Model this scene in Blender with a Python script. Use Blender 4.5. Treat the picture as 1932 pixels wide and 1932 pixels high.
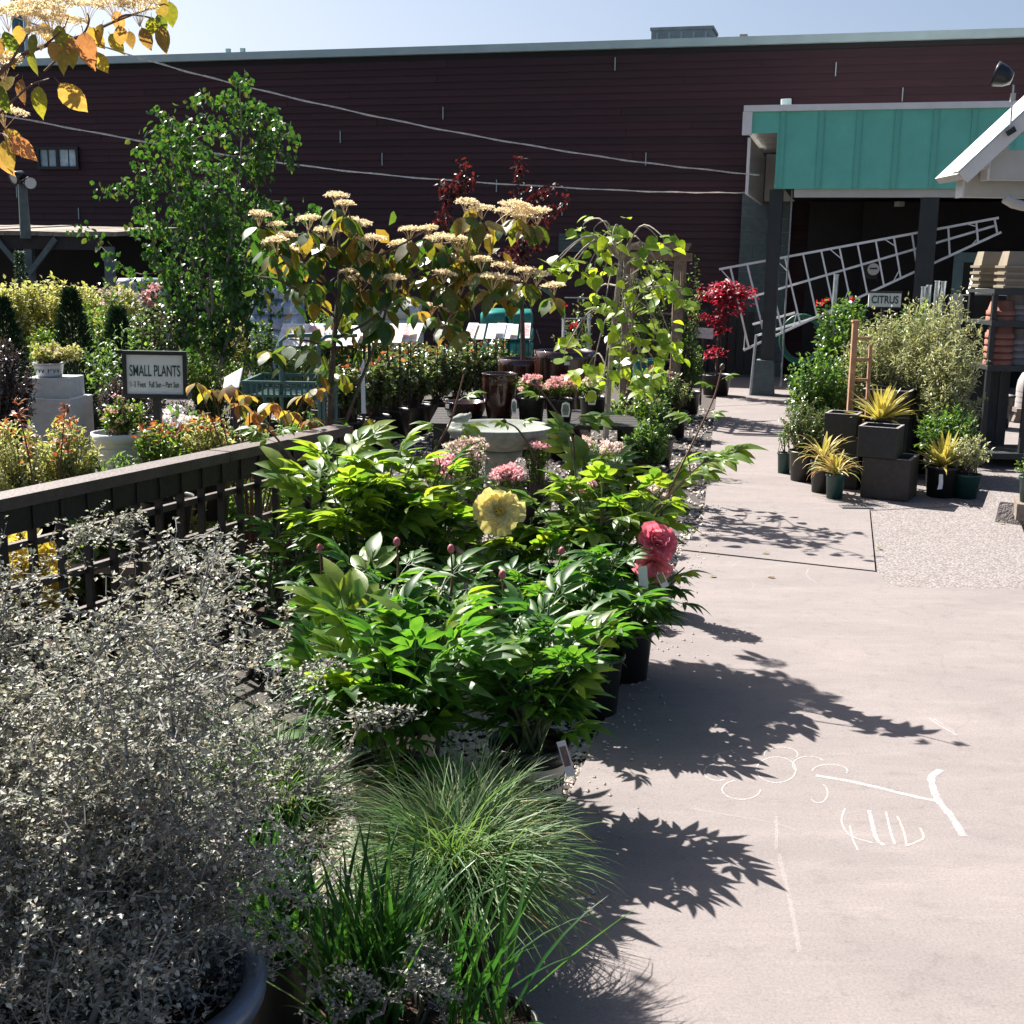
import bpy, math, random
import numpy as np
from mathutils import Vector, Matrix

for o in list(bpy.data.objects):
    bpy.data.objects.remove(o)
R = random.Random(11)
rng = np.random.default_rng(11)
SC = bpy.context.scene
COL = SC.collection

# ------------------------------------------------------------------ camera
CAM_H, PITCH, ROLL, FPX = 1.65, math.radians(11.3), 0.016, 2332.0      # FPX: focal length for a 1932 px wide picture
_f = Vector((0, math.cos(PITCH), -math.sin(PITCH)))
_u0 = Vector((0, math.sin(PITCH), math.cos(PITCH)))
_r0 = Vector((1, 0, 0))
_r = _r0 * math.cos(ROLL) + _u0 * math.sin(ROLL)
_u = _u0 * math.cos(ROLL) - _r0 * math.sin(ROLL)
EYE = Vector((0, 0, CAM_H))
cam_data = bpy.data.cameras.new('camera')
cam = bpy.data.objects.new('camera', cam_data)
COL.objects.link(cam)
cam.matrix_world = Matrix(((_r.x, _u.x, -_f.x, 0), (_r.y, _u.y, -_f.y, 0), (_r.z, _u.z, -_f.z, CAM_H), (0, 0, 0, 1)))
cam_data.sensor_fit = 'HORIZONTAL'
cam_data.sensor_width = 36.0
cam_data.lens = 36.0 * FPX / 1932.0
cam_data.clip_start = 0.05
cam_data.clip_end = 3000
SC.camera = cam

# ------------------------------------------------------------------ sky, sun, exposure
SUN_EL, SUN_AZ = math.radians(48), math.radians(-42)     # azimuth measured from +Y towards +X
world = bpy.data.worlds.new('World')
SC.world = world
world.use_nodes = True
wn = world.node_tree.nodes
sky = wn.new('ShaderNodeTexSky')
sky.sky_type = 'NISHITA'
sky.sun_disc = False
sky.sun_elevation = SUN_EL
sky.sun_rotation = SUN_AZ
sky.altitude = 50
sky.air_density = 0.8
sky.dust_density = 2.8
sky.ozone_density = 1.5
world.node_tree.links.new(sky.outputs[0], wn['Background'].inputs[0])
wn['Background'].inputs[1].default_value = 0.05
sun_d = bpy.data.lights.new('sun', 'SUN')
sun_d.energy = 5.0
sun_d.angle = math.radians(0.53)
sun_d.color = (1.0, 0.95, 0.87)
sun = bpy.data.objects.new('sun', sun_d)
COL.objects.link(sun)
_sd = Vector((math.sin(SUN_AZ) * math.cos(SUN_EL), math.cos(SUN_AZ) * math.cos(SUN_EL), math.sin(SUN_EL)))
sun.rotation_euler = _sd.to_track_quat('Z', 'Y').to_euler()
sun.location = _sd * 40
SC.view_settings.view_transform = 'Standard'
SC.view_settings.look = 'None'
SC.view_settings.gamma = 1.0
SC.view_settings.exposure = 1.55
SC.view_settings.use_curve_mapping = False
SC.render.engine = 'CYCLES'
SC.cycles.max_bounces = 5
SC.cycles.diffuse_bounces = 2
SC.cycles.glossy_bounces = 2
SC.cycles.transmission_bounces = 4
SC.cycles.transparent_max_bounces = 12
SC.cycles.sample_clamp_indirect = 6.0
SC.cycles.use_denoising = True

# ------------------------------------------------------------------ picture -> place helpers
def ray(px, py):
    return _f * FPX + _r * (px - 966.0) - _u * (py - 966.0)
def P(px, py, Y):
    d = ray(px, py)
    return EYE + d * (Y / d.y)
def G(px, py, z=0.0):
    d = ray(px, py)
    return EYE + d * ((z - CAM_H) / d.z)
def M_PX(px, py, Y):                      # metres per picture pixel at that depth
    d = ray(px, py)
    return Y / d.y
WALL_A = math.radians(15)
WU = Vector((math.cos(WALL_A), -math.sin(WALL_A), 0))     # along the warehouse wall, to the right
WN = Vector((math.sin(WALL_A), math.cos(WALL_A), 0))      # into the wall
POST0 = G(1442, 746)
def WP(px, py, back):                     # on the vertical plane parallel to the warehouse, 'back' metres behind the canopy posts
    d = ray(px, py)
    p0 = POST0 + WN * back
    t = (p0 - EYE).dot(WN) / d.dot(WN)
    return EYE + d * t

# ------------------------------------------------------------------ mesh builder
def vec(a):
    return np.asarray(a, dtype=np.float64)
class MB:
    def __init__(self):
        self.v, self.f, self.n = [], [], 0
    def add(self, verts, faces):
        verts = vec(verts).reshape(-1, 3)
        by = {}
        for fc in faces:
            by.setdefault(len(fc), []).append(fc)
        for k, l in by.items():
            self.f.append(np.asarray(l, dtype=np.int64) + self.n)
        self.v.append(verts)
        self.n += len(verts)
        return self
    def add_np(self, verts, faces):
        self.f.append(np.asarray(faces, dtype=np.int64) + self.n)
        self.v.append(vec(verts).reshape(-1, 3))
        self.n += len(self.v[-1])
        return self
    def hexa(self, p):                     # eight corners: bottom ring 0-3, top ring 4-7
        return self.add(p, [(3, 2, 1, 0), (4, 5, 6, 7), (0, 1, 5, 4), (1, 2, 6, 5), (2, 3, 7, 6), (3, 0, 4, 7)])
    def box(self, c, s, rz=0.0):
        c = vec(c); hx, hy, hz = s[0] / 2, s[1] / 2, s[2] / 2
        p = np.array([(-hx, -hy, -hz), (hx, -hy, -hz), (hx, hy, -hz), (-hx, hy, -hz), (-hx, -hy, hz), (hx, -hy, hz), (hx, hy, hz), (-hx, hy, hz)])
        if rz:
            cs, sn = math.cos(rz), math.sin(rz)
            p = np.stack([p[:, 0] * cs - p[:, 1] * sn, p[:, 0] * sn + p[:, 1] * cs, p[:, 2]], 1)
        return self.hexa(p + c)
    def beam(self, a, b, w, h, up=(0, 0, 1)):
        a, b = Vector(a), Vector(b)
        d = (b - a).normalized(); s = d.cross(Vector(up))
        if s.length < 1e-4:
            s = d.cross(Vector((1, 0, 0)))
        s.normalize(); u = s.cross(d)
        o = [(-s * w / 2 - u * h / 2), (s * w / 2 - u * h / 2), (s * w / 2 + u * h / 2), (-s * w / 2 + u * h / 2)]
        return self.add([tuple(a + k) for k in o] + [tuple(b + k) for k in o], [(0, 1, 2, 3), (7, 6, 5, 4), (0, 4, 5, 1), (1, 5, 6, 2), (2, 6, 7, 3), (3, 7, 4, 0)])
    def tube(self, pts, rad, n=6, cap=True):
        pts = vec(pts); m = len(pts)
        rad = np.full(m, rad) if np.isscalar(rad) else vec(rad)
        t = np.gradient(pts, axis=0)
        t /= np.linalg.norm(t, axis=1, keepdims=True) + 1e-12
        ref = np.array([0.0, 0, 1]) if abs(t[0][2]) < 0.9 else np.array([1.0, 0, 0])
        V = []
        for i in range(m):
            s = np.cross(t[i], ref); s /= np.linalg.norm(s) + 1e-12
            u = np.cross(s, t[i]); ref = u
            a = np.arange(n) * 2 * math.pi / n
            V.append(pts[i] + rad[i] * (np.cos(a)[:, None] * s + np.sin(a)[:, None] * u))
        F = []
        for i in range(m - 1):
            for k in range(n):
                k2 = (k + 1) % n
                F.append((i * n + k, i * n + k2, (i + 1) * n + k2, (i + 1) * n + k))
        if cap:
            F.append(tuple(range(n - 1, -1, -1)))
            F.append(tuple((m - 1) * n + k for k in range(n)))
        return self.add(np.concatenate(V), F)
    def lathe(self, prof, c, n=24, sx=1.0, sy=1.0):
        c = vec(c); V, F, idx = [], [], []
        for r, z in prof:
            if r < 1e-6:
                idx.append([len(V)]); V.append((0, 0, z))
            else:
                idx.append(list(range(len(V), len(V) + n)))
                V += [(r * sx * math.cos(2 * math.pi * k / n), r * sy * math.sin(2 * math.pi * k / n), z) for k in range(n)]
        for a, b in zip(idx, idx[1:]):
            for k in range(n):
                k2 = (k + 1) % n
                if len(a) == 1 and len(b) == 1:
                    continue
                if len(a) == 1:
                    F.append((a[0], b[k2], b[k]))
                elif len(b) == 1:
                    F.append((a[k], a[k2], b[0]))
                else:
                    F.append((a[k], a[k2], b[k2], b[k]))
        return self.add(vec(V) + c, F)
    def prism(self, poly, z0, z1):         # poly: list of (x, y), counter-clockwise
        n = len(poly)
        V = [(x, y, z0) for x, y in poly] + [(x, y, z1) for x, y in poly]
        F = [tuple(range(n - 1, -1, -1)), tuple(range(n, 2 * n))] + [(k, (k + 1) % n, n + (k + 1) % n, n + k) for k in range(n)]
        return self.add(V, F)
    def leaves(self, pos, d, nrm, L, W, T):
        pos, d, nrm = vec(pos), vec(d), vec(nrm)
        if len(pos) == 0:
            return self
        d = d / (np.linalg.norm(d, axis=1, keepdims=True) + 1e-9)
        s = np.cross(d, nrm); s /= np.linalg.norm(s, axis=1, keepdims=True) + 1e-9
        nn = np.cross(s, d)
        L = np.broadcast_to(vec(L), (len(pos),)); W = np.broadcast_to(vec(W), (len(pos),))
        tv, tf = T
        V = pos[:, None, :] + tv[None, :, 0:1] * (s * W[:, None])[:, None, :] + tv[None, :, 1:2] * (d * L[:, None])[:, None, :] + tv[None, :, 2:3] * (nn * L[:, None])[:, None, :]
        k = len(tv); off = (np.arange(len(pos)) * k)[:, None, None]
        by = {}
        for fc in tf:
            by.setdefault(len(fc), []).append(fc)
        base = self.n
        for q, l in by.items():
            F = (np.asarray(l)[None] + off).reshape(-1, q)
            self.f.append(F + base)
        self.v.append(V.reshape(-1, 3)); self.n += len(pos) * k
        return self
    def mesh(self, name, mat, smooth=False, origin=(0, 0, 0)):
        V = np.concatenate(self.v) - vec(origin)
        me = bpy.data.meshes.new(name)
        me.vertices.add(len(V)); me.vertices.foreach_set('co', V.astype(np.float32).ravel())
        nl = sum(f.size for f in self.f); nf = sum(len(f) for f in self.f)
        me.loops.add(nl); me.polygons.add(nf)
        me.loops.foreach_set('vertex_index', np.concatenate([f.ravel() for f in self.f]).astype(np.int32))
        ls, st = [], 0
        for f in self.f:
            k = f.shape[1]
            ls.append(st + np.arange(len(f)) * k); st += f.size
        me.polygons.foreach_set('loop_start', np.concatenate(ls).astype(np.int32))
        me.polygons.foreach_set('use_smooth', np.full(nf, bool(smooth)))
        me.update(calc_edges=True)
        me.validate()
        if mat is not None:
            me.materials.append(mat)
        return me
    def build(self, name, mat, parent=None, smooth=False, loc=None):
        org = ORG[parent.name] if parent is not None else Vector(loc or (0, 0, 0))
        me = self.mesh(name, mat, smooth, org)
        o = bpy.data.objects.new(name, me); COL.objects.link(o)
        if parent is not None:
            o.parent = parent
        else:
            o.location = org
        ORG[o.name] = Vector(org)
        return o
ORG = {}
def tag(o, label, cat, group=None, kind=None):
    if label: o['label'] = label
    if cat: o['category'] = cat
    if group: o['group'] = group
    if kind: o['kind'] = kind
    return o
def thing(name, label, cat, loc, group=None):
    o = bpy.data.objects.new(name, None); COL.objects.link(o)
    o.location = Vector(loc); o.empty_display_size = 0.1
    ORG[o.name] = Vector(loc)
    return tag(o, label, cat, group)
def struct(o):
    o['kind'] = 'structure'; return o
def stuff(o):
    o['kind'] = 'stuff'; return o
def inst(name, me, parent, pos, d, n, sc):          # a part that shares mesh data: y along d, z along n
    d = Vector(d).normalized(); s = d.cross(Vector(n))
    if s.length < 1e-4: s = d.orthogonal()
    s.normalize(); n = s.cross(d)
    o = bpy.data.objects.new(name, me); COL.objects.link(o); o.parent = parent
    p = Vector(pos) - ORG[parent.name]
    if not hasattr(sc, '__len__'): sc = (sc, sc, sc)
    o.matrix_basis = Matrix(((s.x * sc[0], d.x * sc[1], n.x * sc[2], p.x), (s.y * sc[0], d.y * sc[1], n.y * sc[2], p.y), (s.z * sc[0], d.z * sc[1], n.z * sc[2], p.z), (0, 0, 0, 1)))
    return o

# ------------------------------------------------------------------ materials
def newmat(name):
    m = bpy.data.materials.new(name); m.use_nodes = True
    return m, m.node_tree.nodes, m.node_tree.links, m.node_tree.nodes['Principled BSDF']
def ramp(nd, stops):
    r = nd.new('ShaderNodeValToRGB'); e = r.color_ramp.elements
    while len(e) < len(stops): e.new(0.5)
    for k, (p, c) in enumerate(stops):
        e[k].position = p; e[k].color = (*c, 1)
    return r
def mat(name, col, rough=0.6, metal=0.0, var=0.25, scale=6.0, bump=0.0, bscale=60.0, spec=0.5, col2=None, detail=6, coat=0.0):
    m, nd, lk, b = newmat(name)
    tc = nd.new('ShaderNodeTexCoord')
    ns = nd.new('ShaderNodeTexNoise'); ns.inputs['Scale'].default_value = scale; ns.inputs['Detail'].default_value = detail; ns.inputs['Roughness'].default_value = 0.65
    lk.new(tc.outputs['Object'], ns.inputs['Vector'])
    c2 = col2 or tuple(c * (1 - var) for c in col)
    c1 = tuple(min(1, c * (1 + var * 0.6)) for c in col) if col2 is None else col
    rp = ramp(nd, [(0.32, c2), (0.68, c1)])
    lk.new(ns.outputs['Fac'], rp.inputs['Fac']); lk.new(rp.outputs['Color'], b.inputs['Base Color'])
    b.inputs['Roughness'].default_value = rough; b.inputs['Metallic'].default_value = metal
    b.inputs['Specular IOR Level'].default_value = spec
    b.inputs['Coat Weight'].default_value = coat
    if bump:
        n2 = nd.new('ShaderNodeTexNoise'); n2.inputs['Scale'].default_value = bscale; n2.inputs['Detail'].default_value = 4
        lk.new(tc.outputs['Object'], n2.inputs['Vector'])
        bp = nd.new('ShaderNodeBump'); bp.inputs['Strength'].default_value = bump; bp.inputs['Distance'].default_value = 0.01
        lk.new(n2.outputs['Fac'], bp.inputs['Height']); lk.new(bp.outputs['Normal'], b.inputs['Normal'])
    return m
def leafmat(name, stops, transl=0.45, rough=0.42, tint=(1.5, 1.5, 0.6), spec=0.5, noise=0.0):
    m, nd, lk, b = newmat(name)
    oi = nd.new('ShaderNodeObjectInfo'); ge = nd.new('ShaderNodeNewGeometry')
    ad = nd.new('ShaderNodeMath'); ad.operation = 'ADD'
    lk.new(oi.outputs['Random'], ad.inputs[0]); lk.new(ge.outputs['Random Per Island'], ad.inputs[1])
    fr = nd.new('ShaderNodeMath'); fr.operation = 'FRACT'; lk.new(ad.outputs[0], fr.inputs[0])
    n = len(stops)
    rp = ramp(nd, [(k / max(1, n - 1), c) for k, c in enumerate(stops)])
    lk.new(fr.outputs[0], rp.inputs['Fac'])
    tc = nd.new('ShaderNodeTexCoord'); nz = nd.new('ShaderNodeTexNoise'); nz.inputs['Scale'].default_value = 7; nz.inputs['Detail'].default_value = 3
    lk.new(tc.outputs['Object'], nz.inputs['Vector'])
    rz_ = ramp(nd, [(0.3, (0.72, 0.74, 0.78)), (0.7, (1.22, 1.18, 1.1))]); lk.new(nz.outputs['Fac'], rz_.inputs['Fac'])
    mv = nd.new('ShaderNodeMix'); mv.data_type = 'RGBA'; mv.blend_type = 'MULTIPLY'; mv.inputs[0].default_value = 1.0
    lk.new(rp.outputs['Color'], mv.inputs[6]); lk.new(rz_.outputs['Color'], mv.inputs[7])
    lk.new(mv.outputs[2], b.inputs['Base Color'])
    b.inputs['Roughness'].default_value = rough; b.inputs['Specular IOR Level'].default_value = spec
    tr = nd.new('ShaderNodeBsdfTranslucent')
    mx = nd.new('ShaderNodeMix'); mx.data_type = 'RGBA'; mx.blend_type = 'MULTIPLY'; mx.inputs[0].default_value = 1.0
    lk.new(mv.outputs[2], mx.inputs[6]); mx.inputs[7].default_value = (*tint, 1)
    mx.clamp_result = False
    lk.new(mx.outputs[2], tr.inputs['Color'])
    ms = nd.new('ShaderNodeMixShader'); ms.inputs[0].default_value = transl
    lk.new(b.outputs[0], ms.inputs[1]); lk.new(tr.outputs[0], ms.inputs[2])
    lk.new(ms.outputs[0], nd['Material Output'].inputs['Surface'])
    return m

MAT = {}
def concrete():
    m, nd, lk, b = newmat('concrete')
    tc = nd.new('ShaderNodeTexCoord')
    big = nd.new('ShaderNodeTexNoise'); big.inputs['Scale'].default_value = 1.1; big.inputs['Detail'].default_value = 7; big.inputs['Roughness'].default_value = 0.6; big.inputs['Distortion'].default_value = 0.6
    mp = nd.new('ShaderNodeMapping'); mp.inputs['Scale'].default_value = (0.8, 2.4, 1); mp.inputs['Rotation'].default_value = (0, 0, 0.35)
    lk.new(tc.outputs['Object'], mp.inputs['Vector']); lk.new(mp.outputs[0], big.inputs['Vector'])
    rp = ramp(nd, [(0.25, (0.184, 0.161, 0.161)), (0.50, (0.211, 0.186, 0.183)), (0.75, (0.238, 0.210, 0.204))])
    lk.new(big.outputs['Fac'], rp.inputs['Fac'])
    fine = nd.new('ShaderNodeTexNoise'); fine.inputs['Scale'].default_value = 120; fine.inputs['Detail'].default_value = 8; fine.inputs['Roughness'].default_value = 0.85
    lk.new(tc.outputs['Object'], fine.inputs['Vector'])
    rf = ramp(nd, [(0.34, (0.66, 0.65, 0.66)), (0.52, (1, 1, 1)), (0.68, (1.16, 1.15, 1.14))])
    lk.new(fine.outputs['Fac'], rf.inputs['Fac'])
    mx = nd.new('ShaderNodeMix'); mx.data_type = 'RGBA'; mx.blend_type = 'MULTIPLY'; mx.inputs[0].default_value = 1
    lk.new(rp.outputs[0], mx.inputs[6]); lk.new(rf.outputs[0], mx.inputs[7])
    st = nd.new('ShaderNodeTexNoise'); st.inputs['Scale'].default_value = 11; st.inputs['Detail'].default_value = 10; st.inputs['Roughness'].default_value = 0.75
    lk.new(tc.outputs['Object'], st.inputs['Vector'])
    rs = ramp(nd, [(0.30, (0.80, 0.79, 0.80)), (0.47, (1, 1, 1))])
    lk.new(st.outputs['Fac'], rs.inputs['Fac'])
    m2 = nd.new('ShaderNodeMix'); m2.data_type = 'RGBA'; m2.blend_type = 'MULTIPLY'; m2.inputs[0].default_value = 1
    lk.new(mx.outputs[2], m2.inputs[6]); lk.new(rs.outputs[0], m2.inputs[7])
    # hairline cracks, broken up by noise
    vc = nd.new('ShaderNodeTexVoronoi'); vc.feature = 'DISTANCE_TO_EDGE'; vc.inputs['Scale'].default_value = 0.42
    wp = nd.new('ShaderNodeTexNoise'); wp.inputs['Scale'].default_value = 3.0; wp.inputs['Detail'].default_value = 5
    lk.new(tc.outputs['Object'], wp.inputs['Vector'])
    av = nd.new('ShaderNodeVectorMath'); av.operation = 'MULTIPLY_ADD'; av.inputs[1].default_value = (0.25, 0.25, 0.25)
    lk.new(wp.outputs['Color'], av.inputs[0]); lk.new(tc.outputs['Object'], av.inputs[2]); lk.new(av.outputs[0], vc.inputs['Vector'])
    rc = ramp(nd, [(0.0005, (0.86, 0.85, 0.85)), (0.0022, (1, 1, 1))]); lk.new(vc.outputs['Distance'], rc.inputs['Fac'])
    m3 = nd.new('ShaderNodeMix'); m3.data_type = 'RGBA'; m3.blend_type = 'MULTIPLY'
    lk.new(big.outputs['Fac'], m3.inputs[0])
    lk.new(m2.outputs[2], m3.inputs[6]); lk.new(rc.outputs[0], m3.inputs[7])
    # pale worn patches and scuffs
    sc_ = nd.new('ShaderNodeTexNoise'); sc_.inputs['Scale'].default_value = 9; sc_.inputs['Detail'].default_value = 9; sc_.inputs['Roughness'].default_value = 0.8
    mp2 = nd.new('ShaderNodeMapping'); mp2.inputs['Scale'].default_value = (0.35, 1.3, 1); mp2.inputs['Rotation'].default_value = (0, 0, -0.2)
    lk.new(tc.outputs['Object'], mp2.inputs['Vector']); lk.new(mp2.outputs[0], sc_.inputs['Vector'])
    r5 = ramp(nd, [(0.50, (1, 1, 1)), (0.70, (1.16, 1.16, 1.14))]); lk.new(sc_.outputs['Fac'], r5.inputs['Fac'])
    m4 = nd.new('ShaderNodeMix'); m4.data_type = 'RGBA'; m4.blend_type = 'MULTIPLY'; m4.inputs[0].default_value = 1
    lk.new(m3.outputs[2], m4.inputs[6]); lk.new(r5.outputs[0], m4.inputs[7])
    lk.new(m4.outputs[2], b.inputs['Base Color'])
    b.inputs['Roughness'].default_value = 0.88; b.inputs['Specular IOR Level'].default_value = 0.25
    bp = nd.new('ShaderNodeBump'); bp.inputs['Strength'].default_value = 0.16; bp.inputs['Distance'].default_value = 0.003
    lk.new(fine.outputs['Fac'], bp.inputs['Height']); lk.new(bp.outputs['Normal'], b.inputs['Normal'])
    return m
def aggregate():
    m, nd, lk, b = newmat('exposed_aggregate')
    tc = nd.new('ShaderNodeTexCoord')
    vo = nd.new('ShaderNodeTexVoronoi'); vo.inputs['Scale'].default_value = 75
    lk.new(tc.outputs['Object'], vo.inputs['Vector'])
    rp = ramp(nd, [(0.0, (0.125, 0.109, 0.108)), (0.5, (0.18, 0.159, 0.156)), (1.0, (0.245, 0.218, 0.212))])
    sp = nd.new('ShaderNodeSeparateColor'); lk.new(vo.outputs['Color'], sp.inputs[0]); lk.new(sp.outputs[0], rp.inputs['Fac'])
    lk.new(rp.outputs[0], b.inputs['Base Color']); b.inputs['Roughness'].default_value = 0.85
    bp = nd.new('ShaderNodeBump'); bp.inputs['Strength'].default_value = 0.6; bp.inputs['Distance'].default_value = 0.006; bp.invert = True
    lk.new(vo.outputs['Distance'], bp.inputs['Height']); lk.new(bp.outputs['Normal'], b.inputs['Normal'])
    return m
def chalkmat(amax=0.5):
    m, nd, lk, b = newmat('chalk')
    tc = nd.new('ShaderNodeTexCoord')
    ns = nd.new('ShaderNodeTexNoise'); ns.inputs['Scale'].default_value = 150; ns.inputs['Detail'].default_value = 6; ns.inputs['Roughness'].default_value = 0.8
    lk.new(tc.outputs['Object'], ns.inputs['Vector'])
    rp = ramp(nd, [(0.42, (0.0, 0.0, 0.0)), (0.60, (amax, amax, amax))]); lk.new(ns.outputs['Fac'], rp.inputs['Fac'])
    b.inputs['Base Color'].default_value = (0.80, 0.76, 0.74, 1); b.inputs['Roughness'].default_value = 1
    lk.new(rp.outputs['Color'], b.inputs['Alpha'])
    return m
def boardmat():
    m, nd, lk, b = newmat('painted_siding')
    tc = nd.new('ShaderNodeTexCoord'); oi = nd.new('ShaderNodeObjectInfo')
    mp = nd.new('ShaderNodeMapping'); mp.inputs['Scale'].default_value = (0.7, 0.7, 9)
    lk.new(tc.outputs['Object'], mp.inputs['Vector']); lk.new(oi.outputs['Random'], mp.inputs['Location'])
    ns = nd.new('ShaderNodeTexNoise'); ns.inputs['Scale'].default_value = 3; ns.inputs['Detail'].default_value = 8
    lk.new(mp.outputs[0], ns.inputs['Vector'])
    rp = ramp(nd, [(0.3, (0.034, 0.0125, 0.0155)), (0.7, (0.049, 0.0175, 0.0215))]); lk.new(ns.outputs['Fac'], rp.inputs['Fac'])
    mx = nd.new('ShaderNodeMix'); mx.data_type = 'RGBA'; mx.blend_type = 'MULTIPLY'; mx.inputs[0].default_value = 1
    rr = ramp(nd, [(0, (0.75, 0.75, 0.75)), (1, (1.15, 1.1, 1.1))]); lk.new(oi.outputs['Random'], rr.inputs['Fac'])
    lk.new(rp.outputs[0], mx.inputs[6]); lk.new(rr.outputs[0], mx.inputs[7]); lk.new(mx.outputs[2], b.inputs['Base Color'])
    b.inputs['Roughness'].default_value = 0.75
    return m
MAT['concrete'] = concrete(); MAT['agg'] = aggregate(); MAT['chalk'] = chalkmat(0.55); MAT['faintchalk'] = chalkmat(0.17); MAT['siding'] = boardmat()
MAT['soilground'] = mat('earth', (0.055, 0.042, 0.035), 0.95, scale=8, var=0.5, bump=0.5, bscale=40)
MAT['gravelbase'] = mat('gravel_base', (0.07, 0.06, 0.055), 0.95, scale=70, var=0.6, bump=0.8, bscale=90)
MAT['asphalt'] = mat('asphalt', (0.06, 0.06, 0.062), 0.95, scale=40, var=0.4, bump=0.5, bscale=200)
MAT['crack'] = mat('joint_dirt', (0.03, 0.025, 0.022), 1.0, scale=30)
MAT['capmetal'] = mat('cap_metal', (0.36, 0.47, 0.47), 0.5, 0.0, var=0.12, scale=2)
MAT['teal'] = mat('teal_panel', (0.125, 0.49, 0.39), 0.55, 0.0, var=0.10, scale=4, bump=0.05, bscale=90)
MAT['tealdark'] = mat('teal_batten', (0.11, 0.43, 0.345), 0.55, var=0.08, scale=4)
MAT['white'] = mat('white_paint', (0.72, 0.71, 0.70), 0.55, var=0.08, scale=5)
MAT['soffit'] = mat('soffit_paint', (0.50, 0.49, 0.46), 0.7, var=0.12, scale=3)
MAT['darkpaint'] = mat('dark_paint', (0.022, 0.028, 0.03), 0.6, var=0.3, scale=5)
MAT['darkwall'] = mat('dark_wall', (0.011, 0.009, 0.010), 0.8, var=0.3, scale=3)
MAT['block'] = mat('concrete_block', (0.10, 0.13, 0.13), 0.9, var=0.25, scale=12, bump=0.3, bscale=120)
MAT['alu'] = mat('aluminium', (0.80, 0.83, 0.84), 0.5, 0.15, var=0.12, scale=8)
MAT['galv'] = mat('galvanised', (0.50, 0.55, 0.57), 0.45, 0.7, var=0.2, scale=20)
MAT['blackmetal'] = mat('black_metal', (0.012, 0.014, 0.016), 0.5, 0.0, var=0.2)
MAT['glass'] = mat('window_glass', (0.30, 0.42, 0.46), 0.08, 0.0, var=0.5, scale=2.5, spec=0.8)
MAT['cable'] = mat('pale_cable', (0.62, 0.60, 0.57), 0.55, 0.0, var=0.35, scale=25)
MAT['railwood'] = mat('dark_stained_wood', (0.016, 0.012, 0.011), 0.6, var=0.5, scale=14, bump=0.35, bscale=70)
MAT['railtop'] = mat('paler_rail_wood', (0.075, 0.053, 0.049), 0.6, var=0.35, scale=16, bump=0.3, bscale=70)  # paler than the other fence wood, for cap rail and lattice bars
MAT['signwhite'] = mat('sign_white', (0.70, 0.72, 0.71), 0.5, var=0.05, scale=6)
MAT['signgreen'] = mat('sign_green', (0.012, 0.05, 0.045), 0.5, var=0.1)
MAT['signink'] = mat('ink', (0.02, 0.025, 0.035), 0.6, var=0.1)
MAT['plastic'] = mat('black_plastic', (0.014, 0.015, 0.015), 0.42, var=0.35, scale=10)
MAT['teplastic'] = mat('dark_green_plastic', (0.01, 0.05, 0.045), 0.4, var=0.3, scale=10)
MAT['soil'] = mat('potting_bark', (0.05, 0.028, 0.018), 0.95, var=0.7, scale=60, bump=1.0, bscale=120)
MAT['cream'] = mat('cream_band', (0.55, 0.50, 0.38), 0.6, var=0.15)
MAT['glaze'] = mat('oxblood_glaze', (0.055, 0.014, 0.010), 0.16, var=0.6, scale=7, spec=0.6, col2=(0.018, 0.008, 0.008), coat=0.4)
MAT['stone'] = mat('cast_stone', (0.23, 0.25, 0.22), 0.85, var=0.3, scale=18, bump=0.25, bscale=120)
MAT['boxgrey'] = mat('grey_planter', (0.52, 0.54, 0.54), 0.8, var=0.14, scale=30, bump=0.15, bscale=160)
MAT['boxdark'] = mat('charcoal_planter', (0.020, 0.021, 0.022), 0.62, var=0.35, scale=24, bump=0.15, bscale=200)
MAT['litrim'] = mat('lit_rim', (0.24, 0.22, 0.22), 0.7, var=0.4, scale=40)  # pale ring colour paints the sunlit highlight on the planters' top edges
MAT['boxbrown'] = mat('bronze_planter', (0.034, 0.029, 0.026), 0.6, var=0.35, scale=30, bump=0.15, bscale=200)
MAT['pwwhite'] = mat('white_pot_plastic', (0.60, 0.60, 0.60), 0.45, var=0.08, scale=8)
MAT['pwink'] = mat('slate_ink', (0.05, 0.08, 0.11), 0.6, var=0.1)
MAT['oldwood'] = mat('weathered_wood', (0.20, 0.165, 0.135), 0.85, var=0.4, scale=12, bump=0.4, bscale=80)
MAT['cedar'] = mat('new_cedar', (0.40, 0.22, 0.13), 0.7, var=0.3, scale=18, bump=0.2, bscale=90)
MAT['arbor'] = mat('arbor_wood', (0.24, 0.17, 0.12), 0.75, var=0.4, scale=15, bump=0.3, bscale=80)
MAT['cart'] = mat('green_cart_metal', (0.06, 0.13, 0.125), 0.45, 0.3, var=0.2, scale=10)
MAT['terracotta'] = mat('terracotta', (0.28, 0.11, 0.075), 0.85, var=0.25, scale=10)
MAT['greypot'] = mat('grey_clay', (0.36, 0.33, 0.32), 0.8, var=0.2, scale=10)
MAT['tantray'] = mat('tan_plastic', (0.24, 0.20, 0.145), 0.6, var=0.15, scale=8)
MAT['bluepot'] = mat('blue_grey_glaze', (0.085, 0.12, 0.18), 0.32, var=0.4, scale=9, spec=0.6)
MAT['hose'] = mat('green_hose', (0.02, 0.13, 0.09), 0.45, var=0.15)
MAT['tealwrap'] = mat('teal_bags', (0.03, 0.26, 0.22), 0.3, var=0.4, scale=5)
MAT['whitewrap'] = mat('white_bags', (0.66, 0.67, 0.70), 0.3, var=0.25, scale=6)
MAT['bluewrap'] = mat('blue_bags', (0.10, 0.20, 0.38), 0.28, var=0.5, scale=6, col2=(0.45, 0.5, 0.6))
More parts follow.
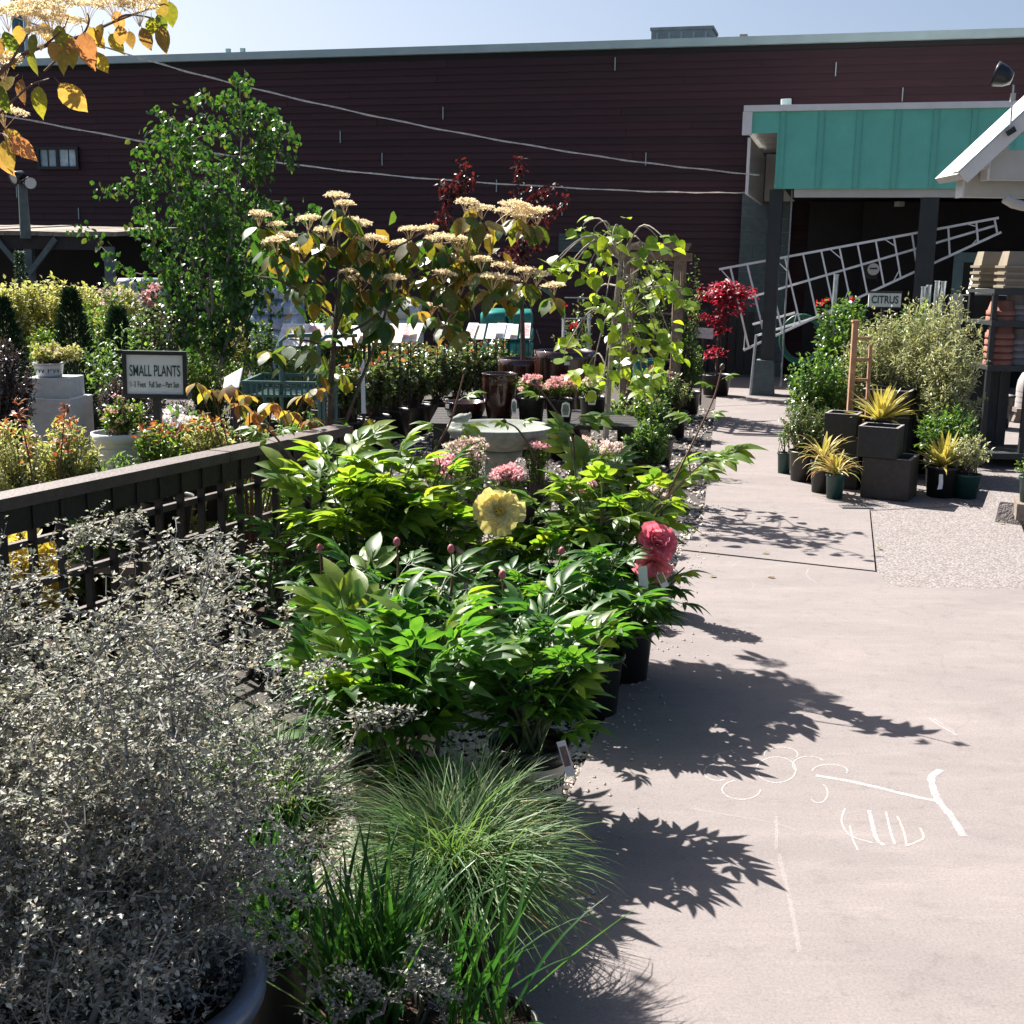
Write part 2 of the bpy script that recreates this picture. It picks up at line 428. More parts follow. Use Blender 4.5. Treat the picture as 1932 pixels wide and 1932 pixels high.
MAT['bark'] = mat('bark', (0.10, 0.075, 0.06), 0.9, var=0.4, scale=30, bump=0.5, bscale=90)
MAT['palebark'] = mat('pale_bark', (0.30, 0.26, 0.22), 0.85, var=0.4, scale=30, bump=0.3, bscale=90)
MAT['twig'] = mat('grey_twig', (0.30, 0.28, 0.27), 0.8, col2=(0.07, 0.065, 0.063), scale=26)
MAT['greystem'] = mat('green_stem', (0.10, 0.14, 0.05), 0.6, var=0.4, scale=20)
MAT['redstem'] = mat('red_brown_stem', (0.13, 0.06, 0.04), 0.55, var=0.35, scale=20)
MAT['bud'] = mat('bud', (0.09, 0.03, 0.03), 0.5, var=0.5, scale=30, col2=(0.04, 0.07, 0.02))
MAT['pinkbud'] = mat('pink_bud', (0.5, 0.12, 0.15), 0.5, var=0.4, scale=30)
MAT['tagwhite'] = mat('tag_card', (0.72, 0.72, 0.72), 0.4, var=0.08, scale=20)
MAT['dirtmetal'] = mat('drain_metal', (0.18, 0.18, 0.18), 0.6, 0.5, var=0.4, scale=30)
MAT['lampblack'] = mat('lamp_housing', (0.02, 0.025, 0.03), 0.35, 0.2, var=0.2)
MAT['lens'] = mat('lamp_lens', (0.6, 0.6, 0.58), 0.15, var=0.1)

LF = {}
LF['peony'] = leafmat('peony_leaf', [(0.022, 0.085, 0.020), (0.042, 0.13, 0.024), (0.07, 0.165, 0.026), (0.028, 0.10, 0.02)], 0.45, 0.45, (2.6, 2.35, 0.9), 0.5)
LF['peonylime'] = leafmat('peony_young_leaf', [(0.085, 0.19, 0.028), (0.13, 0.235, 0.033), (0.17, 0.24, 0.038), (0.055, 0.14, 0.024)], 0.5, 0.42, (2.4, 2.1, 0.9), 0.6)
LF['birch'] = leafmat('birch_leaf', [(0.022, 0.085, 0.022), (0.04, 0.13, 0.025), (0.06, 0.15, 0.03), (0.03, 0.10, 0.022), (0.09, 0.13, 0.03)], 0.30, 0.38, (2.0, 1.8, 0.8), 0.5)
LF['dogwood'] = leafmat('dogwood_leaf', [(0.02, 0.06, 0.018), (0.03, 0.085, 0.02), (0.05, 0.10, 0.02), (0.13, 0.14, 0.025), (0.18, 0.12, 0.035), (0.025, 0.07, 0.018)], 0.46, 0.36, (2.2, 2.0, 0.8), 0.5)
LF['dogwoodnear'] = leafmat('dogwood_young_leaf', [(0.05, 0.10, 0.02), (0.19, 0.20, 0.03), (0.26, 0.13, 0.08), (0.20, 0.17, 0.05), (0.12, 0.055, 0.04), (0.24, 0.22, 0.04)], 0.55, 0.36, (2.3, 1.9, 1.0), 0.5)
LF['creamflower'] = leafmat('cream_floret', [(0.80, 0.70, 0.48), (0.84, 0.77, 0.60), (0.78, 0.62, 0.44)], 0.4, 0.7, (1.1, 1.05, 0.9), 0.2)
LF['plum'] = leafmat('plum_leaf', [(0.03, 0.010, 0.010), (0.055, 0.013, 0.013), (0.022, 0.009, 0.011), (0.085, 0.018, 0.017)], 0.35, 0.35, (2.4, 1.0, 0.8), 0.5)
LF['lime'] = leafmat('redbud_leaf', [(0.14, 0.25, 0.028), (0.21, 0.33, 0.035), (0.28, 0.37, 0.045), (0.10, 0.20, 0.025)], 0.5, 0.4, (2.1, 1.9, 0.7), 0.45)
LF['maple'] = leafmat('red_maple_leaf', [(0.20, 0.018, 0.035), (0.28, 0.032, 0.06), (0.15, 0.013, 0.026)], 0.4, 0.45, (2.0, 0.9, 1.0), 0.4)
LF['gold'] = leafmat('gold_leaf', [(0.46, 0.49, 0.17), (0.58, 0.57, 0.27), (0.34, 0.41, 0.11), (0.64, 0.62, 0.38)], 0.35, 0.6, (1.3, 1.2, 0.7), 0.3)
LF['green'] = leafmat('green_leaf', [(0.045, 0.11, 0.035), (0.075, 0.16, 0.045), (0.12, 0.20, 0.06), (0.05, 0.12, 0.04)], 0.4, 0.4, (2.0, 1.9, 0.8), 0.5)
LF['rose'] = leafmat('rose_leaf', [(0.055, 0.12, 0.05), (0.10, 0.18, 0.07), (0.15, 0.22, 0.09), (0.17, 0.13, 0.06), (0.07, 0.14, 0.055)], 0.35, 0.3, (1.7, 1.6, 0.9), 0.7)
LF['box'] = leafmat('boxwood_leaf', [(0.06, 0.14, 0.03), (0.12, 0.22, 0.04), (0.18, 0.27, 0.05), (0.04, 0.10, 0.025)], 0.4, 0.35, (1.8, 1.7, 0.7), 0.5)
LF['dark'] = leafmat('conifer_needle', [(0.012, 0.035, 0.018), (0.02, 0.05, 0.022), (0.03, 0.065, 0.025)], 0.15, 0.6, (1.3, 1.3, 0.8), 0.3)
LF['spruce'] = leafmat('spruce_needle', [(0.05, 0.10, 0.07), (0.09, 0.15, 0.09), (0.04, 0.08, 0.06)], 0.2, 0.5, (1.3, 1.3, 0.8), 0.4)
LF['silver'] = leafmat('grey_leaf', [(0.21, 0.24, 0.20), (0.37, 0.39, 0.34), (0.60, 0.59, 0.54), (0.11, 0.14, 0.11), (0.50, 0.42, 0.34)], 0.25, 0.5, (1.1, 1.1, 0.85), 0.3)
LF['smoke'] = leafmat('dusky_leaf', [(0.035, 0.03, 0.032), (0.06, 0.05, 0.05), (0.10, 0.09, 0.085), (0.05, 0.04, 0.045)], 0.15, 0.22, (1.5, 1.0, 0.8), 0.9)
LF['olive'] = leafmat('olive_leaf', [(0.26, 0.29, 0.15), (0.38, 0.40, 0.24), (0.50, 0.50, 0.33), (0.17, 0.21, 0.11)], 0.3, 0.42, (1.4, 1.4, 0.8), 0.5)
LF['citrus'] = leafmat('citrus_leaf', [(0.035, 0.10, 0.03), (0.06, 0.15, 0.035), (0.10, 0.20, 0.05), (0.16, 0.24, 0.06)], 0.38, 0.28, (1.9, 1.8, 0.7), 0.6)
LF['redtip'] = leafmat('red_tip_leaf', [(0.22, 0.07, 0.045), (0.28, 0.15, 0.06), (0.17, 0.05, 0.04), (0.33, 0.24, 0.10)], 0.45, 0.4, (1.8, 1.1, 0.7), 0.4)
LF['palegreen'] = leafmat('pale_spirea_leaf', [(0.28, 0.35, 0.13), (0.44, 0.47, 0.23), (0.54, 0.53, 0.32), (0.16, 0.24, 0.08)], 0.38, 0.5, (1.5, 1.4, 0.7), 0.4)
LF['yellow'] = leafmat('yellow_leaf', [(0.50, 0.40, 0.06), (0.58, 0.48, 0.10), (0.42, 0.36, 0.06)], 0.45, 0.45, (1.3, 1.2, 0.7), 0.4)
LF['pink'] = leafmat('pink_blossom', [(0.72, 0.34, 0.40), (0.78, 0.48, 0.50), (0.80, 0.60, 0.58), (0.66, 0.26, 0.34)], 0.4, 0.6, (1.1, 0.95, 0.95), 0.3)
LF['palepink'] = leafmat('pale_blossom', [(0.75, 0.60, 0.52), (0.80, 0.70, 0.64), (0.72, 0.50, 0.46)], 0.4, 0.6, (1.05, 1.0, 0.95), 0.3)
LF['whitebloom'] = leafmat('white_blossom', [(0.78, 0.74, 0.74), (0.82, 0.76, 0.78)], 0.4, 0.6, (1, 1, 1), 0.3)
LF['redbloom'] = leafmat('red_blossom', [(0.55, 0.02, 0.03), (0.65, 0.05, 0.06)], 0.35, 0.5, (1.2, 0.8, 0.8), 0.3)
LF['yellowpetal'] = leafmat('yellow_petal', [(0.78, 0.68, 0.28), (0.80, 0.72, 0.36)], 0.42, 0.55, (1.05, 1.02, 0.8), 0.3)
LF['coral'] = leafmat('coral_petal', [(0.78, 0.20, 0.28), (0.82, 0.31, 0.37), (0.72, 0.15, 0.23)], 0.42, 0.5, (1.15, 1.0, 1.0), 0.3)
LF['carex'] = leafmat('sedge_blade', [(0.05, 0.13, 0.045), (0.09, 0.18, 0.06), (0.15, 0.23, 0.09), (0.06, 0.14, 0.05), (0.15, 0.18, 0.08)], 0.32, 0.5, (1.7, 1.7, 0.8), 0.3)
LF['drygrass'] = leafmat('dry_blade', [(0.25, 0.20, 0.08), (0.32, 0.17, 0.08), (0.16, 0.18, 0.06), (0.36, 0.27, 0.15)], 0.35, 0.5, (1.4, 1.2, 0.8), 0.4)
LF['iris'] = leafmat('flag_blade', [(0.014, 0.06, 0.018), (0.026, 0.09, 0.022), (0.045, 0.125, 0.028), (0.018, 0.07, 0.02)], 0.42, 0.32, (2.0, 1.9, 0.8), 0.55)
LF['yucca'] = leafmat('yucca_blade', [(0.52, 0.44, 0.10), (0.60, 0.52, 0.16), (0.40, 0.38, 0.09), (0.64, 0.57, 0.24)], 0.3, 0.42, (1.2, 1.15, 0.7), 0.45)
LF['varieg'] = leafmat('variegated_blade', [(0.50, 0.42, 0.16), (0.30, 0.33, 0.09), (0.58, 0.48, 0.24), (0.50, 0.27, 0.15)], 0.32, 0.45, (1.3, 1.2, 0.8), 0.4)
LF['gravel'] = leafmat('gravel_stone', [(0.40, 0.35, 0.32), (0.54, 0.48, 0.45), (0.30, 0.265, 0.25), (0.62, 0.56, 0.52)], 0.0, 0.8, (1, 1, 1), 0.3)

# ------------------------------------------------------------------ leaf templates
def half(pts):                              # outline of the right half [(x, y)], folded leaf with a midrib
    tv = [(0, 0, 0)]
    return tv
T2 = (vec([(0, 0, 0), (0.5, 0.45, 0.10), (0, 1, -0.08), (-0.5, 0.45, 0.10)]), [(0, 1, 2), (0, 2, 3)])
T6 = (vec([(0, 0, 0), (0.42, 0.28, 0.07), (0.40, 0.62, 0.05), (0, 1, -0.14), (-0.40, 0.62, 0.05), (-0.42, 0.28, 0.07), (0, 0.28, 0), (0, 0.62, -0.03)]),
      [(0, 1, 6), (6, 1, 2, 7), (7, 2, 3), (0, 6, 5), (6, 7, 4, 5), (7, 3, 4)])
TN = (vec([(0, 0, 0), (0.5, 0.5, 0), (0, 1, 0), (-0.5, 0.5, 0)]), [(0, 1, 2, 3)])
def leaf_mesh(name, mat_, prof, bend=0.25, fold=0.12, petiole=0.0, wave=0.0, curl=0.0):
    """prof: [(y, half width)] from base to tip; unit length along y"""
    V, F = [], []
    for k, (y, w) in enumerate(prof):
        z = -bend * y * y
        wv = wave * math.sin(k * 2.3)
        V += [(-w, y, z + fold * w + wv - curl * w * w * 4), (0, y, z), (w, y, z + fold * w - wv - curl * w * w * 4)]
    for k in range(len(prof) - 1):
        a = k * 3
        F += [(a, a + 1, a + 4, a + 3), (a + 1, a + 2, a + 5, a + 4)]
    mb = MB(); mb.add(V, F)
    if petiole:
        mb.tube([(0, -petiole, 0.04 * petiole), (0, -petiole * 0.5, 0.03 * petiole), (0, 0.02, 0)], 0.012, 3)
    return mb.mesh(name, mat_, True)
OVAL = [(0, 0.0), (0.08, 0.13), (0.25, 0.25), (0.45, 0.29), (0.65, 0.24), (0.82, 0.13), (0.93, 0.045), (1.0, 0.0)]
HEART = [(-0.06, 0.18), (0.03, 0.33), (0.2, 0.44), (0.42, 0.42), (0.64, 0.30), (0.82, 0.16), (0.94, 0.05), (1.0, 0.0)]
LANCE = [(0, 0.0), (0.12, 0.075), (0.32, 0.135), (0.52, 0.14), (0.72, 0.10), (0.88, 0.045), (1.0, 0.0)]

def rnd_unit(n):
    a = rng.normal(size=(n, 3)); return a / np.linalg.norm(a, axis=1, keepdims=True)
def spline(pts, n):
    pts = vec(pts); m = len(pts)
    if m == 2:
        t = np.linspace(0, 1, n)[:, None]; return pts[0] * (1 - t) + pts[1] * t
    ext = np.vstack([2 * pts[0] - pts[1], pts, 2 * pts[-1] - pts[-2]])
    out = []
    for u in np.linspace(0, m - 1 - 1e-6, n):
        i = int(u); t = u - i
        a, b, c, d = ext[i], ext[i + 1], ext[i + 2], ext[i + 3]
        out.append(0.5 * (2 * b + (c - a) * t + (2 * a - 5 * b + 4 * c - d) * t * t + (3 * b - 3 * c + d - a) * t ** 3))
    return vec(out)
def text_mesh(body, size, mat_, name='lettering', bend_r=None, width=None, space=1.0, bold=0.0):
    cu = bpy.data.curves.new('t', 'FONT'); cu.body = body; cu.size = size; cu.align_x = 'CENTER'; cu.align_y = 'CENTER'; cu.extrude = 0.0008
    cu.space_character = space; cu.offset = bold
    ob = bpy.data.objects.new('t', cu); COL.objects.link(ob)
    dg = bpy.context.evaluated_depsgraph_get()
    me = bpy.data.meshes.new_from_object(ob.evaluated_get(dg)); me.name = name
    bpy.data.objects.remove(ob)
    n = len(me.vertices); co = np.empty(n * 3, np.float32); me.vertices.foreach_get('co', co); co = co.reshape(-1, 3)
    if width:
        co[:, 0] *= width / max(1e-6, co[:, 0].max() - co[:, 0].min())
    if bend_r:
        a = co[:, 0] / bend_r
        co = np.stack([np.sin(a) * (bend_r + co[:, 2]), co[:, 1], np.cos(a) * (bend_r + co[:, 2]) - bend_r], 1)
    me.vertices.foreach_set('co', co.astype(np.float32).ravel())
    me.materials.clear(); me.materials.append(mat_); me.update()
    return me
def put_text(me, parent, pos, right, up, name='lettering'):
    right, up = Vector(right).normalized(), Vector(up).normalized(); nn = right.cross(up)
    o = bpy.data.objects.new(name, me); COL.objects.link(o); o.parent = parent
    p = Vector(pos) - ORG[parent.name]
    o.matrix_basis = Matrix(((right.x, up.x, nn.x, p.x), (right.y, up.y, nn.y, p.y), (right.z, up.z, nn.z, p.z), (0, 0, 0, 1)))
    return o

# ------------------------------------------------------------------ plant building blocks
def twigs(mbL, mbS, base, center, radii, K, m, L, W, T=T6, lean=0.4, start=0.35, tr=0.004, lo=-0.5, hang=0.0, basej=0.03, jag=(0.72, 1.14), lvar=0.3, nup=0.7):
    """K twigs from a base fanned out to an ellipsoid, m leaves along the outer part of each"""
    base, center, radii = vec(base), vec(center), vec(radii)
    PP, DD, NN = [], [], []
    for _ in range(K):
        while True:
            d = rnd_unit(1)[0]
            if d[2] > lo: break
        tip = center + radii * d * rng.uniform(*jag)
        b = base + np.array([rng.normal() * basej, rng.normal() * basej, 0])
        mid = b * 0.45 + tip * 0.55 + np.array([rng.normal() * radii[0] * 0.12, rng.normal() * radii[1] * 0.12, radii[2] * 0.18])
        t = np.linspace(0, 1, 6)[:, None]
        pl = (1 - t) ** 2 * b + 2 * t * (1 - t) * mid + t * t * tip
        if mbS is not None:
            mbS.tube(pl, np.linspace(tr, tr * 0.3, 6), 3, False)
        tt = rng.uniform(start, 1.0, m)[:, None]
        pos = (1 - tt) ** 2 * b + 2 * tt * (1 - tt) * mid + tt * tt * tip
        tan = 2 * (1 - tt) * (mid - b) + 2 * tt * (tip - mid)
        tan /= np.linalg.norm(tan, axis=1, keepdims=True) + 1e-9
        dd = tan * lean + rnd_unit(m) * 0.8 + np.array([0, 0, -hang])
        PP.append(pos + rnd_unit(m) * L * 0.35); DD.append(dd); NN.append(rnd_unit(m) * (1 - nup) + np.array([0, 0, nup]))
    pos, dd, nn = np.concatenate(PP), np.concatenate(DD), np.concatenate(NN)
    s = rng.uniform(1 - lvar, 1 + lvar, len(pos))
    mbL.leaves(pos, dd, nn, L * s, W * s, T)
    return pos
def blossoms(mb, centers, r, n, size, flat=0.6):
    for c in centers:
        q = rnd_unit(n); q[:, 2] = np.abs(q[:, 2]) * flat
        pos = vec(c) + q * r * rng.uniform(0.6, 1.05, (n, 1))
        mb.leaves(pos, rnd_unit(n) + q * 0.4, q + rnd_unit(n) * 0.5, size * rng.uniform(0.7, 1.2, n), size * rng.uniform(0.6, 1.1, n), T2)
def pot_part(parent, base, r, h, m, name='pot', n=28, soil=True, taper=0.8):
    mb = MB()
    mb.lathe([(0, 0), (r * taper, 0), (r * 0.96, h * 0.90), (r * 0.97, h * 0.905), (r * 1.04, h * 0.91), (r * 1.055, h * 0.95), (r * 1.04, h), (r * 0.985, h), (r * 0.95, h * 0.92), (r * 0.90, h * 0.80)], base, n)
    o = mb.build(name, m, parent, True)
    if soil:
        mb = MB(); N = 26; V = [(0, 0, h * 0.9)]
        for rr in (0.45, 0.92):
            V += [(r * rr * math.cos(2 * math.pi * k / N), r * rr * math.sin(2 * math.pi * k / N), h * 0.88 + R.uniform(-.006, .008)) for k in range(N)]
        F = [(0, 1 + k, 1 + (k + 1) % N) for k in range(N)] + [(1 + k, 1 + N + k, 1 + N + (k + 1) % N, 1 + (k + 1) % N) for k in range(N)]
        mb.add(vec(V) + vec(base), F); mb.build('soil', MAT['soil'], parent)
    return o
def band(parent, base, r, h, z0, z1, a0, a1, m, text=None, tm=None, tsize=0.03, inv=False, name='label_band'):
    """a printed band round a pot between angles a0..a1 (0 = facing the camera), conical like the pot"""
    mb = MB(); n = 14; V, F = [], []
    rad = lambda z: r * (0.8 + 0.16 * z / (h * 0.9)) + 0.0025
    for k in range(n + 1):
        a = a0 + (a1 - a0) * k / n
        for z in (z0, z1):
            V.append((base[0] + rad(z) * math.sin(a), base[1] - rad(z) * math.cos(a), base[2] + z))
    for k in range(n):
        F.append((2 * k, 2 * k + 2, 2 * k + 3, 2 * k + 1))
    mb.add(V, F); b = mb.build(name, m, parent)
    if text:
        for txt, ang in text:
            rr = rad((z0 + z1) / 2) + 0.001
            me = text_mesh(txt, tsize, tm, 'lettering', bend_r=rr)
            put_text(me, b, (base[0] + rr * math.sin(ang), base[1] - rr * math.cos(ang), base[2] + (z0 + z1) / 2), (math.cos(ang), math.sin(ang), 0), (0, 0, 1))
    return b
def blades(mb, base, n, L, W, spread, bend, az=(0, 2 * math.pi), st=6, up0=(0.2, 0.9), jit=0.05, gather=1.0):
    """arching strap leaves from one crown; up0: starting angle from vertical"""
    base = vec(base)
    a = rng.uniform(az[0], az[1], n); l = L * rng.uniform(0.55, 1.1, n); tilt = rng.uniform(up0[0], up0[1], n); bd = bend * rng.uniform(0.5, 1.4, n); w = W * rng.uniform(0.7, 1.2, n)
    b = base + np.stack([rng.normal(0, jit, n), rng.normal(0, jit, n), np.zeros(n)], 1)
    hd = np.stack([np.cos(a), np.sin(a), np.zeros(n)], 1); sd = np.stack([-np.sin(a), np.cos(a), np.zeros(n)], 1)
    tw = rng.normal(0, 0.35, n)
    V = np.zeros((n, st, 2, 3)); p = b.copy()
    prof = np.interp(np.linspace(0, 1, st), [0, 0.15, 0.5, 0.8, 1.0], [0.6, 0.9, 1.0, 0.6, 0.03])
    for k in range(st):
        th = tilt + bd * (k / (st - 1)) ** 1.4
        d = hd * np.sin(th)[:, None] + np.array([0, 0, 1.0]) * np.cos(th)[:, None]
        s = sd * np.cos(tw)[:, None] + np.cross(d, sd) * np.sin(tw)[:, None]
        V[:, k, 0] = p - s * (w * prof[k] / 2)[:, None]; V[:, k, 1] = p + s * (w * prof[k] / 2)[:, None]
        p = p + d * (l / (st - 1))[:, None]
    idx = np.arange(n * st * 2).reshape(n, st, 2)
    F = np.stack([idx[:, :-1, 0], idx[:, :-1, 1], idx[:, 1:, 1], idx[:, 1:, 0]], -1).reshape(-1, 4)
    mb.add_np(V.reshape(-1, 3), F)
def SR(x0, y0, x1, y1, Y):                   # a picture rectangle at depth Y -> centre and half sizes
    c = P((x0 + x1) / 2, (y0 + y1) / 2, Y); s = M_PX((x0 + x1) / 2, (y0 + y1) / 2, Y)
    return c, (x1 - x0) / 2 * s, (y1 - y0) / 2 * s
def potted_shrub(name, label, rect, Y, lf, K=60, m=22, L=0.03, W=0.016, pot=(0.13, 0.24), pm='plastic', z0=0.0, cat='plant', group=None, T=T6, depth=None, tr=0.003, bloom=None, tip=None, **kw):
    """a shrub filling a picture rectangle at depth Y, standing in its pot on the level z0"""
    c, rx, rz = SR(*rect, Y)
    base = Vector((c.x, c.y, z0))
    t = thing(name, label, cat, base, group)
    ph = 0
    if pot:
        ph = min(pot[1], max(0.06, c.z - rz * 0.8 - z0 + 0.05)) if pot[1] > 0 else 0
        pot_part(t, base, pot[0], pot[1], MAT[pm])
        ph = pot[1] * 0.9
    ml, ms = MB(), MB()
    cz = c.z; lowz = z0 + ph
    if cz - rz < lowz + 0.02:                  # keep foliage above the soil
        top = c.z + rz; cz = (top + lowz + 0.02) / 2; rz = max(0.05, (top - lowz) / 2)
    ry = depth or rx
    pos = twigs(ml, ms, base + Vector((0, 0, ph)), (c.x, c.y, cz), (rx, ry, rz), K, m, L, W, T, tr=tr, **kw)
    ms.build('stems', MAT['bark'], t)
    o = ml.build('foliage', LF[lf], t); stuff(o)
    if tip:
        tl, n = tip; mt = MB()
        idx = np.argsort(-(pos[:, 2] + rng.normal(0, rz * 0.35, len(pos))))[:n]
        mt.leaves(pos[idx] + vec((0, 0, L * 0.5)), rnd_unit(n) + vec((0, 0, 0.5)), rnd_unit(n) + vec((0, 0, 0.6)), L * 1.1 * rng.uniform(.7, 1.2, n), W * 1.1, T)
        stuff(mt.build('tip_leaves', LF[tl], t))
    if bloom:
        bl, nb, br, bn, bs = bloom; mt = MB()
        idx = np.argsort(-(pos[:, 2] - pos[:, 1] * 0.3 + rng.normal(0, rz * 0.3, len(pos))))[:nb]
        blossoms(mt, pos[idx], br, bn, bs)
        stuff(mt.build('blossoms', LF[bl], t))
    return t
# ================================================================== the setting
def poly_sheet(name, pts, z, m, thick=0.06):
    a = sum(pts[i][0] * pts[(i + 1) % len(pts)][1] - pts[(i + 1) % len(pts)][0] * pts[i][1] for i in range(len(pts)))
    if a < 0: pts = pts[::-1]
    o = MB().prism(pts, z - thick, z).build(name, m)
    return struct(o)
g = MB(); g.add([(-1500, -40, -0.08), (1500, -40, -0.08), (1500, 2500, -0.08), (-1500, 2500, -0.08)], [(0, 1, 2, 3)])
struct(g.build('ground', MAT['asphalt']))
# slabs of the path
def eX(Y):                                   # left edge of the paving
    return 0.40 + 0.242 * (Y - 4.44) if Y < 8 else 1.2615 + 0.17 * (Y - 8)
J0, J1 = G(1290, 1040), G(1652, 1076)
K0, K1 = G(1641, 962), G(1668, 1106)
jd = (J1 - J0) / (J1.x - J0.x)
def jY(x): return J0.y + jd.y * (x - J0.x)
C1 = G(1932, 1112)
K1y = K1.y
FL = (eX(jY(J0.x) - 0.15), jY(J0.x - 0.15))
front = [(eX(0.2), 0.2), (7, 0.2), (7, C1.y - (7 - C1.x) * 0.02), (C1.x, C1.y), (K1.x + 0.02, K1y - 0.012), (J1.x + 0.004, J1.y - 0.045), (FL[0], FL[1] - 0.05)]
slab_a = poly_sheet('path_slab_front', front, 0.0, MAT['concrete'])
kd = (K0 - K1); kd = kd / kd.y
back_top = 22.0
back = [(FL[0], FL[1]), (J1.x - 0.002, J1.y), (K0.x - 0.002, K0.y), (K0.x + kd.x * (12 - K0.y), 12.0), (9, 12.2), (14, back_top), (eX(back_top), back_top), (eX(12), 12.0), (eX(8), 8.0)]
slab_b = poly_sheet('path_slab_back', back, -0.002, MAT['concrete'])
CR = G(1895, 950)
agg1 = [(J1.x + 0.010, J1.y + 0.002), (K1.x + 0.02, K1y), (C1.x, C1.y + 0.012), (7, C1.y + 0.012 - (7 - C1.x) * 0.02), (7, CR.y + 0.05), (CR.x, CR.y), (K0.x + 0.008, K0.y)]
poly_sheet('aggregate_slab', agg1, -0.006, MAT['agg'])
agg2 = [(K0.x + 0.008, K0.y + 0.01), (CR.x, CR.y + 0.01), (7, CR.y + 0.06), (9, 11.9), (K0.x + 0.04, 11.9)]
poly_sheet('aggregate_slab', agg2, -0.004, MAT['agg'])
# the gravel bed on the left
bed = [(-30, 0.2)] + [(eX(y) - 0.002, y) for y in (0.2, 2, 4, 6, 8, 12, 22)] + [(-30, 24)]
poly_sheet('gravel_bed', bed, -0.03, MAT['gravelbase'], 0.04)
# dark joint filler below the slab gaps
struct(MB().prism([(-1, 0.3), (8, 0.3), (14, 22), (1, 22)], -0.075, -0.035).build('ground_below_joints', MAT['crack']))
# loose gravel, heaped where the photo shows it
def stones(n, xr, yr, size, name, label):
    oct_v = vec([(1, 0, 0), (0, 1, 0), (-1, 0, 0), (0, -1, 0), (0, 0, .7), (0, 0, -.5)])
    oct_f = [(0, 1, 4), (1, 2, 4), (2, 3, 4), (3, 0, 4), (1, 0, 5), (2, 1, 5), (3, 2, 5), (0, 3, 5)]
    y = yr[0] + (yr[1] - yr[0]) * rng.random(n) ** 1.3
    x = xr[0] + (np.array([min(eX(k), xr[1]) for k in y]) + 0.02 - xr[0]) * rng.random(n)
    s = size * rng.uniform(0.5, 1.4, n)
    mb = MB(); a = rng.uniform(0, 6.28, n)
    V = oct_v[None] * (s[:, None] * rng.uniform(.6, 1.3, (n, 6)))[:, :, None]
    cs, sn = np.cos(a)[:, None], np.sin(a)[:, None]
    X = V[:, :, 0] * cs - V[:, :, 1] * sn; Y = V[:, :, 0] * sn + V[:, :, 1] * cs
    V = np.stack([X + x[:, None], Y + y[:, None], V[:, :, 2] - 0.028 + s[:, None] * 0.5], -1)
    F = (np.asarray(oct_f)[None] + (np.arange(n) * 6)[:, None, None]).reshape(-1, 3)
    mb.add_np(V.reshape(-1, 3), F)
    tag(mb.build(name, LF['gravel']), label, 'gravel', kind='stuff')
stones(30000, (-0.75, 9), (1.2, 7.5), 0.012, 'gravel', 'pale pinkish gravel covering the bed beside the path')
stones(9000, (-4.0, 9), (7.5, 15), 0.02, 'gravel', 'pale gravel lane between the rose rows and the pottery bench')

_e = eX
eX = lambda y: _e(y) + abs(R.gauss(0, .10))
_st = R.getstate()
def scatter(n):
    oct_v = vec([(1, 0, 0), (0, 1, 0), (-1, 0, 0), (0, -1, 0), (0, 0, .7), (0, 0, -.4)])
    oct_f = [(0, 1, 4), (1, 2, 4), (2, 3, 4), (3, 0, 4), (1, 0, 5), (2, 1, 5), (3, 2, 5), (0, 3, 5)]
    mb = MB()
    for _ in range(n):
        y = 1.6 + 7 * R.random() ** 1.4; x = eX(y) + .01; s = R.uniform(.003, .008)
        mb.add(oct_v * s * rng.uniform(.6, 1.3, (6, 1)) + vec((x, y, s * .4)), oct_f)
    tag(mb.build('pebbles', LF['gravel']), 'stray pebbles spilled from the bed onto the concrete edge', 'pebbles', kind='stuff')
scatter(420)
eX = _e
# chalk drawings on the path
def chalk(name, label, strokes, faint=False):
    t = thing(name, label, 'chalk drawing', G(strokes[0][0][0][0], strokes[0][0][0][1], 0.002))
    for pts, w in strokes:
        q = spline([G(x, y, 0.002) for x, y in pts], max(6, 7 * (len(pts) - 1)))
        tn = np.gradient(q, axis=0); tn /= np.linalg.norm(tn, axis=1, keepdims=True) + 1e-9
        s = np.stack([-tn[:, 1], tn[:, 0], tn[:, 2] * 0], 1)
        ww = w * rng.uniform(0.75, 1.15, (len(q), 1)) / 2
        V = np.stack([q - s * ww, q + s * ww], 1).reshape(-1, 3)
        mb = MB(); mb.add(V, [(2 * k, 2 * k + 1, 2 * k + 3, 2 * k + 2)[::-1] for k in range(len(q) - 1)])
        mb.build('chalk_stroke', MAT['chalk' if not faint else 'faintchalk'], t)
def c6(l): return [(1081.9 + .44 * x, 1236.5 + .44 * y) for x, y in l]
def c7(l): return [(1275 + .6015 * x, 958 + .6015 * y) for x, y in l]
def ell(cx, cy, rx, ry, a0=0, a1=360): return [(cx + rx * math.cos(math.radians(a)), cy + ry * math.sin(math.radians(a))) for a in np.linspace(a0, a1, 12)]
chalk('chalk_flower', 'big white chalk flower with looped petals and thick stem half under plant shadow',
      [(c6([(1040, 515), (1160, 535), (1300, 565), (1420, 595), (1560, 625)]), 0.020), (c6([(1575, 490), (1537, 520), (1543, 570), (1570, 630), (1620, 690), (1672, 775)]), 0.024)]
      + [(c6(ell(*e)), 0.0048) for e in ((660, 442, 60, 28, 120, 400), (890, 425, 72, 32, 170, 380), (1010, 470, 70, 38, 150, 330), (620, 500, 60, 36, 60, 320), (720, 575, 82, 42, 0, 250), (870, 490, 85, 55), (1050, 590, 40, 42, 300, 500), (1100, 495, 75, 28, 180, 380))])
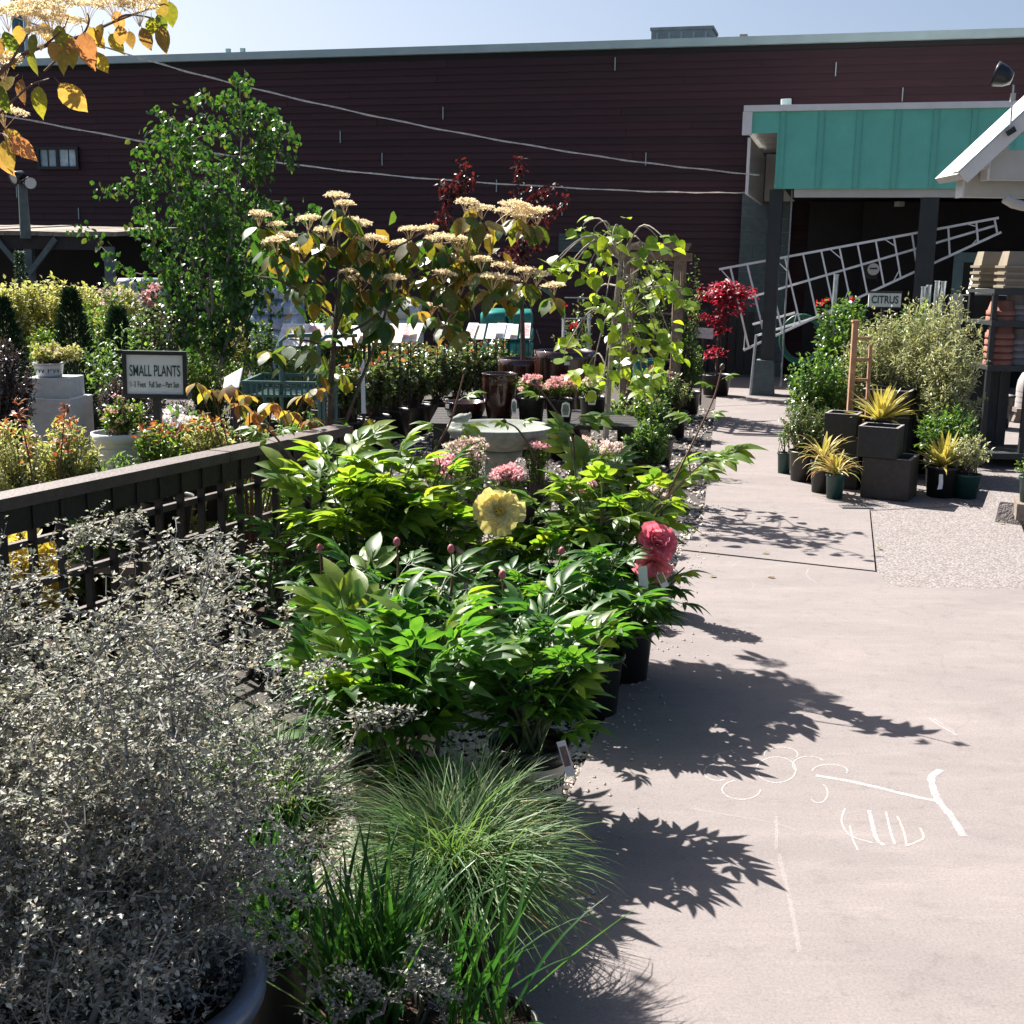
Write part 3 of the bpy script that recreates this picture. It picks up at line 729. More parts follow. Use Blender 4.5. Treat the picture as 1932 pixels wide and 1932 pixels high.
chalk('chalk_bee', 'small striped bee drawn in thin white chalk below the flower stem',
      [(c6([(1165, 655), (1150, 710), (1185, 770), (1285, 805)]), 0.006), (c6([(1185, 730), (1200, 790), (1220, 835)]), 0.006), (c6([(1268, 665), (1298, 780), (1332, 815)]), 0.012), (c6([(1340, 670), (1362, 760), (1378, 808)]), 0.008), (c6([(1390, 690), (1415, 750), (1430, 812)]), 0.008), (c6([(1488, 740), (1502, 780), (1470, 800), (1425, 816)]), 0.007)])
chalk('chalk_scribble', 'long faint chalk line running down the middle of the path',
      [(c6([(868, 690), (872, 760), (868, 830)]), 0.010), (c6([(880, 850), (905, 950), (932, 1060), (970, 1275)]), 0.012), (c6([(500, 655), (700, 690), (870, 720), (960, 752)]), 0.005)], True)
chalk('chalk_tick', 'short double chalk tick on the open concrete near the frame edge',
      [(c6([(1525, 270), (1570, 300), (1645, 342)]), 0.006), (c6([(1545, 272), (1590, 300), (1640, 330)]), 0.004)])
chalk('chalk_loops', 'faint chalk loops just in front of the slab joint',
      [(c7([(168, 190), (210, 165), (290, 168), (335, 182)]), 0.006), (c7([(416, 190), (411, 212), (441, 236)]), 0.010), (c7([(100, 258), (200, 265), (245, 245), (210, 216), (120, 214)]), 0.005), (c7([(250, 240), (300, 250), (335, 266)]), 0.005)], True)

# drain grate beside the planters
dg = G(1615, 957)
t = thing('drain_grate', 'small rectangular iron drain grate in the concrete beside the box planters', 'drain', dg)
mb = MB()
for sx, sy, w, d in ((0, -.045, .22, .012), (0, .045, .22, .012), (-.104, 0, .012, .078), (.104, 0, .012, .078)):
    mb.box((dg.x + sx, dg.y + sy, 0.003), (w, d, 0.008))
mb.build('frame', MAT['dirtmetal'], t)
for k in range(11):
    MB().box((dg.x - .09 + k * .018, dg.y, 0.002), (.007, .078, .006)).build('bar', MAT['dirtmetal'], t)
MB().box((dg.x, dg.y, 0.0005), (.196, .002, .004)).box((dg.x, dg.y, -0.0002), (.2, .078, .001)).build('sump', MAT['blackmetal'], t)

# ------------------------------------------------------------------ the warehouse
WB = 3.5
top_z = (WP(966, 92, WB)).z
wc = POST0 + WN * WB
wl = Vector((wc.x, wc.y, 0))
t_w = thing('warehouse', 'long dark maroon warehouse with horizontal siding and pale metal roof cap', 'building', wl)
def wpt(u, z, out=0.0):                       # along the wall, height, metres proud of it
    return wl + WU * u - WN * out + Vector((0, 0, z))
def wbox(u0, u1, z0, z1, o0, o1):
    a = [wpt(u0, z0, o1), wpt(u1, z0, o1), wpt(u1, z0, o0), wpt(u0, z0, o0), wpt(u0, z1, o1), wpt(u1, z1, o1), wpt(u1, z1, o0), wpt(u0, z1, o0)]
    return [tuple(q) for q in a]
UL, UR = -22.0, 16.0
MB().hexa(wbox(UL, UR, -0.08, top_z - 0.02, -8.0, -0.03)).build('wall', MAT['darkwall'], t_w)
CH = 0.112; BL = (UR - UL) / 4
bm_ = MB()
# one clapboard, wider at its lower edge, local x along the wall
bm_.add([(0, 0, 0), (BL - .006, 0, 0), (BL - .006, -.026, 0), (0, -.026, 0), (0, 0, CH + .01), (BL - .006, 0, CH + .01), (BL - .006, -.008, CH + .01), (0, -.008, CH + .01)],
        [(3, 2, 1, 0), (4, 5, 6, 7), (3, 7, 6, 2), (0, 3, 7, 4)[::-1], (1, 2, 6, 5)[::-1], (0, 1, 5, 4)][:6])
clap = bm_.mesh('siding_board', MAT['siding'])
ncourse = int((top_z - 0.15) / CH)
for k in range(ncourse):
    sh = R.uniform(0, BL)
    for j in range(-1, 4):
        u0 = UL + j * BL + sh
        if u0 < UL - BL * 0.7 or u0 > UR - 1: continue
        if max(u0, UL) > 6.5 and False: continue
        o = bpy.data.objects.new('siding_board', clap); COL.objects.link(o); o.parent = t_w
        p = wpt(u0, 0.1 + k * CH, -0.028) - wl
        o.matrix_basis = Matrix.Translation(p) @ Matrix.Rotation(-WALL_A, 4, 'Z')
# roof cap and rooftop things
MB().hexa(wbox(UL, UR, top_z - 0.05, top_z + 0.07, -0.3, 0.06)).build('roof_cap', MAT['capmetal'], t_w)
for px, py in ((835, 213), (641, 258), (1160, 120), (1577, 130), (1703, 178), (936, 350), (30, 362), (147, 403), (1218, 300), (1060, 395), (720, 300)):
    q = WP(px, py, WB - 0.03); du = (q - wl).dot(WU)
    MB().hexa(wbox(du - .007, du + .007, q.z - .1, q.z + .1, 0.0, 0.014)).build('joint_strip', MAT['capmetal'], t_w)
# window of the warehouse
a, b = WP(68, 277, WB - .05), WP(148, 319, WB - .05)
ua, ub = (a - wl).dot(WU), (b - wl).dot(WU)
wn_ = MB()
for z0, z1, u0, u1 in ((b.z, b.z + .05, ua, ub), (a.z - .05, a.z, ua, ub), (b.z + .05, a.z - .05, ua, ua + .05), (b.z + .05, a.z - .05, ub - .05, ub), (b.z + .05, a.z - .05, (ua + ub) / 2 - .03, (ua + ub) / 2 + .03)):
    wn_.hexa(wbox(u0, u1, z0, z1, -0.02, 0.05))
wf = wn_.build('window', MAT['blackmetal'], t_w)
um = (ua + ub) / 2
MB().hexa(wbox(ua + .05, um - .03, b.z + .05, a.z - .05, 0.0, 0.006)).build('pane', MAT['glass'], wf)
MB().hexa(wbox(um + .03, ub - .05, b.z + .05, a.z - .05, 0.0, 0.012)).build('pane', mat('window_glass_glare', (0.5, 0.62, 0.66), 0.08, var=0.7, scale=3.5), wf)  # pale mottled colour paints the white glare on this pane
for u in ((ua + um) / 2, (ub + um) / 2):
    MB().hexa(wbox(u - .008, u + .008, b.z + .05, a.z - .05, 0.012, 0.022)).build('glazing_bar', MAT['blackmetal'], wf)
# louvre
a, b = WP(1054, 440, WB - .04), WP(1102, 476, WB - .04); ua, ub = (a - wl).dot(WU), (b - wl).dot(WU)
lv = MB().hexa(wbox(ua, ub, b.z, a.z, 0.0, 0.03)).build('louvre', mat('louvre_paint', (0.06, 0.09, 0.09), 0.6), t_w)
for k in range(5):
    z = b.z + (a.z - b.z) * (k + .5) / 5
    MB().hexa(wbox(ua + .02, ub - .02, z - .02, z + .015, 0.03, 0.05)).build('slat', MAT['block'], lv)
# rooftop unit and small roof fittings (they stand on the roof: things of their own)
def on_roof(px0, py0, px1, py1, back, name, label, cat, m, ribs=0):
    a, b = WP(px0, py0, WB + back), WP(px1, py1, WB + back)
    ua, ub = (a - wl).dot(WU), (b - wl).dot(WU)
    t = thing(name, label, cat, wpt((ua + ub) / 2, top_z, -back))
    MB().hexa(wbox(ua, ub, top_z - 0.02, a.z, -back - (ub - ua) * .7, -back)).build('casing', m, t)
    MB().hexa(wbox(ua - .02, ub + .02, a.z, a.z + .05, -back - (ub - ua) * .7 - .02, -back + .02)).build('lid', m, t)
    for k in range(ribs):
        u = ua + (ub - ua) * (k + .5) / ribs
        MB().hexa(wbox(u - .02, u + .02, top_z + .02, a.z - .04, -back, -back + .015)).build('rib', MAT['capmetal'], t)
    return t
on_roof(1229, 58, 1343, 82, 2.2, 'rooftop_unit', 'grey boxy air handling unit on the warehouse roof', 'air unit', mat('unit_grey', (0.33, 0.38, 0.38), 0.6), 5)
on_roof(1398, 71, 1407, 80, 1.0, 'roof_vent', 'tiny square pinkish vent on the warehouse roof edge', 'vent', mat('vent_tan', (0.55, 0.45, 0.40), 0.6))
a = WP(418, 92, WB + .5); b = WP(462, 92, WB + .5)
t = thing('roof_bracket', 'low metal bracket rail standing on the warehouse roof', 'bracket', a)
ua, ub = (a - wl).dot(WU), (b - wl).dot(WU)
MB().hexa(wbox(ua, ub, top_z + .10, top_z + .15, -.54, -.5)).build('rail', MAT['capmetal'], t)
for u in (ua + .05, ub - .12):
    MB().hexa(wbox(u, u + .08, top_z - .02, top_z + .24, -.6, -.55)).build('post', MAT['capmetal'], t)
# utility pole far behind
pp = P(36, 60, 34)
t = thing('utility_pole', 'teal-grey utility pole rising behind the warehouse roof', 'pole', (pp.x, pp.y, -.08))
MB().tube([(pp.x, pp.y, -.08), (pp.x - .05, pp.y, 14)], [.17, .12], 12).build('shaft', mat('pole_paint', (0.10, 0.2, 0.22), 0.7), t)
MB().tube([(pp.x + .22, pp.y - .05, -.08), (pp.x + .18, pp.y - .05, 14)], [.05, .05], 8).build('conduit', MAT['galv'], t)

# overhead cables
def cable(name, label, pts, sag=0.0, r=0.007):
    q = spline(pts, 40)
    a = np.linspace(0, 90, 240); qq = spline(q, 240)
    mb = MB(); mb.tube(qq, r, 5)
    off = np.stack([np.zeros(240), np.cos(a) * r * 1.2, np.sin(a) * r * 1.2], 1)
    mb.tube(qq + off, r * 0.75, 4)
    tag(mb.build(name, MAT['cable']), label, 'cable')
hook = WP(1432, 331, 0.2)
cable('overhead_cable', 'upper twisted pale cable sagging from the top corner to the teal canopy', [P(-120, -20, 13), P(178, 83, 13.6), P(450, 160, 14.2), P(800, 238, 15), P(1150, 298, 15.7), tuple(hook)])
cable('overhead_cable', 'lower pale cable sagging across the warehouse wall behind the birch', [P(-120, 188, 14), P(30, 222, 14.2), P(400, 288, 15), P(760, 333, 16), P(1190, 360, 17.2), WP(1428, 364, WB - .2)])

# ------------------------------------------------------------------ the teal canopy
t_c = thing('canopy', 'flat canopy with teal ribbed fascia and white edge on dark posts', 'canopy', (POST0.x, POST0.y, 0))
def cpt(px, py, back): return WP(px, py, back)
zb = cpt(1600, 356, 0).z; zt = cpt(1600, 208, 0).z; zn = cpt(1440, 251, 0).z
c0 = POST0.copy(); c0.z = 0
def cuv(px, py=300): return (cpt(px, py, 0) - c0).dot(WU)
def cbox(u0, u1, z0, z1, b0, b1):             # b0 front .. b1 back
    f = lambda u, z, b: tuple(c0 + WU * u + WN * b + Vector((0, 0, z)))
    return [f(u0, z0, b0), f(u1, z0, b0), f(u1, z0, b1), f(u0, z0, b1), f(u0, z1, b0), f(u1, z1, b0), f(u1, z1, b1), f(u0, z1, b1)]
seams = [1407, 1475, 1547, 1618, 1690, 1762, 1834, 1907, 1982, 2060, 2140]
us = [cuv(s, 205 if s == 1407 else 280) for s in seams]
u63 = cuv(1464, 300)
MB().hexa(cbox(us[0], us[1] - .004, zn, zt, 0.0, 0.04)).build('fascia_panel', MAT['teal'], t_c)
MB().hexa(cbox(u63, us[1] - .004, zb, zn - .002, 0.0, 0.04)).build('fascia_panel', MAT['teal'], t_c)
for k in range(1, len(us) - 1):
    MB().hexa(cbox(us[k] + .004, us[k + 1] - .004, zb, zt, 0.0, 0.04)).build('fascia_panel', MAT['teal'], t_c)
    MB().hexa(cbox(us[k] - .03, us[k] + .03, zb + .002, zt, -0.022, -0.001)).build('batten', MAT['tealdark'], t_c)
MB().hexa(cbox(us[0] - .02, us[-1], zt, zt + .075, -0.05, WB - .05)).build('roof_cap', MAT['white'], t_c)
MB().hexa(cbox(us[0] - .03, us[0] + .09, zn - .02, zt - .002, -0.03, 0.06)).build('corner_cap', MAT['white'], t_c)
MB().hexa(cbox(us[0], us[-1], zn + .05, zt - .01, 0.045, WB - .06)).build('roof_slab', MAT['soffit'], t_c)
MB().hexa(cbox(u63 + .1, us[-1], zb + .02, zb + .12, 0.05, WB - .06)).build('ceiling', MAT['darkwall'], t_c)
MB().hexa(cbox(u63 + .25, us[-1], zb - .10, zb + .015, 0.06, 0.2)).build('front_beam', MAT['soffit'], t_c)
MB().hexa(cbox(us[0] + .02, us[0] + .06, zb - .05, zn - .025, 0.3, WB - .1)).build('end_trim', MAT['white'], t_c)
for k in range(4):
    MB().hexa(cbox(us[0] + .08, u63 + .09, zn + .035 - .002 * k, zn + .048, 0.1 + k * .8, 0.87 + k * .8)).build('soffit_board', MAT['soffit'], t_c)
MB().hexa(cbox(us[0] + .08, u63 + .12, zb, zn, WB - .47, WB - .43)).build('end_board', MAT['soffit'], t_c)
for px, r in ((1456, .085), (1746, .11)):
    uu = cuv(px, 500)
    MB().hexa(cbox(uu - r, uu + r, 0.0 if px > 1500 else 0.42, zb - .002, 0.10, 0.10 + 2 * r)).build('post', MAT['darkpaint'], t_c)
uu = cuv(1448, 600)
pd = MB(); f = lambda u, z, b: tuple(c0 + WU * u + WN * b + Vector((0, 0, z)))
pd.hexa([f(uu - .19, 0, 0), f(uu + .13, 0, 0), f(uu + .13, 0, .34), f(uu - .19, 0, .34), f(uu - .12, .46, .05), f(uu + .10, .46, .05), f(uu + .10, .46, .29), f(uu - .12, .46, .29)])
pd.build('post_footing', MAT['block'], t_c)
MB().tube([c0 + WU * (uu - .17) + WN * -.03 + Vector((0, 0, 0)), c0 + WU * (uu - .13) + WN * -.03 + Vector((0, 0, .8))], .018, 8).build('standpipe', MAT['galv'], t_c)
MB().tube([c0 + WU * (cuv(1490, 400)) + WN * .3 + Vector((0, 0, .1)), c0 + WU * (cuv(1490, 400)) + WN * .3 + Vector((0, 0, zb))], .012, 6).build('conduit', MAT['galv'], t_c)
MB().tube([cpt(1483, 204, .5), cpt(1483, 190, .5) + Vector((0, 0, .02))], .07, 12).build('roof_stub', MAT['capmetal'], t_c)
# block pier by the wall under the canopy end
a, b = WP(1412, 372, WB - .5), WP(1452, 500, WB - .5)
ua, ub = (a - wl).dot(WU), (b - wl).dot(WU)
t = thing('block_pier', 'grey concrete block pier under the end of the teal canopy', 'pier', wpt((ua + ub) / 2, 0, .4))
bw, bh = 0.395, 0.193
nrow = int(a.z / (bh + .008)) + 1
MB().hexa(wbox(ua - .1, ub + .25, 0, nrow * (bh + .008), 0.12, 0.385)).build('mortar_core', mat('mortar', (0.28, 0.31, 0.31), 0.95), t)
for k in range(nrow):
    u = ua - .1 - (bw / 2 if k % 2 else 0)
    while u < ub + .25:
        u0, u1 = max(u, ua - .1), min(u + bw, ub + .25)
        if u1 - u0 > .04:
            MB().hexa(wbox(u0, u1, k * (bh + .008), k * (bh + .008) + bh, 0.2, 0.4)).build('block', MAT['block'], t)
        u += bw + .008
# dark lower doors and fence panels at the foot of the wall
for k in range(7):
    q = WP(1310 + 17 * k, 690, WB - .8); u = (q - wl).dot(WU)
    MB().hexa(wbox(u - .06, u + .05, 0.05, 1.0 + .05 * (k % 3), 0.75, 0.78)).build('kick_board', MAT['railwood'], t_w)

# window with pale frame at the back of the covered yard
a, b = WP(1801, 476, 2.6), WP(1868, 585, 2.6)
ua, ub = (a - c0).dot(WU), (b - c0).dot(WU) + .35
t = thing('yard_window', 'pale wide-framed dark window at the back under the canopy', 'window', c0 + WU * ua + WN * 2.6)
MB().hexa(cbox(ua - 1.3, ub + 2.2, 0, zb - .02, 2.68, 2.9)).build('shaded_wall_panel', MAT['darkwall'], t)  # near-black colour carries the deep shade under the canopy
fm = mat('frame_paint', (0.20, 0.33, 0.35), 0.6, var=.15)
for u0, u1, z0, z1 in ((ua, ub, a.z - .14, a.z), (ua, ua + .14, b.z, a.z - .142), (ub - .16, ub, b.z, a.z - .142), (ua + .62, ua + .66, b.z, a.z - .142)):
    MB().hexa(cbox(u0, u1, z0, z1, 2.60, 2.66)).build('frame', fm, t)
MB().hexa(cbox(ua + .14, ub - .16, b.z, a.z - .14, 2.662, 2.672)).build('pane', mat('dark_glass', (0.012, 0.014, 0.016), 0.5), t)
MB().hexa(cbox(ua - .08, ub + .3, .35, b.z - .15, 2.55, 2.675)).build('apron_panel', mat('apron_paint', (0.10, 0.17, 0.18), 0.6, var=.2), t)
# round notice on the dark wall
q = WP(1648, 508, 2.3)
t = thing('round_notice', 'small round white notice on a dark backing behind the ladder', 'sign', q)
rt, up = WU, Vector((0, 0, 1))
mb = MB(); n = 20; V = [tuple(q + rt * .085 * math.cos(k * 2 * math.pi / n) + up * .085 * math.sin(k * 2 * math.pi / n) - WN * .02) for k in range(n)] + [tuple(q + rt * .085 * math.cos(k * 2 * math.pi / n) + up * .085 * math.sin(k * 2 * math.pi / n)) for k in range(n)]
mb.add(V, [tuple(range(n)), tuple(range(2 * n - 1, n - 1, -1))] + [(k, n + k, n + (k + 1) % n, (k + 1) % n) for k in range(n)])
mb.build('disc', MAT['signwhite'], t)
MB().beam(q - rt * .05 - WN * .024 + up * .01, q + rt * .05 - WN * .024 + up * .01, .006, .02).build('bar_mark', MAT['signink'], t)
bb = MB(); u = (q - c0).dot(WU); bb.hexa(cbox(u - .13, u + .06, q.z - .14, q.z + .06, 2.302, 2.36)); bb.build('backing', MAT['blackmetal'], t)
MB().beam(q + up * -.05 + WN * .03, q + up * -.05 + WN * .36, .03, .03).build('bracket', MAT['blackmetal'], t)
# security lamp on the back wall of the yard
q = WP(1697, 385, 2.5)
t = thing('yard_lamp', 'small pale floodlight fixed high under the teal canopy', 'lamp', q)
MB().box(tuple(q), (.09, .12, .07), .3).build('lamp_head', MAT['soffit'], t)
MB().tube([q, q + WN * .2 + Vector((0, 0, .04))], .015, 6).build('arm', MAT['galv'], t)

# orchard ladder hung on its side
t = thing('ladder', 'long aluminium orchard ladder hung sideways behind the dark canopy post', 'ladder', WP(1400, 660, .45))
A0, A1, B0, B1, C0_, C1_ = (1357, 508), (1884, 411), (1403, 661), (1889, 438), (1403, 600), (1830, 455)
LB = 0.5
def lp(a, b, k, back=LB): return WP(a[0] + (b[0] - a[0]) * k, a[1] + (b[1] - a[1]) * k, back)
for a, b, bk, w in ((A0, A1, LB, .045), (B0, B1, LB, .045)):
    MB().beam(lp(a, b, 0, bk), lp(a, b, 1, bk), .03, w + .012, WN).build('rail', MAT['alu'], t)
MB().beam(WP(1412, 562, LB + .16), WP(1880, 425, LB + .1), .03, .04, WN).build('prop_pole', MAT['alu'], t)
MB().beam(WP(1420, 612, LB + .16), WP(1500, 590, LB + .16), .03, .035, WN).build('prop_brace', MAT['alu'], t)
MB().beam(WP(1425, 634, LB + .18), WP(1600, 580, LB + .16), .03, .035, WN).build('prop_brace', MAT['alu'], t)
for k, (ka, kb) in enumerate([(0.04, 0.02), (.10, .085), (.17, .15), (.235, .22), (.30, .285), (.365, .35), (.43, .415), (.495, .48), (.56, .545), (.625, .61), (.69, .675), (.82, .80), (.92, .91), (.985, .985)]):
    p, q = lp(A0, A1, ka), lp(B0, B1, kb)
    MB().beam(p, q, .022, .05, WN).build('rung', MAT['alu'], t)
    if k % 3 == 0:
        s = lp(A0, A1, max(0, ka - .035)); e = p + (q - p) * .22
        MB().beam(s, e, .012, .018, WN).build('brace', MAT['alu'], t)
        s = lp(B0, B1, max(0, kb - .03)); e = q + (p - q) * .2
        MB().beam(s, e, .012, .018, WN).build('brace', MAT['alu'], t)
MB().tube([lp(A0, A1, .38, LB), lp(A0, A1, .38, LB) + WN * 2.2 + Vector((0, 0, .1))], .012, 6).build('hanger', MAT['blackmetal'], t)
MB().tube([lp(A0, A1, .86, LB), lp(A0, A1, .86, LB) + WN * 2.2 + Vector((0, 0, .1))], .012, 6).build('hanger', MAT['blackmetal'], t)
# coiled hose on the wall behind the citrus
q = WP(1512, 640, 1.2)
t = thing('hose_coil', 'green hose coiled in a loop behind the ladder foot', 'hose', q)
for k in range(5):
    rr = .30 - .012 * k
    MB().tube([q + WU * rr * math.cos(a) + Vector((0, 0, rr * 1.15 * math.sin(a))) + WN * (.03 * k) for a in np.linspace(0, 6.28, 28)], .013, 6).build('hose_loop', MAT['hose'], t)
MB().tube([q + WN * .06 + Vector((0, 0, .33)), q + WN * 1.5 + Vector((0, 0, .33))], .02, 6).build('hook', MAT['blackmetal'], t)

# ------------------------------------------------------------------ low shop with white gable at the picture's edge
SY = 11.5
e0, e1 = P(1822, 338, SY), P(1990, 182, SY)
t = thing('garden_shop', 'small shop with steep white-edged gable roof and boxed beams', 'building', (e0.x + 1.5, SY + 1, 0))
rd = (e1 - e0).normalized()
def rk(k, dn, dy): return e0 + (e1 - e0) * k + Vector((rd.z, 0, -rd.x)) * dn + Vector((0, dy, 0))
mb = MB(); mb.hexa([tuple(rk(0, .0, .0)), tuple(rk(1.4, .0, .0)), tuple(rk(1.4, .0, .7)), tuple(rk(0, .0, .7)), tuple(rk(0, -.07, .0)), tuple(rk(1.4, -.07, 0)), tuple(rk(1.4, -.07, .7)), tuple(rk(0, -.07, .7))])
mb.build('roof', MAT['soffit'], t)
mb = MB(); mb.hexa([tuple(rk(-.01, .03, -.03)), tuple(rk(1.42, .03, -.03)), tuple(rk(1.42, .03, -.004)), tuple(rk(-.01, .03, -.004)), tuple(rk(-.01, -.09, -.03)), tuple(rk(1.42, -.09, -.03)), tuple(rk(1.42, -.09, -.004)), tuple(rk(-.01, -.09, -.004))])
mb.build('rake_board', MAT['white'], t)
mb = MB(); mb.hexa([tuple(rk(-.02, -.092, -.05)), tuple(rk(1.42, -.092, -.05)), tuple(rk(1.42, -.092, .1)), tuple(rk(-.02, -.092, .1)), tuple(rk(-.02, -.11, -.05)), tuple(rk(1.42, -.11, -.05)), tuple(rk(1.42, -.11, .1)), tuple(rk(-.02, -.11, .1))])
mb.build('roof_edging', MAT['galv'], t)
for (x0, y0, y1, dy) in ((1826, 314, 371, .22), (1874, 282, 338, -.0)):
    a, b = P(x0, y0, SY + .1 + dy), P(x0, y1, SY + .1 + dy)
    mb = MB(); mb.box(((a.x + 3.0), SY + .1 + dy + .12, (a.z + b.z) / 2), (6.0, .16, a.z - b.z)); mb.build('boxed_beam', MAT['soffit'], t)
    mb = MB(); mb.box((a.x - .012, SY + .1 + dy + .12, (a.z + b.z) / 2), (.02, .18, a.z - b.z + .01)); mb.build('beam_end', MAT['white'], t)
a = P(1905, 380, SY + .8)
MB().box((a.x + 4.6, SY + 2.4, 1.25), (5.0, 3.6, 2.5)).build('wall', MAT['darkwall'], t)
MB().hexa(cbox(u63 + .35, us[-1] + 3, 0, zb, WB - .40, WB - .12)).build('shade_panel', MAT['darkwall'], t_c)  # near-black sheet added over the siding, standing in for the canopy's shade
for k in range(4):
    s = rk(.25 + .22 * k, .047, .1); e = s + Vector((0, .55, 0))
    MB().beam(s, e, .05, .09).build('rafter', MAT['soffit'], t)
MB().tube([P(1896, 374, SY), P(1912, 384, SY), P(1932, 389, SY), P(1990, 390, SY)], .045, 10).build('downpipe', MAT['soffit'], t)
# floodlight on the gable
q = P(1906, 246, SY - .06)
t = thing('gable_floodlight', 'black floodlight on a thin arm clamped to the white gable edge', 'lamp', q)
MB().tube([q, P(1909, 205, SY - .06), P(1912, 160, SY - .06)], .008, 6).build('arm', MAT['galv'], t)
MB().beam(P(1910, 192, SY - .06), P(1912, 176, SY - .06), .035, .035).build('junction', MAT['soffit'], t)
MB().beam(P(1900, 252, SY - .07), P(1915, 243, SY - .07), .03, .05).build('clamp', MAT['blackmetal'], t)
h0 = P(1898, 145, SY - .06); hd = Vector((-.85, .35, .30)).normalized()
mb = MB(); pts = [(.001, -.06), (.05, -.055), (.085, .0), (.105, .07), (.11, .10), (.10, .10), (.001, .08)]
x = hd.orthogonal().normalized(); y = hd.cross(x); V, F, n = [], [], 18
for r_, z_ in pts:
    V += [tuple(h0 + hd * z_ + x * r_ * math.cos(2 * math.pi * k / n) + y * r_ * math.sin(2 * math.pi * k / n)) for k in range(n)]
for j in range(len(pts) - 1):
    F += [(j * n + k, j * n + (k + 1) % n, (j + 1) * n + (k + 1) % n, (j + 1) * n + k) for k in range(n)]
mb.add(V, F).build('lamp_head', MAT['lampblack'], t, True)

# ------------------------------------------------------------------ open shed at the back on the other side
SHY = 17.6
l0, l1 = P(-260, 428, SHY), P(172, 437, SHY)
t = thing('lean_to', 'low open lean-to with weathered plank roof in deep shade', 'shed', (l0.x, SHY, 0))
zr = l1.z
npl = 16
for k in range(npl):
    x0 = l0.x + (l1.x + .35 - l0.x) * k / npl; x1 = l0.x + (l1.x + .35 - l0.x) * (k + 1) / npl - .012
    dz = R.uniform(-.012, .012)
    MB().hexa([(x0, SHY, zr - .06 + dz), (x1, SHY, zr - .06 + dz), (x1, SHY + 3.4, zr + .10 + dz), (x0, SHY + 3.4, zr + .10 + dz), (x0, SHY, zr + dz), (x1, SHY, zr + dz), (x1, SHY + 3.4, zr + .16 + dz), (x0, SHY + 3.4, zr + .16 + dz)]).build('roof_plank', MAT['oldwood'], t)
MB().box(((l0.x + l1.x) / 2 + .1, SHY + .1, zr - .16), (l1.x - l0.x, .1, .18)).build('front_beam', MAT['railwood'], t)
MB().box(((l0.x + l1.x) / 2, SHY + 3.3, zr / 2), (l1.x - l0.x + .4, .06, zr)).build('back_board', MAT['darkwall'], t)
px = P(48, 470, SHY).x
for x in (px, l1.x + .2, l0.x + .2):
    MB().box((x, SHY + .12, zr / 2 - .1), (.12, .12, zr - .2)).build('post', MAT['block'], t)
for s in (-1, 1):
    MB().beam((px, SHY + .02, zr - .62), (px + s * .42, SHY + .02, zr - .1), .05, .07).build('brace', MAT['block'], t)
q0, q1 = P(48, 436, SHY), P(42, 348, SHY)
t = thing('flood_pole', 'grey pole with two floodlights standing over the lean-to roof', 'lamp post', q0)
MB().tube([q0 - Vector((0, 0, .1)), q1], [.075, .06], 10).build('pole', MAT['block'], t)
for (ax, ay, dx) in ((33, 333, Vector((-.5, -.8, -.3))), (56, 344, Vector((.5, -.85, -.2)))):
    h = P(ax, ay, SHY - .1); dx = dx.normalized(); x = dx.orthogonal().normalized(); y = dx.cross(x)
    V, F, n = [], [], 14
    pr = [(.001, -.1), (.06, -.09), (.075, .0), (.09, .08), (.08, .08)]
    for r_, z_ in pr: V += [tuple(h + dx * z_ + x * r_ * math.cos(2 * math.pi * k / n) + y * r_ * math.sin(2 * math.pi * k / n)) for k in range(n)]
    for j in range(len(pr) - 1): F += [(j * n + k, j * n + (k + 1) % n, (j + 1) * n + (k + 1) % n, (j + 1) * n + k) for k in range(n)]
    lh = MB().add(V, F).build('lamp_head', MAT['lampblack'], t, True)
    V = [tuple(h + dx * .07 + x * .079 * math.cos(2 * math.pi * k / n) + y * .079 * math.sin(2 * math.pi * k / n)) for k in range(n)]
    MB().add(V, [tuple(range(n))]).build('lens', MAT['lens'], lh)
    MB().tube([h, q1], .02, 6).build('arm', MAT['blackmetal'], t)

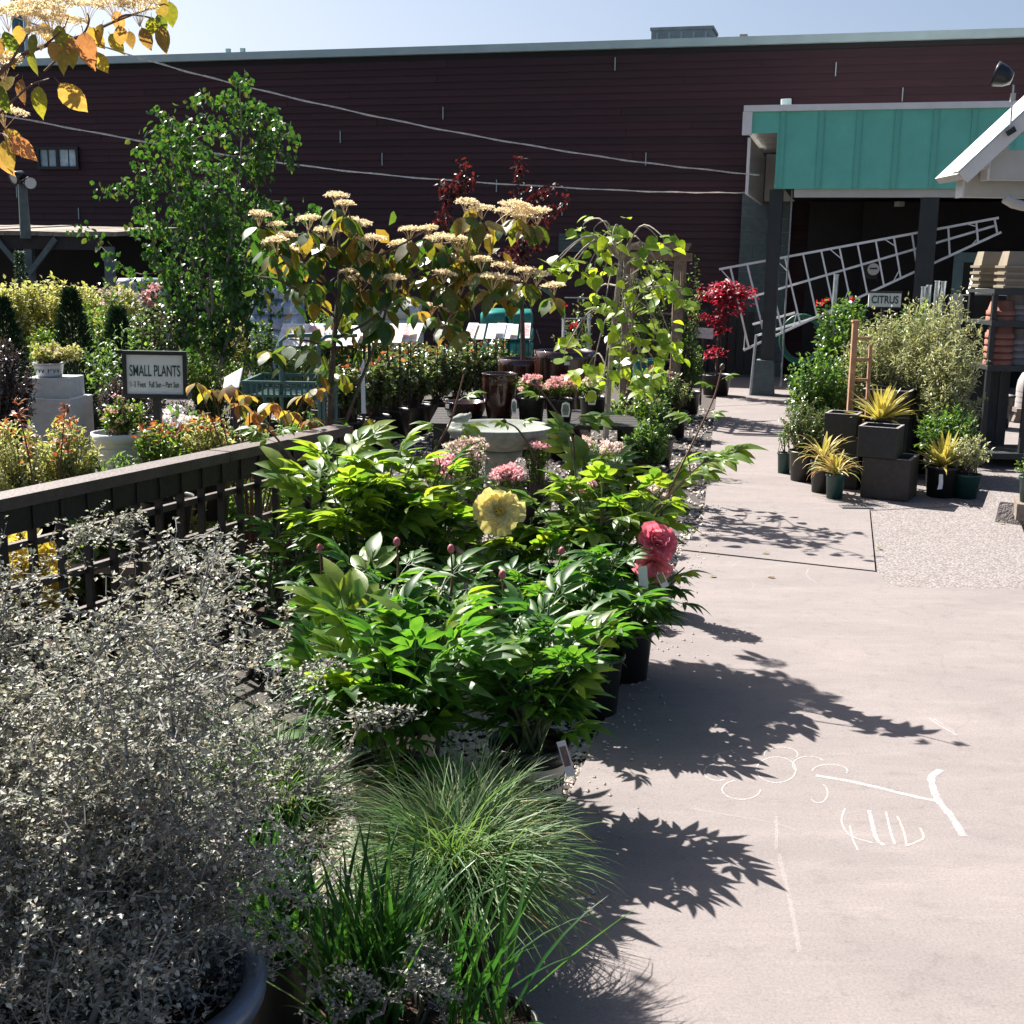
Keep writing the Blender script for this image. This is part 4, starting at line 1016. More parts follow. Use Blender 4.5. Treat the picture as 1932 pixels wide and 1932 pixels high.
# ------------------------------------------------------------------ pallets of bagged soil in the yard
def pallet(x0, y0, x1, y1, Y, m, label, rows=5):
    c, rx, rz = SR(x0, y0, x1, y1, Y)
    top = c.z + rz
    t = thing('pallet_of_bags', label, 'pallet', (c.x, c.y, 0), 'pallets of bagged soil in the yard')
    for k in range(5):
        MB().box((c.x, c.y - .45 + k * .22, .13), (rx * 2 + .1, .10, .022)).build('pallet_slat', MAT['oldwood'], t)
    for k in (-1, 0, 1):
        MB().box((c.x + k * rx * .9, c.y, .06), (.09, 1.0, .115)).build('pallet_bearer', MAT['oldwood'], t)
    n = max(3, int((top - .15) / .16)); h = (top - .15) / n
    for k in range(n):
        for j in range(2):
            w = rx * 1.0; cx = c.x + (j - .5) * w + R.uniform(-.02, .02); z = .15 + h * (k + .5)
            pr = []
            V, F = [], []
            for a in range(7):
                for b in range(4):
                    u = -1 + a / 3; v = -1 + b / 1.5
                    pr.append((u, v))
            mbb = MB(); sx, sy, sz = w * .53, .5, h * .56
            q = []
            for zz in (-1, 1):
                for (u, v) in [(-1, -.8), (-.8, -1), (.8, -1), (1, -.8), (1, .8), (.8, 1), (-.8, 1), (-1, .8)]:
                    q.append((cx + u * sx, c.y + v * sy, z + zz * sz * .55))
            for zz in (-1, 1):
                for (u, v) in [(-.82, -.7), (-.7, -.82), (.7, -.82), (.82, -.7), (.82, .7), (.7, .82), (-.7, .82), (-.82, .7)]:
                    q.append((cx + u * sx, c.y + v * sy, z + zz * sz))
            F = [(k2, (k2 + 1) % 8, 8 + (k2 + 1) % 8, 8 + k2) for k2 in range(8)] + [(8 + k2, 8 + (k2 + 1) % 8, 24 + (k2 + 1) % 8, 24 + k2) for k2 in range(8)] + [(k2, 16 + k2, 16 + (k2 + 1) % 8, (k2 + 1) % 8) for k2 in range(8)] + [tuple(range(24, 32)), tuple(range(23, 15, -1))]
            mbb.add(q, F).build('bag', m, t, True)
pallet(700, 572, 792, 690, 14.8, MAT['whitewrap'], 'pallet of white bags behind the rose picture cards')
pallet(486, 538, 565, 640, 15.2, MAT['bluewrap'], 'pallet of blue and white bags seen through the birch leaves')
pallet(912, 586, 1004, 660, 16.2, MAT['tealwrap'], 'pallet of teal bags against the dark warehouse wall')
pallet(240, 527, 300, 600, 16.5, mat('grey_bags', (0.35, 0.37, 0.42), .35, var=.4), 'pallet of grey bags beyond the golden shrubs')
# ================================================================== fence, signs, benches
FA, FB = Vector((-1.64, 3.89, 0)), Vector((-0.98, 5.36, 0))
FD = (FB - FA).normalized(); FS = Vector((FD.y, -FD.x, 0))          # FS: towards the path
F0, F1 = FA - FD * 2.2, FB + FD * 0.45
t = thing('fence', 'dark stained wooden lattice fence with a wide cap rail beside the plants', 'fence', F0)
H = 0.9
def fp(k, z, s=0.0): return F0 + FD * k + FS * s + Vector((0, 0, z))
FLEN = (F1 - F0).length
seg = [0, FLEN * .45, FLEN * .78, FLEN]
for a, b in zip(seg, seg[1:]):
    MB().beam(fp(a + .003, H - .02), fp(b - .003, H - .02 + R.uniform(-.002, .002)), .105, .04).build('cap_rail', MAT['railtop'], t)
MB().beam(fp(0, H - .085), fp(FLEN, H - .085), .04, .088).build('top_rail', MAT['railwood'], t)
k = 0.06
while k < FLEN:
    MB().beam(fp(k, 0.03, .012), fp(k, H - .05, .012), .013, .030, FS).build('baluster', MAT['railwood'], t)
    k += .125
for z in (.72, .575, .43, .285, .14):
    MB().beam(fp(0, z, -.022), fp(FLEN, z, -.006), .022, .024).build('lattice_bar', MAT['railtop'], t)
for k in (0.0, FLEN * .5, FLEN + .05):
    MB().beam(fp(k, -.03, 0), fp(k, H - .045, 0), .09, .09, FD).build('post', MAT['railwood'], t)

# the SMALL PLANTS sign
SY_ = 6.25
tl, tr_, bl_ = P(230, 659, SY_), P(352, 665, SY_ + .05), P(228, 748, SY_)
rt = (tr_ - tl); W_ = rt.length; rt.normalize(); rt.z = -0.012; rt.normalize()
up = Vector((0.01, 0, 1)); nrm = rt.cross(up).normalized(); Hh = (tl - bl_).length
c = (tl + tr_) / 2 - up * Hh / 2
t = thing('plant_sign', 'white sign reading SMALL PLANTS in a black frame behind the fence', 'sign', (c.x, c.y, 0))
def sbox(mb, u0, u1, v0, v1, d0, d1):
    q = lambda u, v, d: tuple(c + rt * u + up * v + nrm * d)
    return mb.hexa([q(u0, v0, d1), q(u1, v0, d1), q(u1, v0, d0), q(u0, v0, d0), q(u0, v1, d1), q(u1, v1, d1), q(u1, v1, d0), q(u0, v1, d0)])
sbox(MB(), -W_ / 2 + .02, W_ / 2 - .02, -Hh / 2 + .02, Hh / 2 - .02, -.008, .004).build('sign_face', MAT['signwhite'], t)
fr = .020
for (u0, u1, v0, v1) in ((-W_ / 2, W_ / 2, Hh / 2 - fr, Hh / 2), (-W_ / 2, W_ / 2, -Hh / 2, -Hh / 2 + fr), (-W_ / 2, -W_ / 2 + fr, -Hh / 2 + fr, Hh / 2 - fr), (W_ / 2 - fr, W_ / 2, -Hh / 2 + fr, Hh / 2 - fr)):
    sbox(MB(), u0, u1, v0, v1, -.014, .016).build('frame', MAT['blackmetal'], t)
iw = W_ - 2 * fr
put_text(text_mesh('SMALL PLANTS', .080, MAT['signgreen'], width=iw * .90, bold=.0006), t, c + up * .016 + nrm * .006, rt, up)
put_text(text_mesh('1-3 Feet', .043, MAT['signgreen'], width=iw * .27, bold=.0), t, c - rt * iw * .31 - up * .052 + nrm * .006, rt, up)
put_text(text_mesh('Full Sun \u2013 Part Sun', .043, MAT['signgreen'], width=iw * .53, bold=.0), t, c + rt * iw * .155 - up * .052 + nrm * .006, rt, up)
MB().beam((c.x - .0, c.y + .02, -.03), tuple(c - up * (Hh / 2 - .03) + Vector((-.0, .02, 0))), .035, .035, (0, 1, 0)).build('post', MAT['blackmetal'], t)

# display benches (timber tables under the plants)
def bench(x0, x1, y0, y1, z, label, m='oldwood'):
    t = thing('display_bench', label, 'bench', ((x0 + x1) / 2, (y0 + y1) / 2, 0), None)
    n = max(3, int((y1 - y0) / .14))
    for k in range(n):
        MB().box(((x0 + x1) / 2, y0 + (k + .5) * (y1 - y0) / n, z - .015), (x1 - x0, (y1 - y0) / n - .014, .03)).build('slat', MAT[m], t)
    for x in (x0 + .06, x1 - .06):
        MB().box((x, (y0 + y1) / 2, z - .075), (.06, y1 - y0 - .02, .088)).build('bearer', MAT[m], t)
        for y in (y0 + .06, y1 - .06):
            MB().box((x, y, (z - .12) / 2 - .02), (.08, .08, z - .08)).build('leg', MAT[m], t)
    return t
bench(-3.9, -1.75, 6.3, 8.1, .45, 'weathered slatted bench carrying the stacked grey box planters')
bench(-3.3, -1.55, 4.95, 5.95, .40, 'low slatted bench right behind the fence under the red-tipped shrubs')
zt_ = P(1000, 797, 9.2).z
bench(-0.62, 0.95, 9.05, 10.1, zt_, 'low dark bench carrying the glazed pots and pink azaleas', 'railwood')

# stacked pale box planters
def box_planter(name, label, c, w, d, h, rz, m, wall=.02, group=None, cat='planter', z0=None, fill=.75, rim=None):
    """square open-topped planter: four walls, a rim and a floor"""
    t = thing(name, label, cat, c, group)
    cs, sn = math.cos(rz), math.sin(rz)
    def q(x, y, z): return (c[0] + x * cs - y * sn, c[1] + x * sn + y * cs, c[2] + z)
    mb = MB()
    ou = [(-w / 2, -d / 2), (w / 2, -d / 2), (w / 2, d / 2), (-w / 2, d / 2)]
    inn = [(x - math.copysign(wall, x), y - math.copysign(wall, y)) for x, y in ou]
    V = [q(x, y, 0) for x, y in ou] + [q(x, y, h) for x, y in ou] + [q(x, y, h) for x, y in inn] + [q(x * .98, y * .98, h * fill) for x, y in inn]
    F = [(3, 2, 1, 0), (12, 13, 14, 15)]
    for k in range(4):
        k2 = (k + 1) % 4
        F += [(k, k2, 4 + k2, 4 + k), (4 + k, 4 + k2, 8 + k2, 8 + k), (8 + k, 8 + k2, 12 + k2, 12 + k)]
    mb.add(V, F); o = mb.build('body', m, t)
    if rim is not None:
        V = [q(x * 1.004, y * 1.004, h + .0015) for x, y in ou] + [q(x * 1.004, y * 1.004, h + .006) for x, y in ou] + [q(x, y, h + .006) for x, y in inn] + [q(x, y, h + .0015) for x, y in inn]
        F = []
        for k in range(4):
            k2 = (k + 1) % 4
            F += [(k, k2, 4 + k2, 4 + k), (4 + k, 4 + k2, 8 + k2, 8 + k), (8 + k, 8 + k2, 12 + k2, 12 + k)]
        MB().add(V, F).build('rim', rim, t)
    bv = o.modifiers.new('bevel', 'BEVEL'); bv.width = .004; bv.segments = 2; bv.limit_method = 'ANGLE'
    return t
Y7 = 7.0
s7 = M_PX(100, 780, Y7)
lo = P(104, 748, Y7); w1 = 103 * s7; h1 = lo.z - .45
box_planter('box_planter', 'larger pale grey box planter at the bottom of the stack', (lo.x, Y7, .45), w1, w1, h1, -.06, MAT['boxgrey'])
mid = P(102, 711, Y7 - .02); w2 = 79 * s7; h2 = mid.z - lo.z
box_planter('box_planter', 'smaller pale grey box planter stacked on the larger one', (mid.x, Y7, .45 + h1 + .001), w2, w2, h2, -.02, MAT['boxgrey'], fill=.97)
box_planter('box_planter', 'low pale box planter half hidden behind the dusky shrub', (P(38, 790, 7.5).x, 7.45, .45), .30, .3, P(38, 752, 7.5).z - .45, .05, MAT['boxgrey'])

def pw_pot(label, px0, px1, py0, py1, Y, z0, rect, lf, bloom=None, **kw):
    r = (px1 - px0) / 2 * M_PX(px0, py0, Y); b = P((px0 + px1) / 2, py1, Y); h = P((px0 + px1) / 2, py0, Y).z - z0
    t = thing('potted_shrub', label, 'plant', (b.x, Y, z0))
    pot_part(t, (b.x, Y, z0), r, h, MAT['pwwhite'])
    band(t, (b.x, Y, z0), r, h, h * .12, h * .85, -1.2, 1.2, MAT['pwwhite'], [('PW', -.42), ('PW', .68)], MAT['pwink'], h * .62)
    c, rx, rz = SR(*rect, Y); ml, ms = MB(), MB()
    pos = twigs(ml, ms, (b.x, Y, z0 + h * .9), c, (rx, rx * .8, rz), 55, 22, .022, .014, T6, lo=-.3, **kw)
    ms.build('stems', MAT['bark'], t); stuff(ml.build('foliage', LF[lf], t))
    if bloom:
        mt = MB(); idx = np.argsort(-(pos[:, 2] - pos[:, 1] + rng.normal(0, .05, len(pos))))[:bloom[1]]
        blossoms(mt, pos[idx], .018, 14, .012); stuff(mt.build('blossoms', LF[bloom[0]], t))
    return t
pw_pot('yellow-green shrub in white PW pot on top of the grey box planters', 66, 122, 684, 709, Y7, .45 + h1 + h2 + .001, (60, 646, 152, 688), 'gold', ('palepink', 4))
p2 = pw_pot('pink-flowered shrub in larger white PW pot near the sign', 178, 278, 815, 874, 5.75, .40, (186, 752, 282, 830), 'box', ('pink', 16))

# wire cart with slotted green tray
CY = 8.4
cl, cr = P(458, 733, CY), P(618, 733, CY)
zt2 = cl.z
t = thing('plant_cart', 'green metal cart with a slotted tray top and tall end handles', 'cart', ((cl.x + cr.x) / 2, CY, 0))
cw = cr.x - cl.x; cx = (cl.x + cr.x) / 2
for y, nm in ((CY, 0), (CY + .62, 1)):
    for z in (zt2 + .045, zt2 - .045):
        MB().box((cx, y, z), (cw, .025, .018)).build('tray_rail', MAT['cart'], t)
    for k in range(15):
        MB().box((cl.x + cw * (k + .5) / 15, y, zt2), (.012, .018, .074)).build('tray_bar', MAT['cart'], t)
for x in (cl.x, cr.x):
    MB().box((x, CY + .31, zt2), (.02, .60, .10)).build('tray_end', MAT['cart'], t)
for k in range(9):
    MB().box((cx, CY + .05 + k * .065, zt2 - .05), (cw - .03, .02, .008)).build('tray_floor_bar', MAT['cart'], t)
for x in (cl.x + .45 * cw, cr.x - .10 * cw):
    pts = [(x, CY + .02, .1), (x, CY + .02, zt2 + .32), (x + .05, CY + .02, zt2 + .36), (x + .26, CY + .02, zt2 + .37)]
    MB().tube(pts, .014, 8).build('handle', MAT['cart'], t)
for x in (cl.x + .03, cr.x - .03):
    for y in (CY + .02, CY + .6):
        MB().tube([(x, y, 0.06), (x, y, zt2 - .05)], .014, 8).build('leg', MAT['cart'], t)
        MB().tube([(x, y - .02, .05), (x, y + .02, .05)], .05, 12).build('wheel', MAT['plastic'], t)
for z in (.25,):
    for k in range(7):
        MB().box((cx, CY + .04 + k * .09, z), (cw - .02, .02, .012)).build('lower_shelf_bar', MAT['cart'], t)

# tilted picture cards on wire stands above the roses
def card(px, py, Y, w, h, ang, yaw, m, label, nm='rose_card'):
    c = P(px, py, Y)
    t = thing(nm, label, 'plant card', (c.x, c.y, 0), 'rose picture cards on wire stands')
    r_ = Vector((math.cos(yaw), math.sin(yaw), 0)); u_ = Vector((-math.sin(yaw) * math.cos(ang), math.cos(yaw) * math.cos(ang), math.sin(ang)))
    q = lambda a, b, d: tuple(c + r_ * a + u_ * b + r_.cross(u_) * d)
    MB().hexa([q(-w / 2, -h / 2, 0), q(w / 2, -h / 2, 0), q(w / 2, h / 2, 0), q(-w / 2, h / 2, 0), q(-w / 2, -h / 2, .004), q(w / 2, -h / 2, .004), q(w / 2, h / 2, .004), q(-w / 2, h / 2, .004)]).build('card', MAT['tagwhite'], t)
    MB().hexa([q(-w * .42, -h * .36, .0042), q(w * .42, -h * .36, .0042), q(w * .42, h * .40, .0042), q(-w * .42, h * .40, .0042), q(-w * .42, -h * .36, .0055), q(w * .42, -h * .36, .0055), q(w * .42, h * .40, .0055), q(-w * .42, h * .40, .0055)]).build('picture', m, t)
    for s in (-.35, .35):
        MB().tube([q(s * w, 0, -.004), (c.x + s * w * r_.x, c.y + s * w * r_.y, .25)], .004, 4).build('wire', MAT['blackmetal'], t)
cm = [mat('print_rose', (0.55, 0.13, 0.17), .35, var=.7, scale=25, col2=(.7, .6, .55)), mat('print_lilac', (0.50, 0.36, 0.62), .35, var=.5, scale=25, col2=(.75, .68, .75)), mat('print_slate', (0.20, 0.24, 0.36), .35, var=.5, scale=25, col2=(.6, .62, .68)), mat('print_peach', (0.70, 0.42, 0.26), .35, var=.5, scale=25, col2=(.78, .7, .6)), mat('print_white', (0.75, 0.70, 0.66), .35, var=.25, scale=25)]
cards = [(552, 632, 9.6, 4, 'white card at the cart end of the row'), (598, 632, 9.6, 0, 'pink card next to the white one by the cart handle'), (622, 628, 9.8, 0, 'narrow red card leaning behind the pink one'),
         (648, 635, 11.2, 2, 'slate blue card first of the middle trio'), (668, 633, 11.2, 1, 'lilac card in the centre of the middle trio'), (690, 630, 11.3, 3, 'peach card last of the middle trio'),
         (722, 629, 11.5, 4, 'cream card at the start of the group before the white bags'), (744, 629, 11.5, 4, 'wide white card before the white bags'), (762, 628, 11.6, 0, 'dark red card before the white bags'), (782, 627, 11.7, 3, 'orange card at the end of the group before the white bags'),
         (832, 622, 12.2, 3, 'single thin orange card alone between the groups'), (889, 624, 12.6, 0, 'first red card of the far group below the teal bags'), (905, 626, 12.6, 3, 'second peach card of the far group below the teal bags'), (928, 625, 12.8, 4, 'third white card of the far group below the teal bags'), (944, 624, 12.9, 4, 'fourth pale card of the far group below the teal bags'), (956, 625, 12.9, 2, 'fifth blue card of the far group below the teal bags'), (968, 626, 13.0, 3, 'sixth orange card of the far group below the teal bags'), (991, 624, 12.7, 0, 'last red card of the far group beside the plum trunk')]
for (px, py, Y, mi, lb) in cards:
    w = {552: .20, 598: .18, 744: .17}.get(px, .12 if Y < 12 else .10)
    card(px, py, Y, w, .30 if Y < 12 else .27, .55, -.12 + R.uniform(-.08, .08), cm[mi], lb)
# green sack and small posts among the cards
c = P(735, 555 + 15, 10.9)
def lean_plate(name, label, pts, Y, m, cat, th=.01, post=None, dy=.1):
    q = [P(x, y, Y + (dy if k in (0, 1) else 0)) for k, (x, y) in enumerate(pts)]
    b = (q[2] + q[3]) / 2
    t = thing(name, label, cat, (b.x, b.y, 0))
    n = (q[1] - q[0]).cross(q[3] - q[0]).normalized() * th
    MB().hexa([tuple(k) for k in q] + [tuple(k + n) for k in q]).build('panel', m, t)
    cc = (q[0] + q[1] + q[2] + q[3]) / 4
    MB().tube([cc + Vector((0, .03, 0)), (cc.x, cc.y + .03, .1)], .012, 6).build('post', MAT['blackmetal'], t)
    return t
lean_plate('feed_sack', 'olive green patterned sack hung among the dogwood leaves', [(661, 570), (690, 557), (712, 605), (680, 626)], 11.0, mat('olive_sack', (0.16, 0.20, 0.10), .6, var=.5, scale=10), 'sack', .05)
lean_plate('blank_card', 'blank white card tilted on the edge of the green cart', [(424, 712), (458, 693), (450, 730), (420, 738)], 8.2, MAT['signwhite'], 'card', .008)
lean_plate('shade_sign', 'small white sign with dark letters beside the olive sack', [(682, 606), (706, 602), (708, 622), (683, 626)], 11.6, MAT['signwhite'], 'sign')
lean_plate('price_sign', 'small pinkish price sign on a post beside the red maple', [(1311, 618), (1346, 620), (1345, 640), (1310, 637)], 14.2, mat('pink_card', (.6, .5, .5), .5, var=.3, scale=30), 'sign', dy=.0)
lean_plate('shelf_talker', 'white upright label strip on the dogwood trunk', [(680, 678), (687, 678), (690, 780), (682, 780)], 9.0, MAT['signwhite'], 'label')

# ------------------------------------------------------------------ pottery on the bench
def lathe_pot(name, label, px, pyt, pyb, wpx, Y, m, prof, z0=None, tagc=None, group=None, cat='pot'):
    """prof: [(radius share, height share)] outside, then inside"""
    s = M_PX(px, pyb, Y); b = P(px, pyb, Y)
    z = b.z if z0 is None else z0
    h = P(px, pyt, Y).z - z; r = wpx / 2 * s
    t = thing(name, label, cat, (b.x, Y, z), group)
    MB().lathe([(a * r, k * h) for a, k in prof], (b.x, Y, z), 40).build('body', m, t, True)
    if tagc:
        a = tagc[0]; rr = r * 1.0 + .003; p = Vector((b.x + rr * math.sin(a), Y - rr * math.cos(a), z + h * tagc[1]))
        MB().box(tuple(p), (.045, .003, .03), a).build('price_tag', MAT['tagwhite'], t)
    return t, Vector((b.x, Y, z)), r, h
TALL = [(0, 0), (.62, 0), (.66, .02), (.86, .40), (.97, .72), (.99, .88), (.95, .95), (.99, .97), (1.0, 1.0), (.90, 1.0), (.88, .95), (.85, .6), (0, .55)]
DRUM = [(0, 0), (.84, 0), (.93, .3), (.98, .7), (1.0, .93), (1.0, 1.0), (.92, 1.0), (.90, .9), (.86, .75), (0, .72)]
BOWL = [(0, 0), (.80, 0), (.95, .5), (1.0, .9), (1.02, 1.0), (.90, 1.0), (.86, .8), (0, .7)]
lathe_pot('glazed_urn', 'tall glossy oxblood urn on the bench beside the pink azaleas', 942, 704, 790, 68, 9.35, MAT['glaze'], TALL, z0=zt_)
lathe_pot('glazed_bowl', 'low oxblood glazed pot at the end of the bench behind the stone frog', 877, 757, 797, 80, 9.5, MAT['glaze'], BOWL, z0=zt_, tagc=(-.9, .75))
_, pb, pr_, ph_ = lathe_pot('glazed_drum', 'wide dark glazed drum planter with the plum tree standing in it', 987, 676, 760, 98, 11.2, MAT['glaze'], DRUM, z0=0.0)
lathe_pot('glazed_drum', 'widest tallest dark glazed drum planter with a small white price tag', 1064, 661, 770, 116, 10.9, MAT['glaze'], DRUM, z0=0.0, tagc=(.02, .90))
lathe_pot('green_jar', 'teal-green ceramic jar standing inside the wooden arbor', 1222, 678, 730, 60, 12.6, mat('teal_glaze', (0.05, 0.16, 0.17), .25, var=.4), TALL, z0=0.0)

# birdbath
BY = 8.0
bb = P(944, 804, BY); br = 101 * M_PX(944, 804, BY)
t = thing('birdbath', 'grey cast stone birdbath with a wide shallow bowl on a pedestal', 'birdbath', (bb.x, BY, 0))
zr_ = bb.z + .005
MB().lathe([(0, zr_ - .16), (.40 * br, zr_ - .155), (.62 * br, zr_ - .135), (.88 * br, zr_ - .085), (.975 * br, zr_ - .045), (1.0 * br, zr_ - .04), (1.0 * br, zr_ - .008), (.99 * br, zr_), (.93 * br, zr_), (.90 * br, zr_ - .015), (.6 * br, zr_ - .055), (0, zr_ - .065)], (bb.x, BY, 0), 56).build('bowl', MAT['stone'], t, True)
MB().lathe([(0, 0), (.52 * br, 0), (.52 * br, .05), (.40 * br, .07), (.34 * br, .12), (.27 * br, .3), (.28 * br, zr_ - .24), (.34 * br, zr_ - .21), (.42 * br, zr_ - .19), (.42 * br, zr_ - .156), (0, zr_ - .156)], (bb.x, BY, 0), 40).build('pedestal', MAT['stone'], t, True)
# stone frog on the rim: a crouched lump with head, haunches and eyes
c = P(872, 789, BY - .05)
t = thing('stone_frog', 'small grey stone frog ornament perched on the birdbath rim', 'ornament', c)
mb = MB()
def blob(mb, c, r, n=12, m=8, sc=(1, 1, 1), jit=.05):
    V, F = [], []
    for j in range(m + 1):
        th = math.pi * j / m
        for k in range(n):
            a = 2 * math.pi * k / n; q = 1 + R.uniform(-jit, jit)
            V.append((c[0] + r * sc[0] * math.sin(th) * math.cos(a) * q, c[1] + r * sc[1] * math.sin(th) * math.sin(a) * q, c[2] + r * sc[2] * math.cos(th) * q))
    for j in range(m):
        for k in range(n):
            F.append((j * n + k, (j + 1) * n + k, (j + 1) * n + (k + 1) % n, j * n + (k + 1) % n))
    mb.add(V, F)
blob(mb, c + Vector((0, 0, .0)), .05, sc=(1.0, .8, .62)); blob(mb, c + Vector((.032, -.005, .012)), .030, sc=(1, .9, .7)); blob(mb, c + Vector((-.03, -.02, -.005)), .032, sc=(1.1, .8, .7)); blob(mb, c + Vector((-.05, -.01, -.012)), .02, sc=(1.4, .8, .6)); blob(mb, c + Vector((.05, -.018, .028)), .01); blob(mb, c + Vector((.05, .012, .028)), .01)
mb.build('body', MAT['stone'], t, True)

# wooden arbor
AY = 13.6
al, ar = P(1178, 470, AY + .25), P(1288, 470, AY)
t = thing('arbor', 'weathered wooden garden arbor with slatted roof and lattice sides', 'arbor', ((al.x + ar.x) / 2, AY, 0))
ht = P(1240, 462, AY).z
dv = Vector((.25, 1.0, 0)).normalized() * .55
posts = [Vector((ar.x - .05, AY, 0)), Vector((ar.x - .05, AY, 0)) + dv, Vector((al.x + .02, AY + .12, 0)), Vector((al.x + .02, AY + .12, 0)) + dv]
for q in posts:
    MB().beam(q + Vector((0, 0, -.03)), q + Vector((0, 0, ht - .1)), .07, .05, (0, 1, 0)).build('post', MAT['arbor'], t)
for a, b in ((posts[0], posts[2]), (posts[1], posts[3])):
    MB().beam(a + Vector((.1, 0, ht - .12)), b + Vector((-.1, 0, ht - .12)), .03, .09).build('cross_beam', MAT['arbor'], t)
for k in range(5):
    o = dv * (k / 4) + Vector((0, -.08 + .04 * k, 0)); zz = ht - .06 + .02 * k - (.0 if k else .03)
    MB().beam(posts[0] + o + Vector((.09, 0, zz)), posts[2] + o + Vector((-.05, 0, zz)), .055, .03).build('roof_slat', MAT['arbor'], t)
for side in ((posts[0], posts[1]), (posts[2], posts[3])):
    for k in range(7):
        z = .25 + k * .24
        MB().beam(side[0] + Vector((0, 0, z)), side[1] + Vector((0, 0, z)), .03, .025).build('rung', MAT['arbor'], t)
    for f_ in (.33, .66):
        b = side[0].lerp(side[1], f_)
        MB().beam(b + Vector((.028, 0, .15)), b + Vector((.028, 0, ht - .2)), .02, .03, (0, 1, 0)).build('lattice_upright', MAT['arbor'], t)
for k in range(6):
    z = .35 + k * .26
    MB().beam(posts[1] + Vector((0, .03, z)), posts[3] + Vector((0, .03, z)), .018, .025).build('rung', MAT['arbor'], t)
# wire obelisk with red roses
t = thing('climbing_rose', 'dark green climbing rose with a few red blooms on a wire trellis', 'plant', (P(1085, 700, 12.2).x, 12.2, 0))
a, b = P(1064, 590, 12.2), P(1112, 590, 12.2)
for x in (a.x, b.x):
    for y in (12.1, 12.35):
        MB().tube([(x, y, .2), (x, y, a.z)], .012, 5).build('trellis_upright', MAT['galv'], t)
for k in range(6):
    z = .35 + k * .2
    MB().beam((a.x, 12.1, z), (b.x, 12.1, z), .01, .01).build('trellis_bar', MAT['galv'], t)
pot_part(t, ((a.x + b.x) / 2, 12.2, 0), .17, .3, MAT['plastic'])
ml, ms = MB(), MB()
pos = twigs(ml, ms, ((a.x + b.x) / 2, 12.2, .28), ((a.x + b.x) / 2, 12.2, .78), (.24, .2, .58), 60, 18, .035, .022, T6, lo=-.9)
ms.build('stems', MAT['bark'], t); stuff(ml.build('foliage', LF['rose'], t))
mt = MB(); blossoms(mt, [P(1060, 578, 12.05), P(1082, 617, 12.05), P(1071, 655, 12.05)], .035, 26, .03, 1.0); stuff(mt.build('blossoms', LF['redbloom'], t))

# ------------------------------------------------------------------ rack of pots and other stock at the picture's edge
RY = 10.6
t = thing('pot_rack', 'dark steel rack with three shelves of clay pots at the picture edge', 'rack', (P(1900, 700, RY).x, RY, 0))
rx0, rx1 = P(1874, 600, RY).x, P(1874, 600, RY).x + 1.5
zsh = [P(1900, 546, RY).z, P(1900, 606, RY).z, P(1900, 690, RY).z, .12]
for x in (rx0, rx0 + .34, rx1):
    for y in (RY, RY + .55):
        MB().box((x, y, (zsh[0]) / 2), (.04, .04, zsh[0])).build('upright', MAT['blackmetal'], t)
for z in zsh:
    MB().box(((rx0 + rx1) / 2, RY + .27, z - .02), (rx1 - rx0 + .06, .62, .03)).build('shelf', MAT['darkpaint'], t)
    MB().box(((rx0 + rx1) / 2, RY - .045, z - .02), (rx1 - rx0 + .06, .012, .05)).build('shelf_edge', MAT['darkpaint'], t)
def stack(x, y, z, r, h, n, step, m, label, up=True, group='stacked clay pots on the rack'):
    t = thing('pot_stack', label, 'pots', (x, y, z), group)
    for k in range(n):
        zz = z + .001 + k * step
        if up:
            pr = [(r * .72, 0), (r * .74, 0), (r * .93, h * .7), (r, h * .7), (r, h), (r * .93, h), (r * .9, h * .7), (r * .68, .01), (0, .012)]
        else:
            pr = [(r, 0), (r, h * .28), (r * .93, h * .28), (r * .74, h * .95), (r * .70, h), (0, h)]
        MB().lathe(pr, (x, y, zz), 24).build('pot', m, t, True)
stack(rx0 + .10, RY + .08, zsh[2], .12, .14, 5, .058, MAT['terracotta'], 'tall upside-down stack of orange terracotta pots on the middle shelf', False)
stack(rx0 + .31, RY + .16, zsh[2], .10, .13, 4, .06, MAT['greypot'], 'upside-down stack of grey clay pots beside the orange stack', False)
stack(rx0 + .52, RY + .14, zsh[2], .10, .13, 5, .06, MAT['greypot'], 'second grey pot stack further along the middle shelf', False)
stack(rx0 + .10, RY + .10, zsh[1], .12, .12, 2, .05, MAT['terracotta'], 'short pair of pinkish terracotta pots on the upper shelf', False)
stack(rx0 + .27, RY + .2, zsh[1], .11, .12, 3, .05, MAT['greypot'], 'short stack of pale grey pots on the upper shelf', False)
stack(rx0 + .55, RY + .15, zsh[1], .11, .11, 4, .035, MAT['terracotta'], 'stack of thin terracotta saucers at the end of the upper shelf', False)
# long tan trough planters, nested, on the top shelf
for j, (xx, yy, lb) in enumerate(((rx0 + .06, RY - .02, 'nearer stack of long tan trough planters on top of the rack'), (rx0 - .02, RY + .34, 'further stack of long tan trough planters on top of the rack'))):
    t = thing('trough_stack', lb, 'planters', (xx + .45, yy + .1, zsh[0]))
    for k in range(4):
        z = zsh[0] + k * .055; w = .92; d = .20
        MB().hexa([(xx, yy, z), (xx + w, yy, z), (xx + w, yy + d, z), (xx, yy + d, z), (xx + .03, yy + .025, z + .15), (xx + w - .03, yy + .025, z + .15), (xx + w - .03, yy + d - .025, z + .15), (xx + .03, yy + d - .025, z + .15)]).build('trough', MAT['tantray'], t)
        MB().box((xx + w / 2, yy + d / 2, z + .022), (w + .024, d + .024, .02)).build('rim', MAT['tantray'], t)
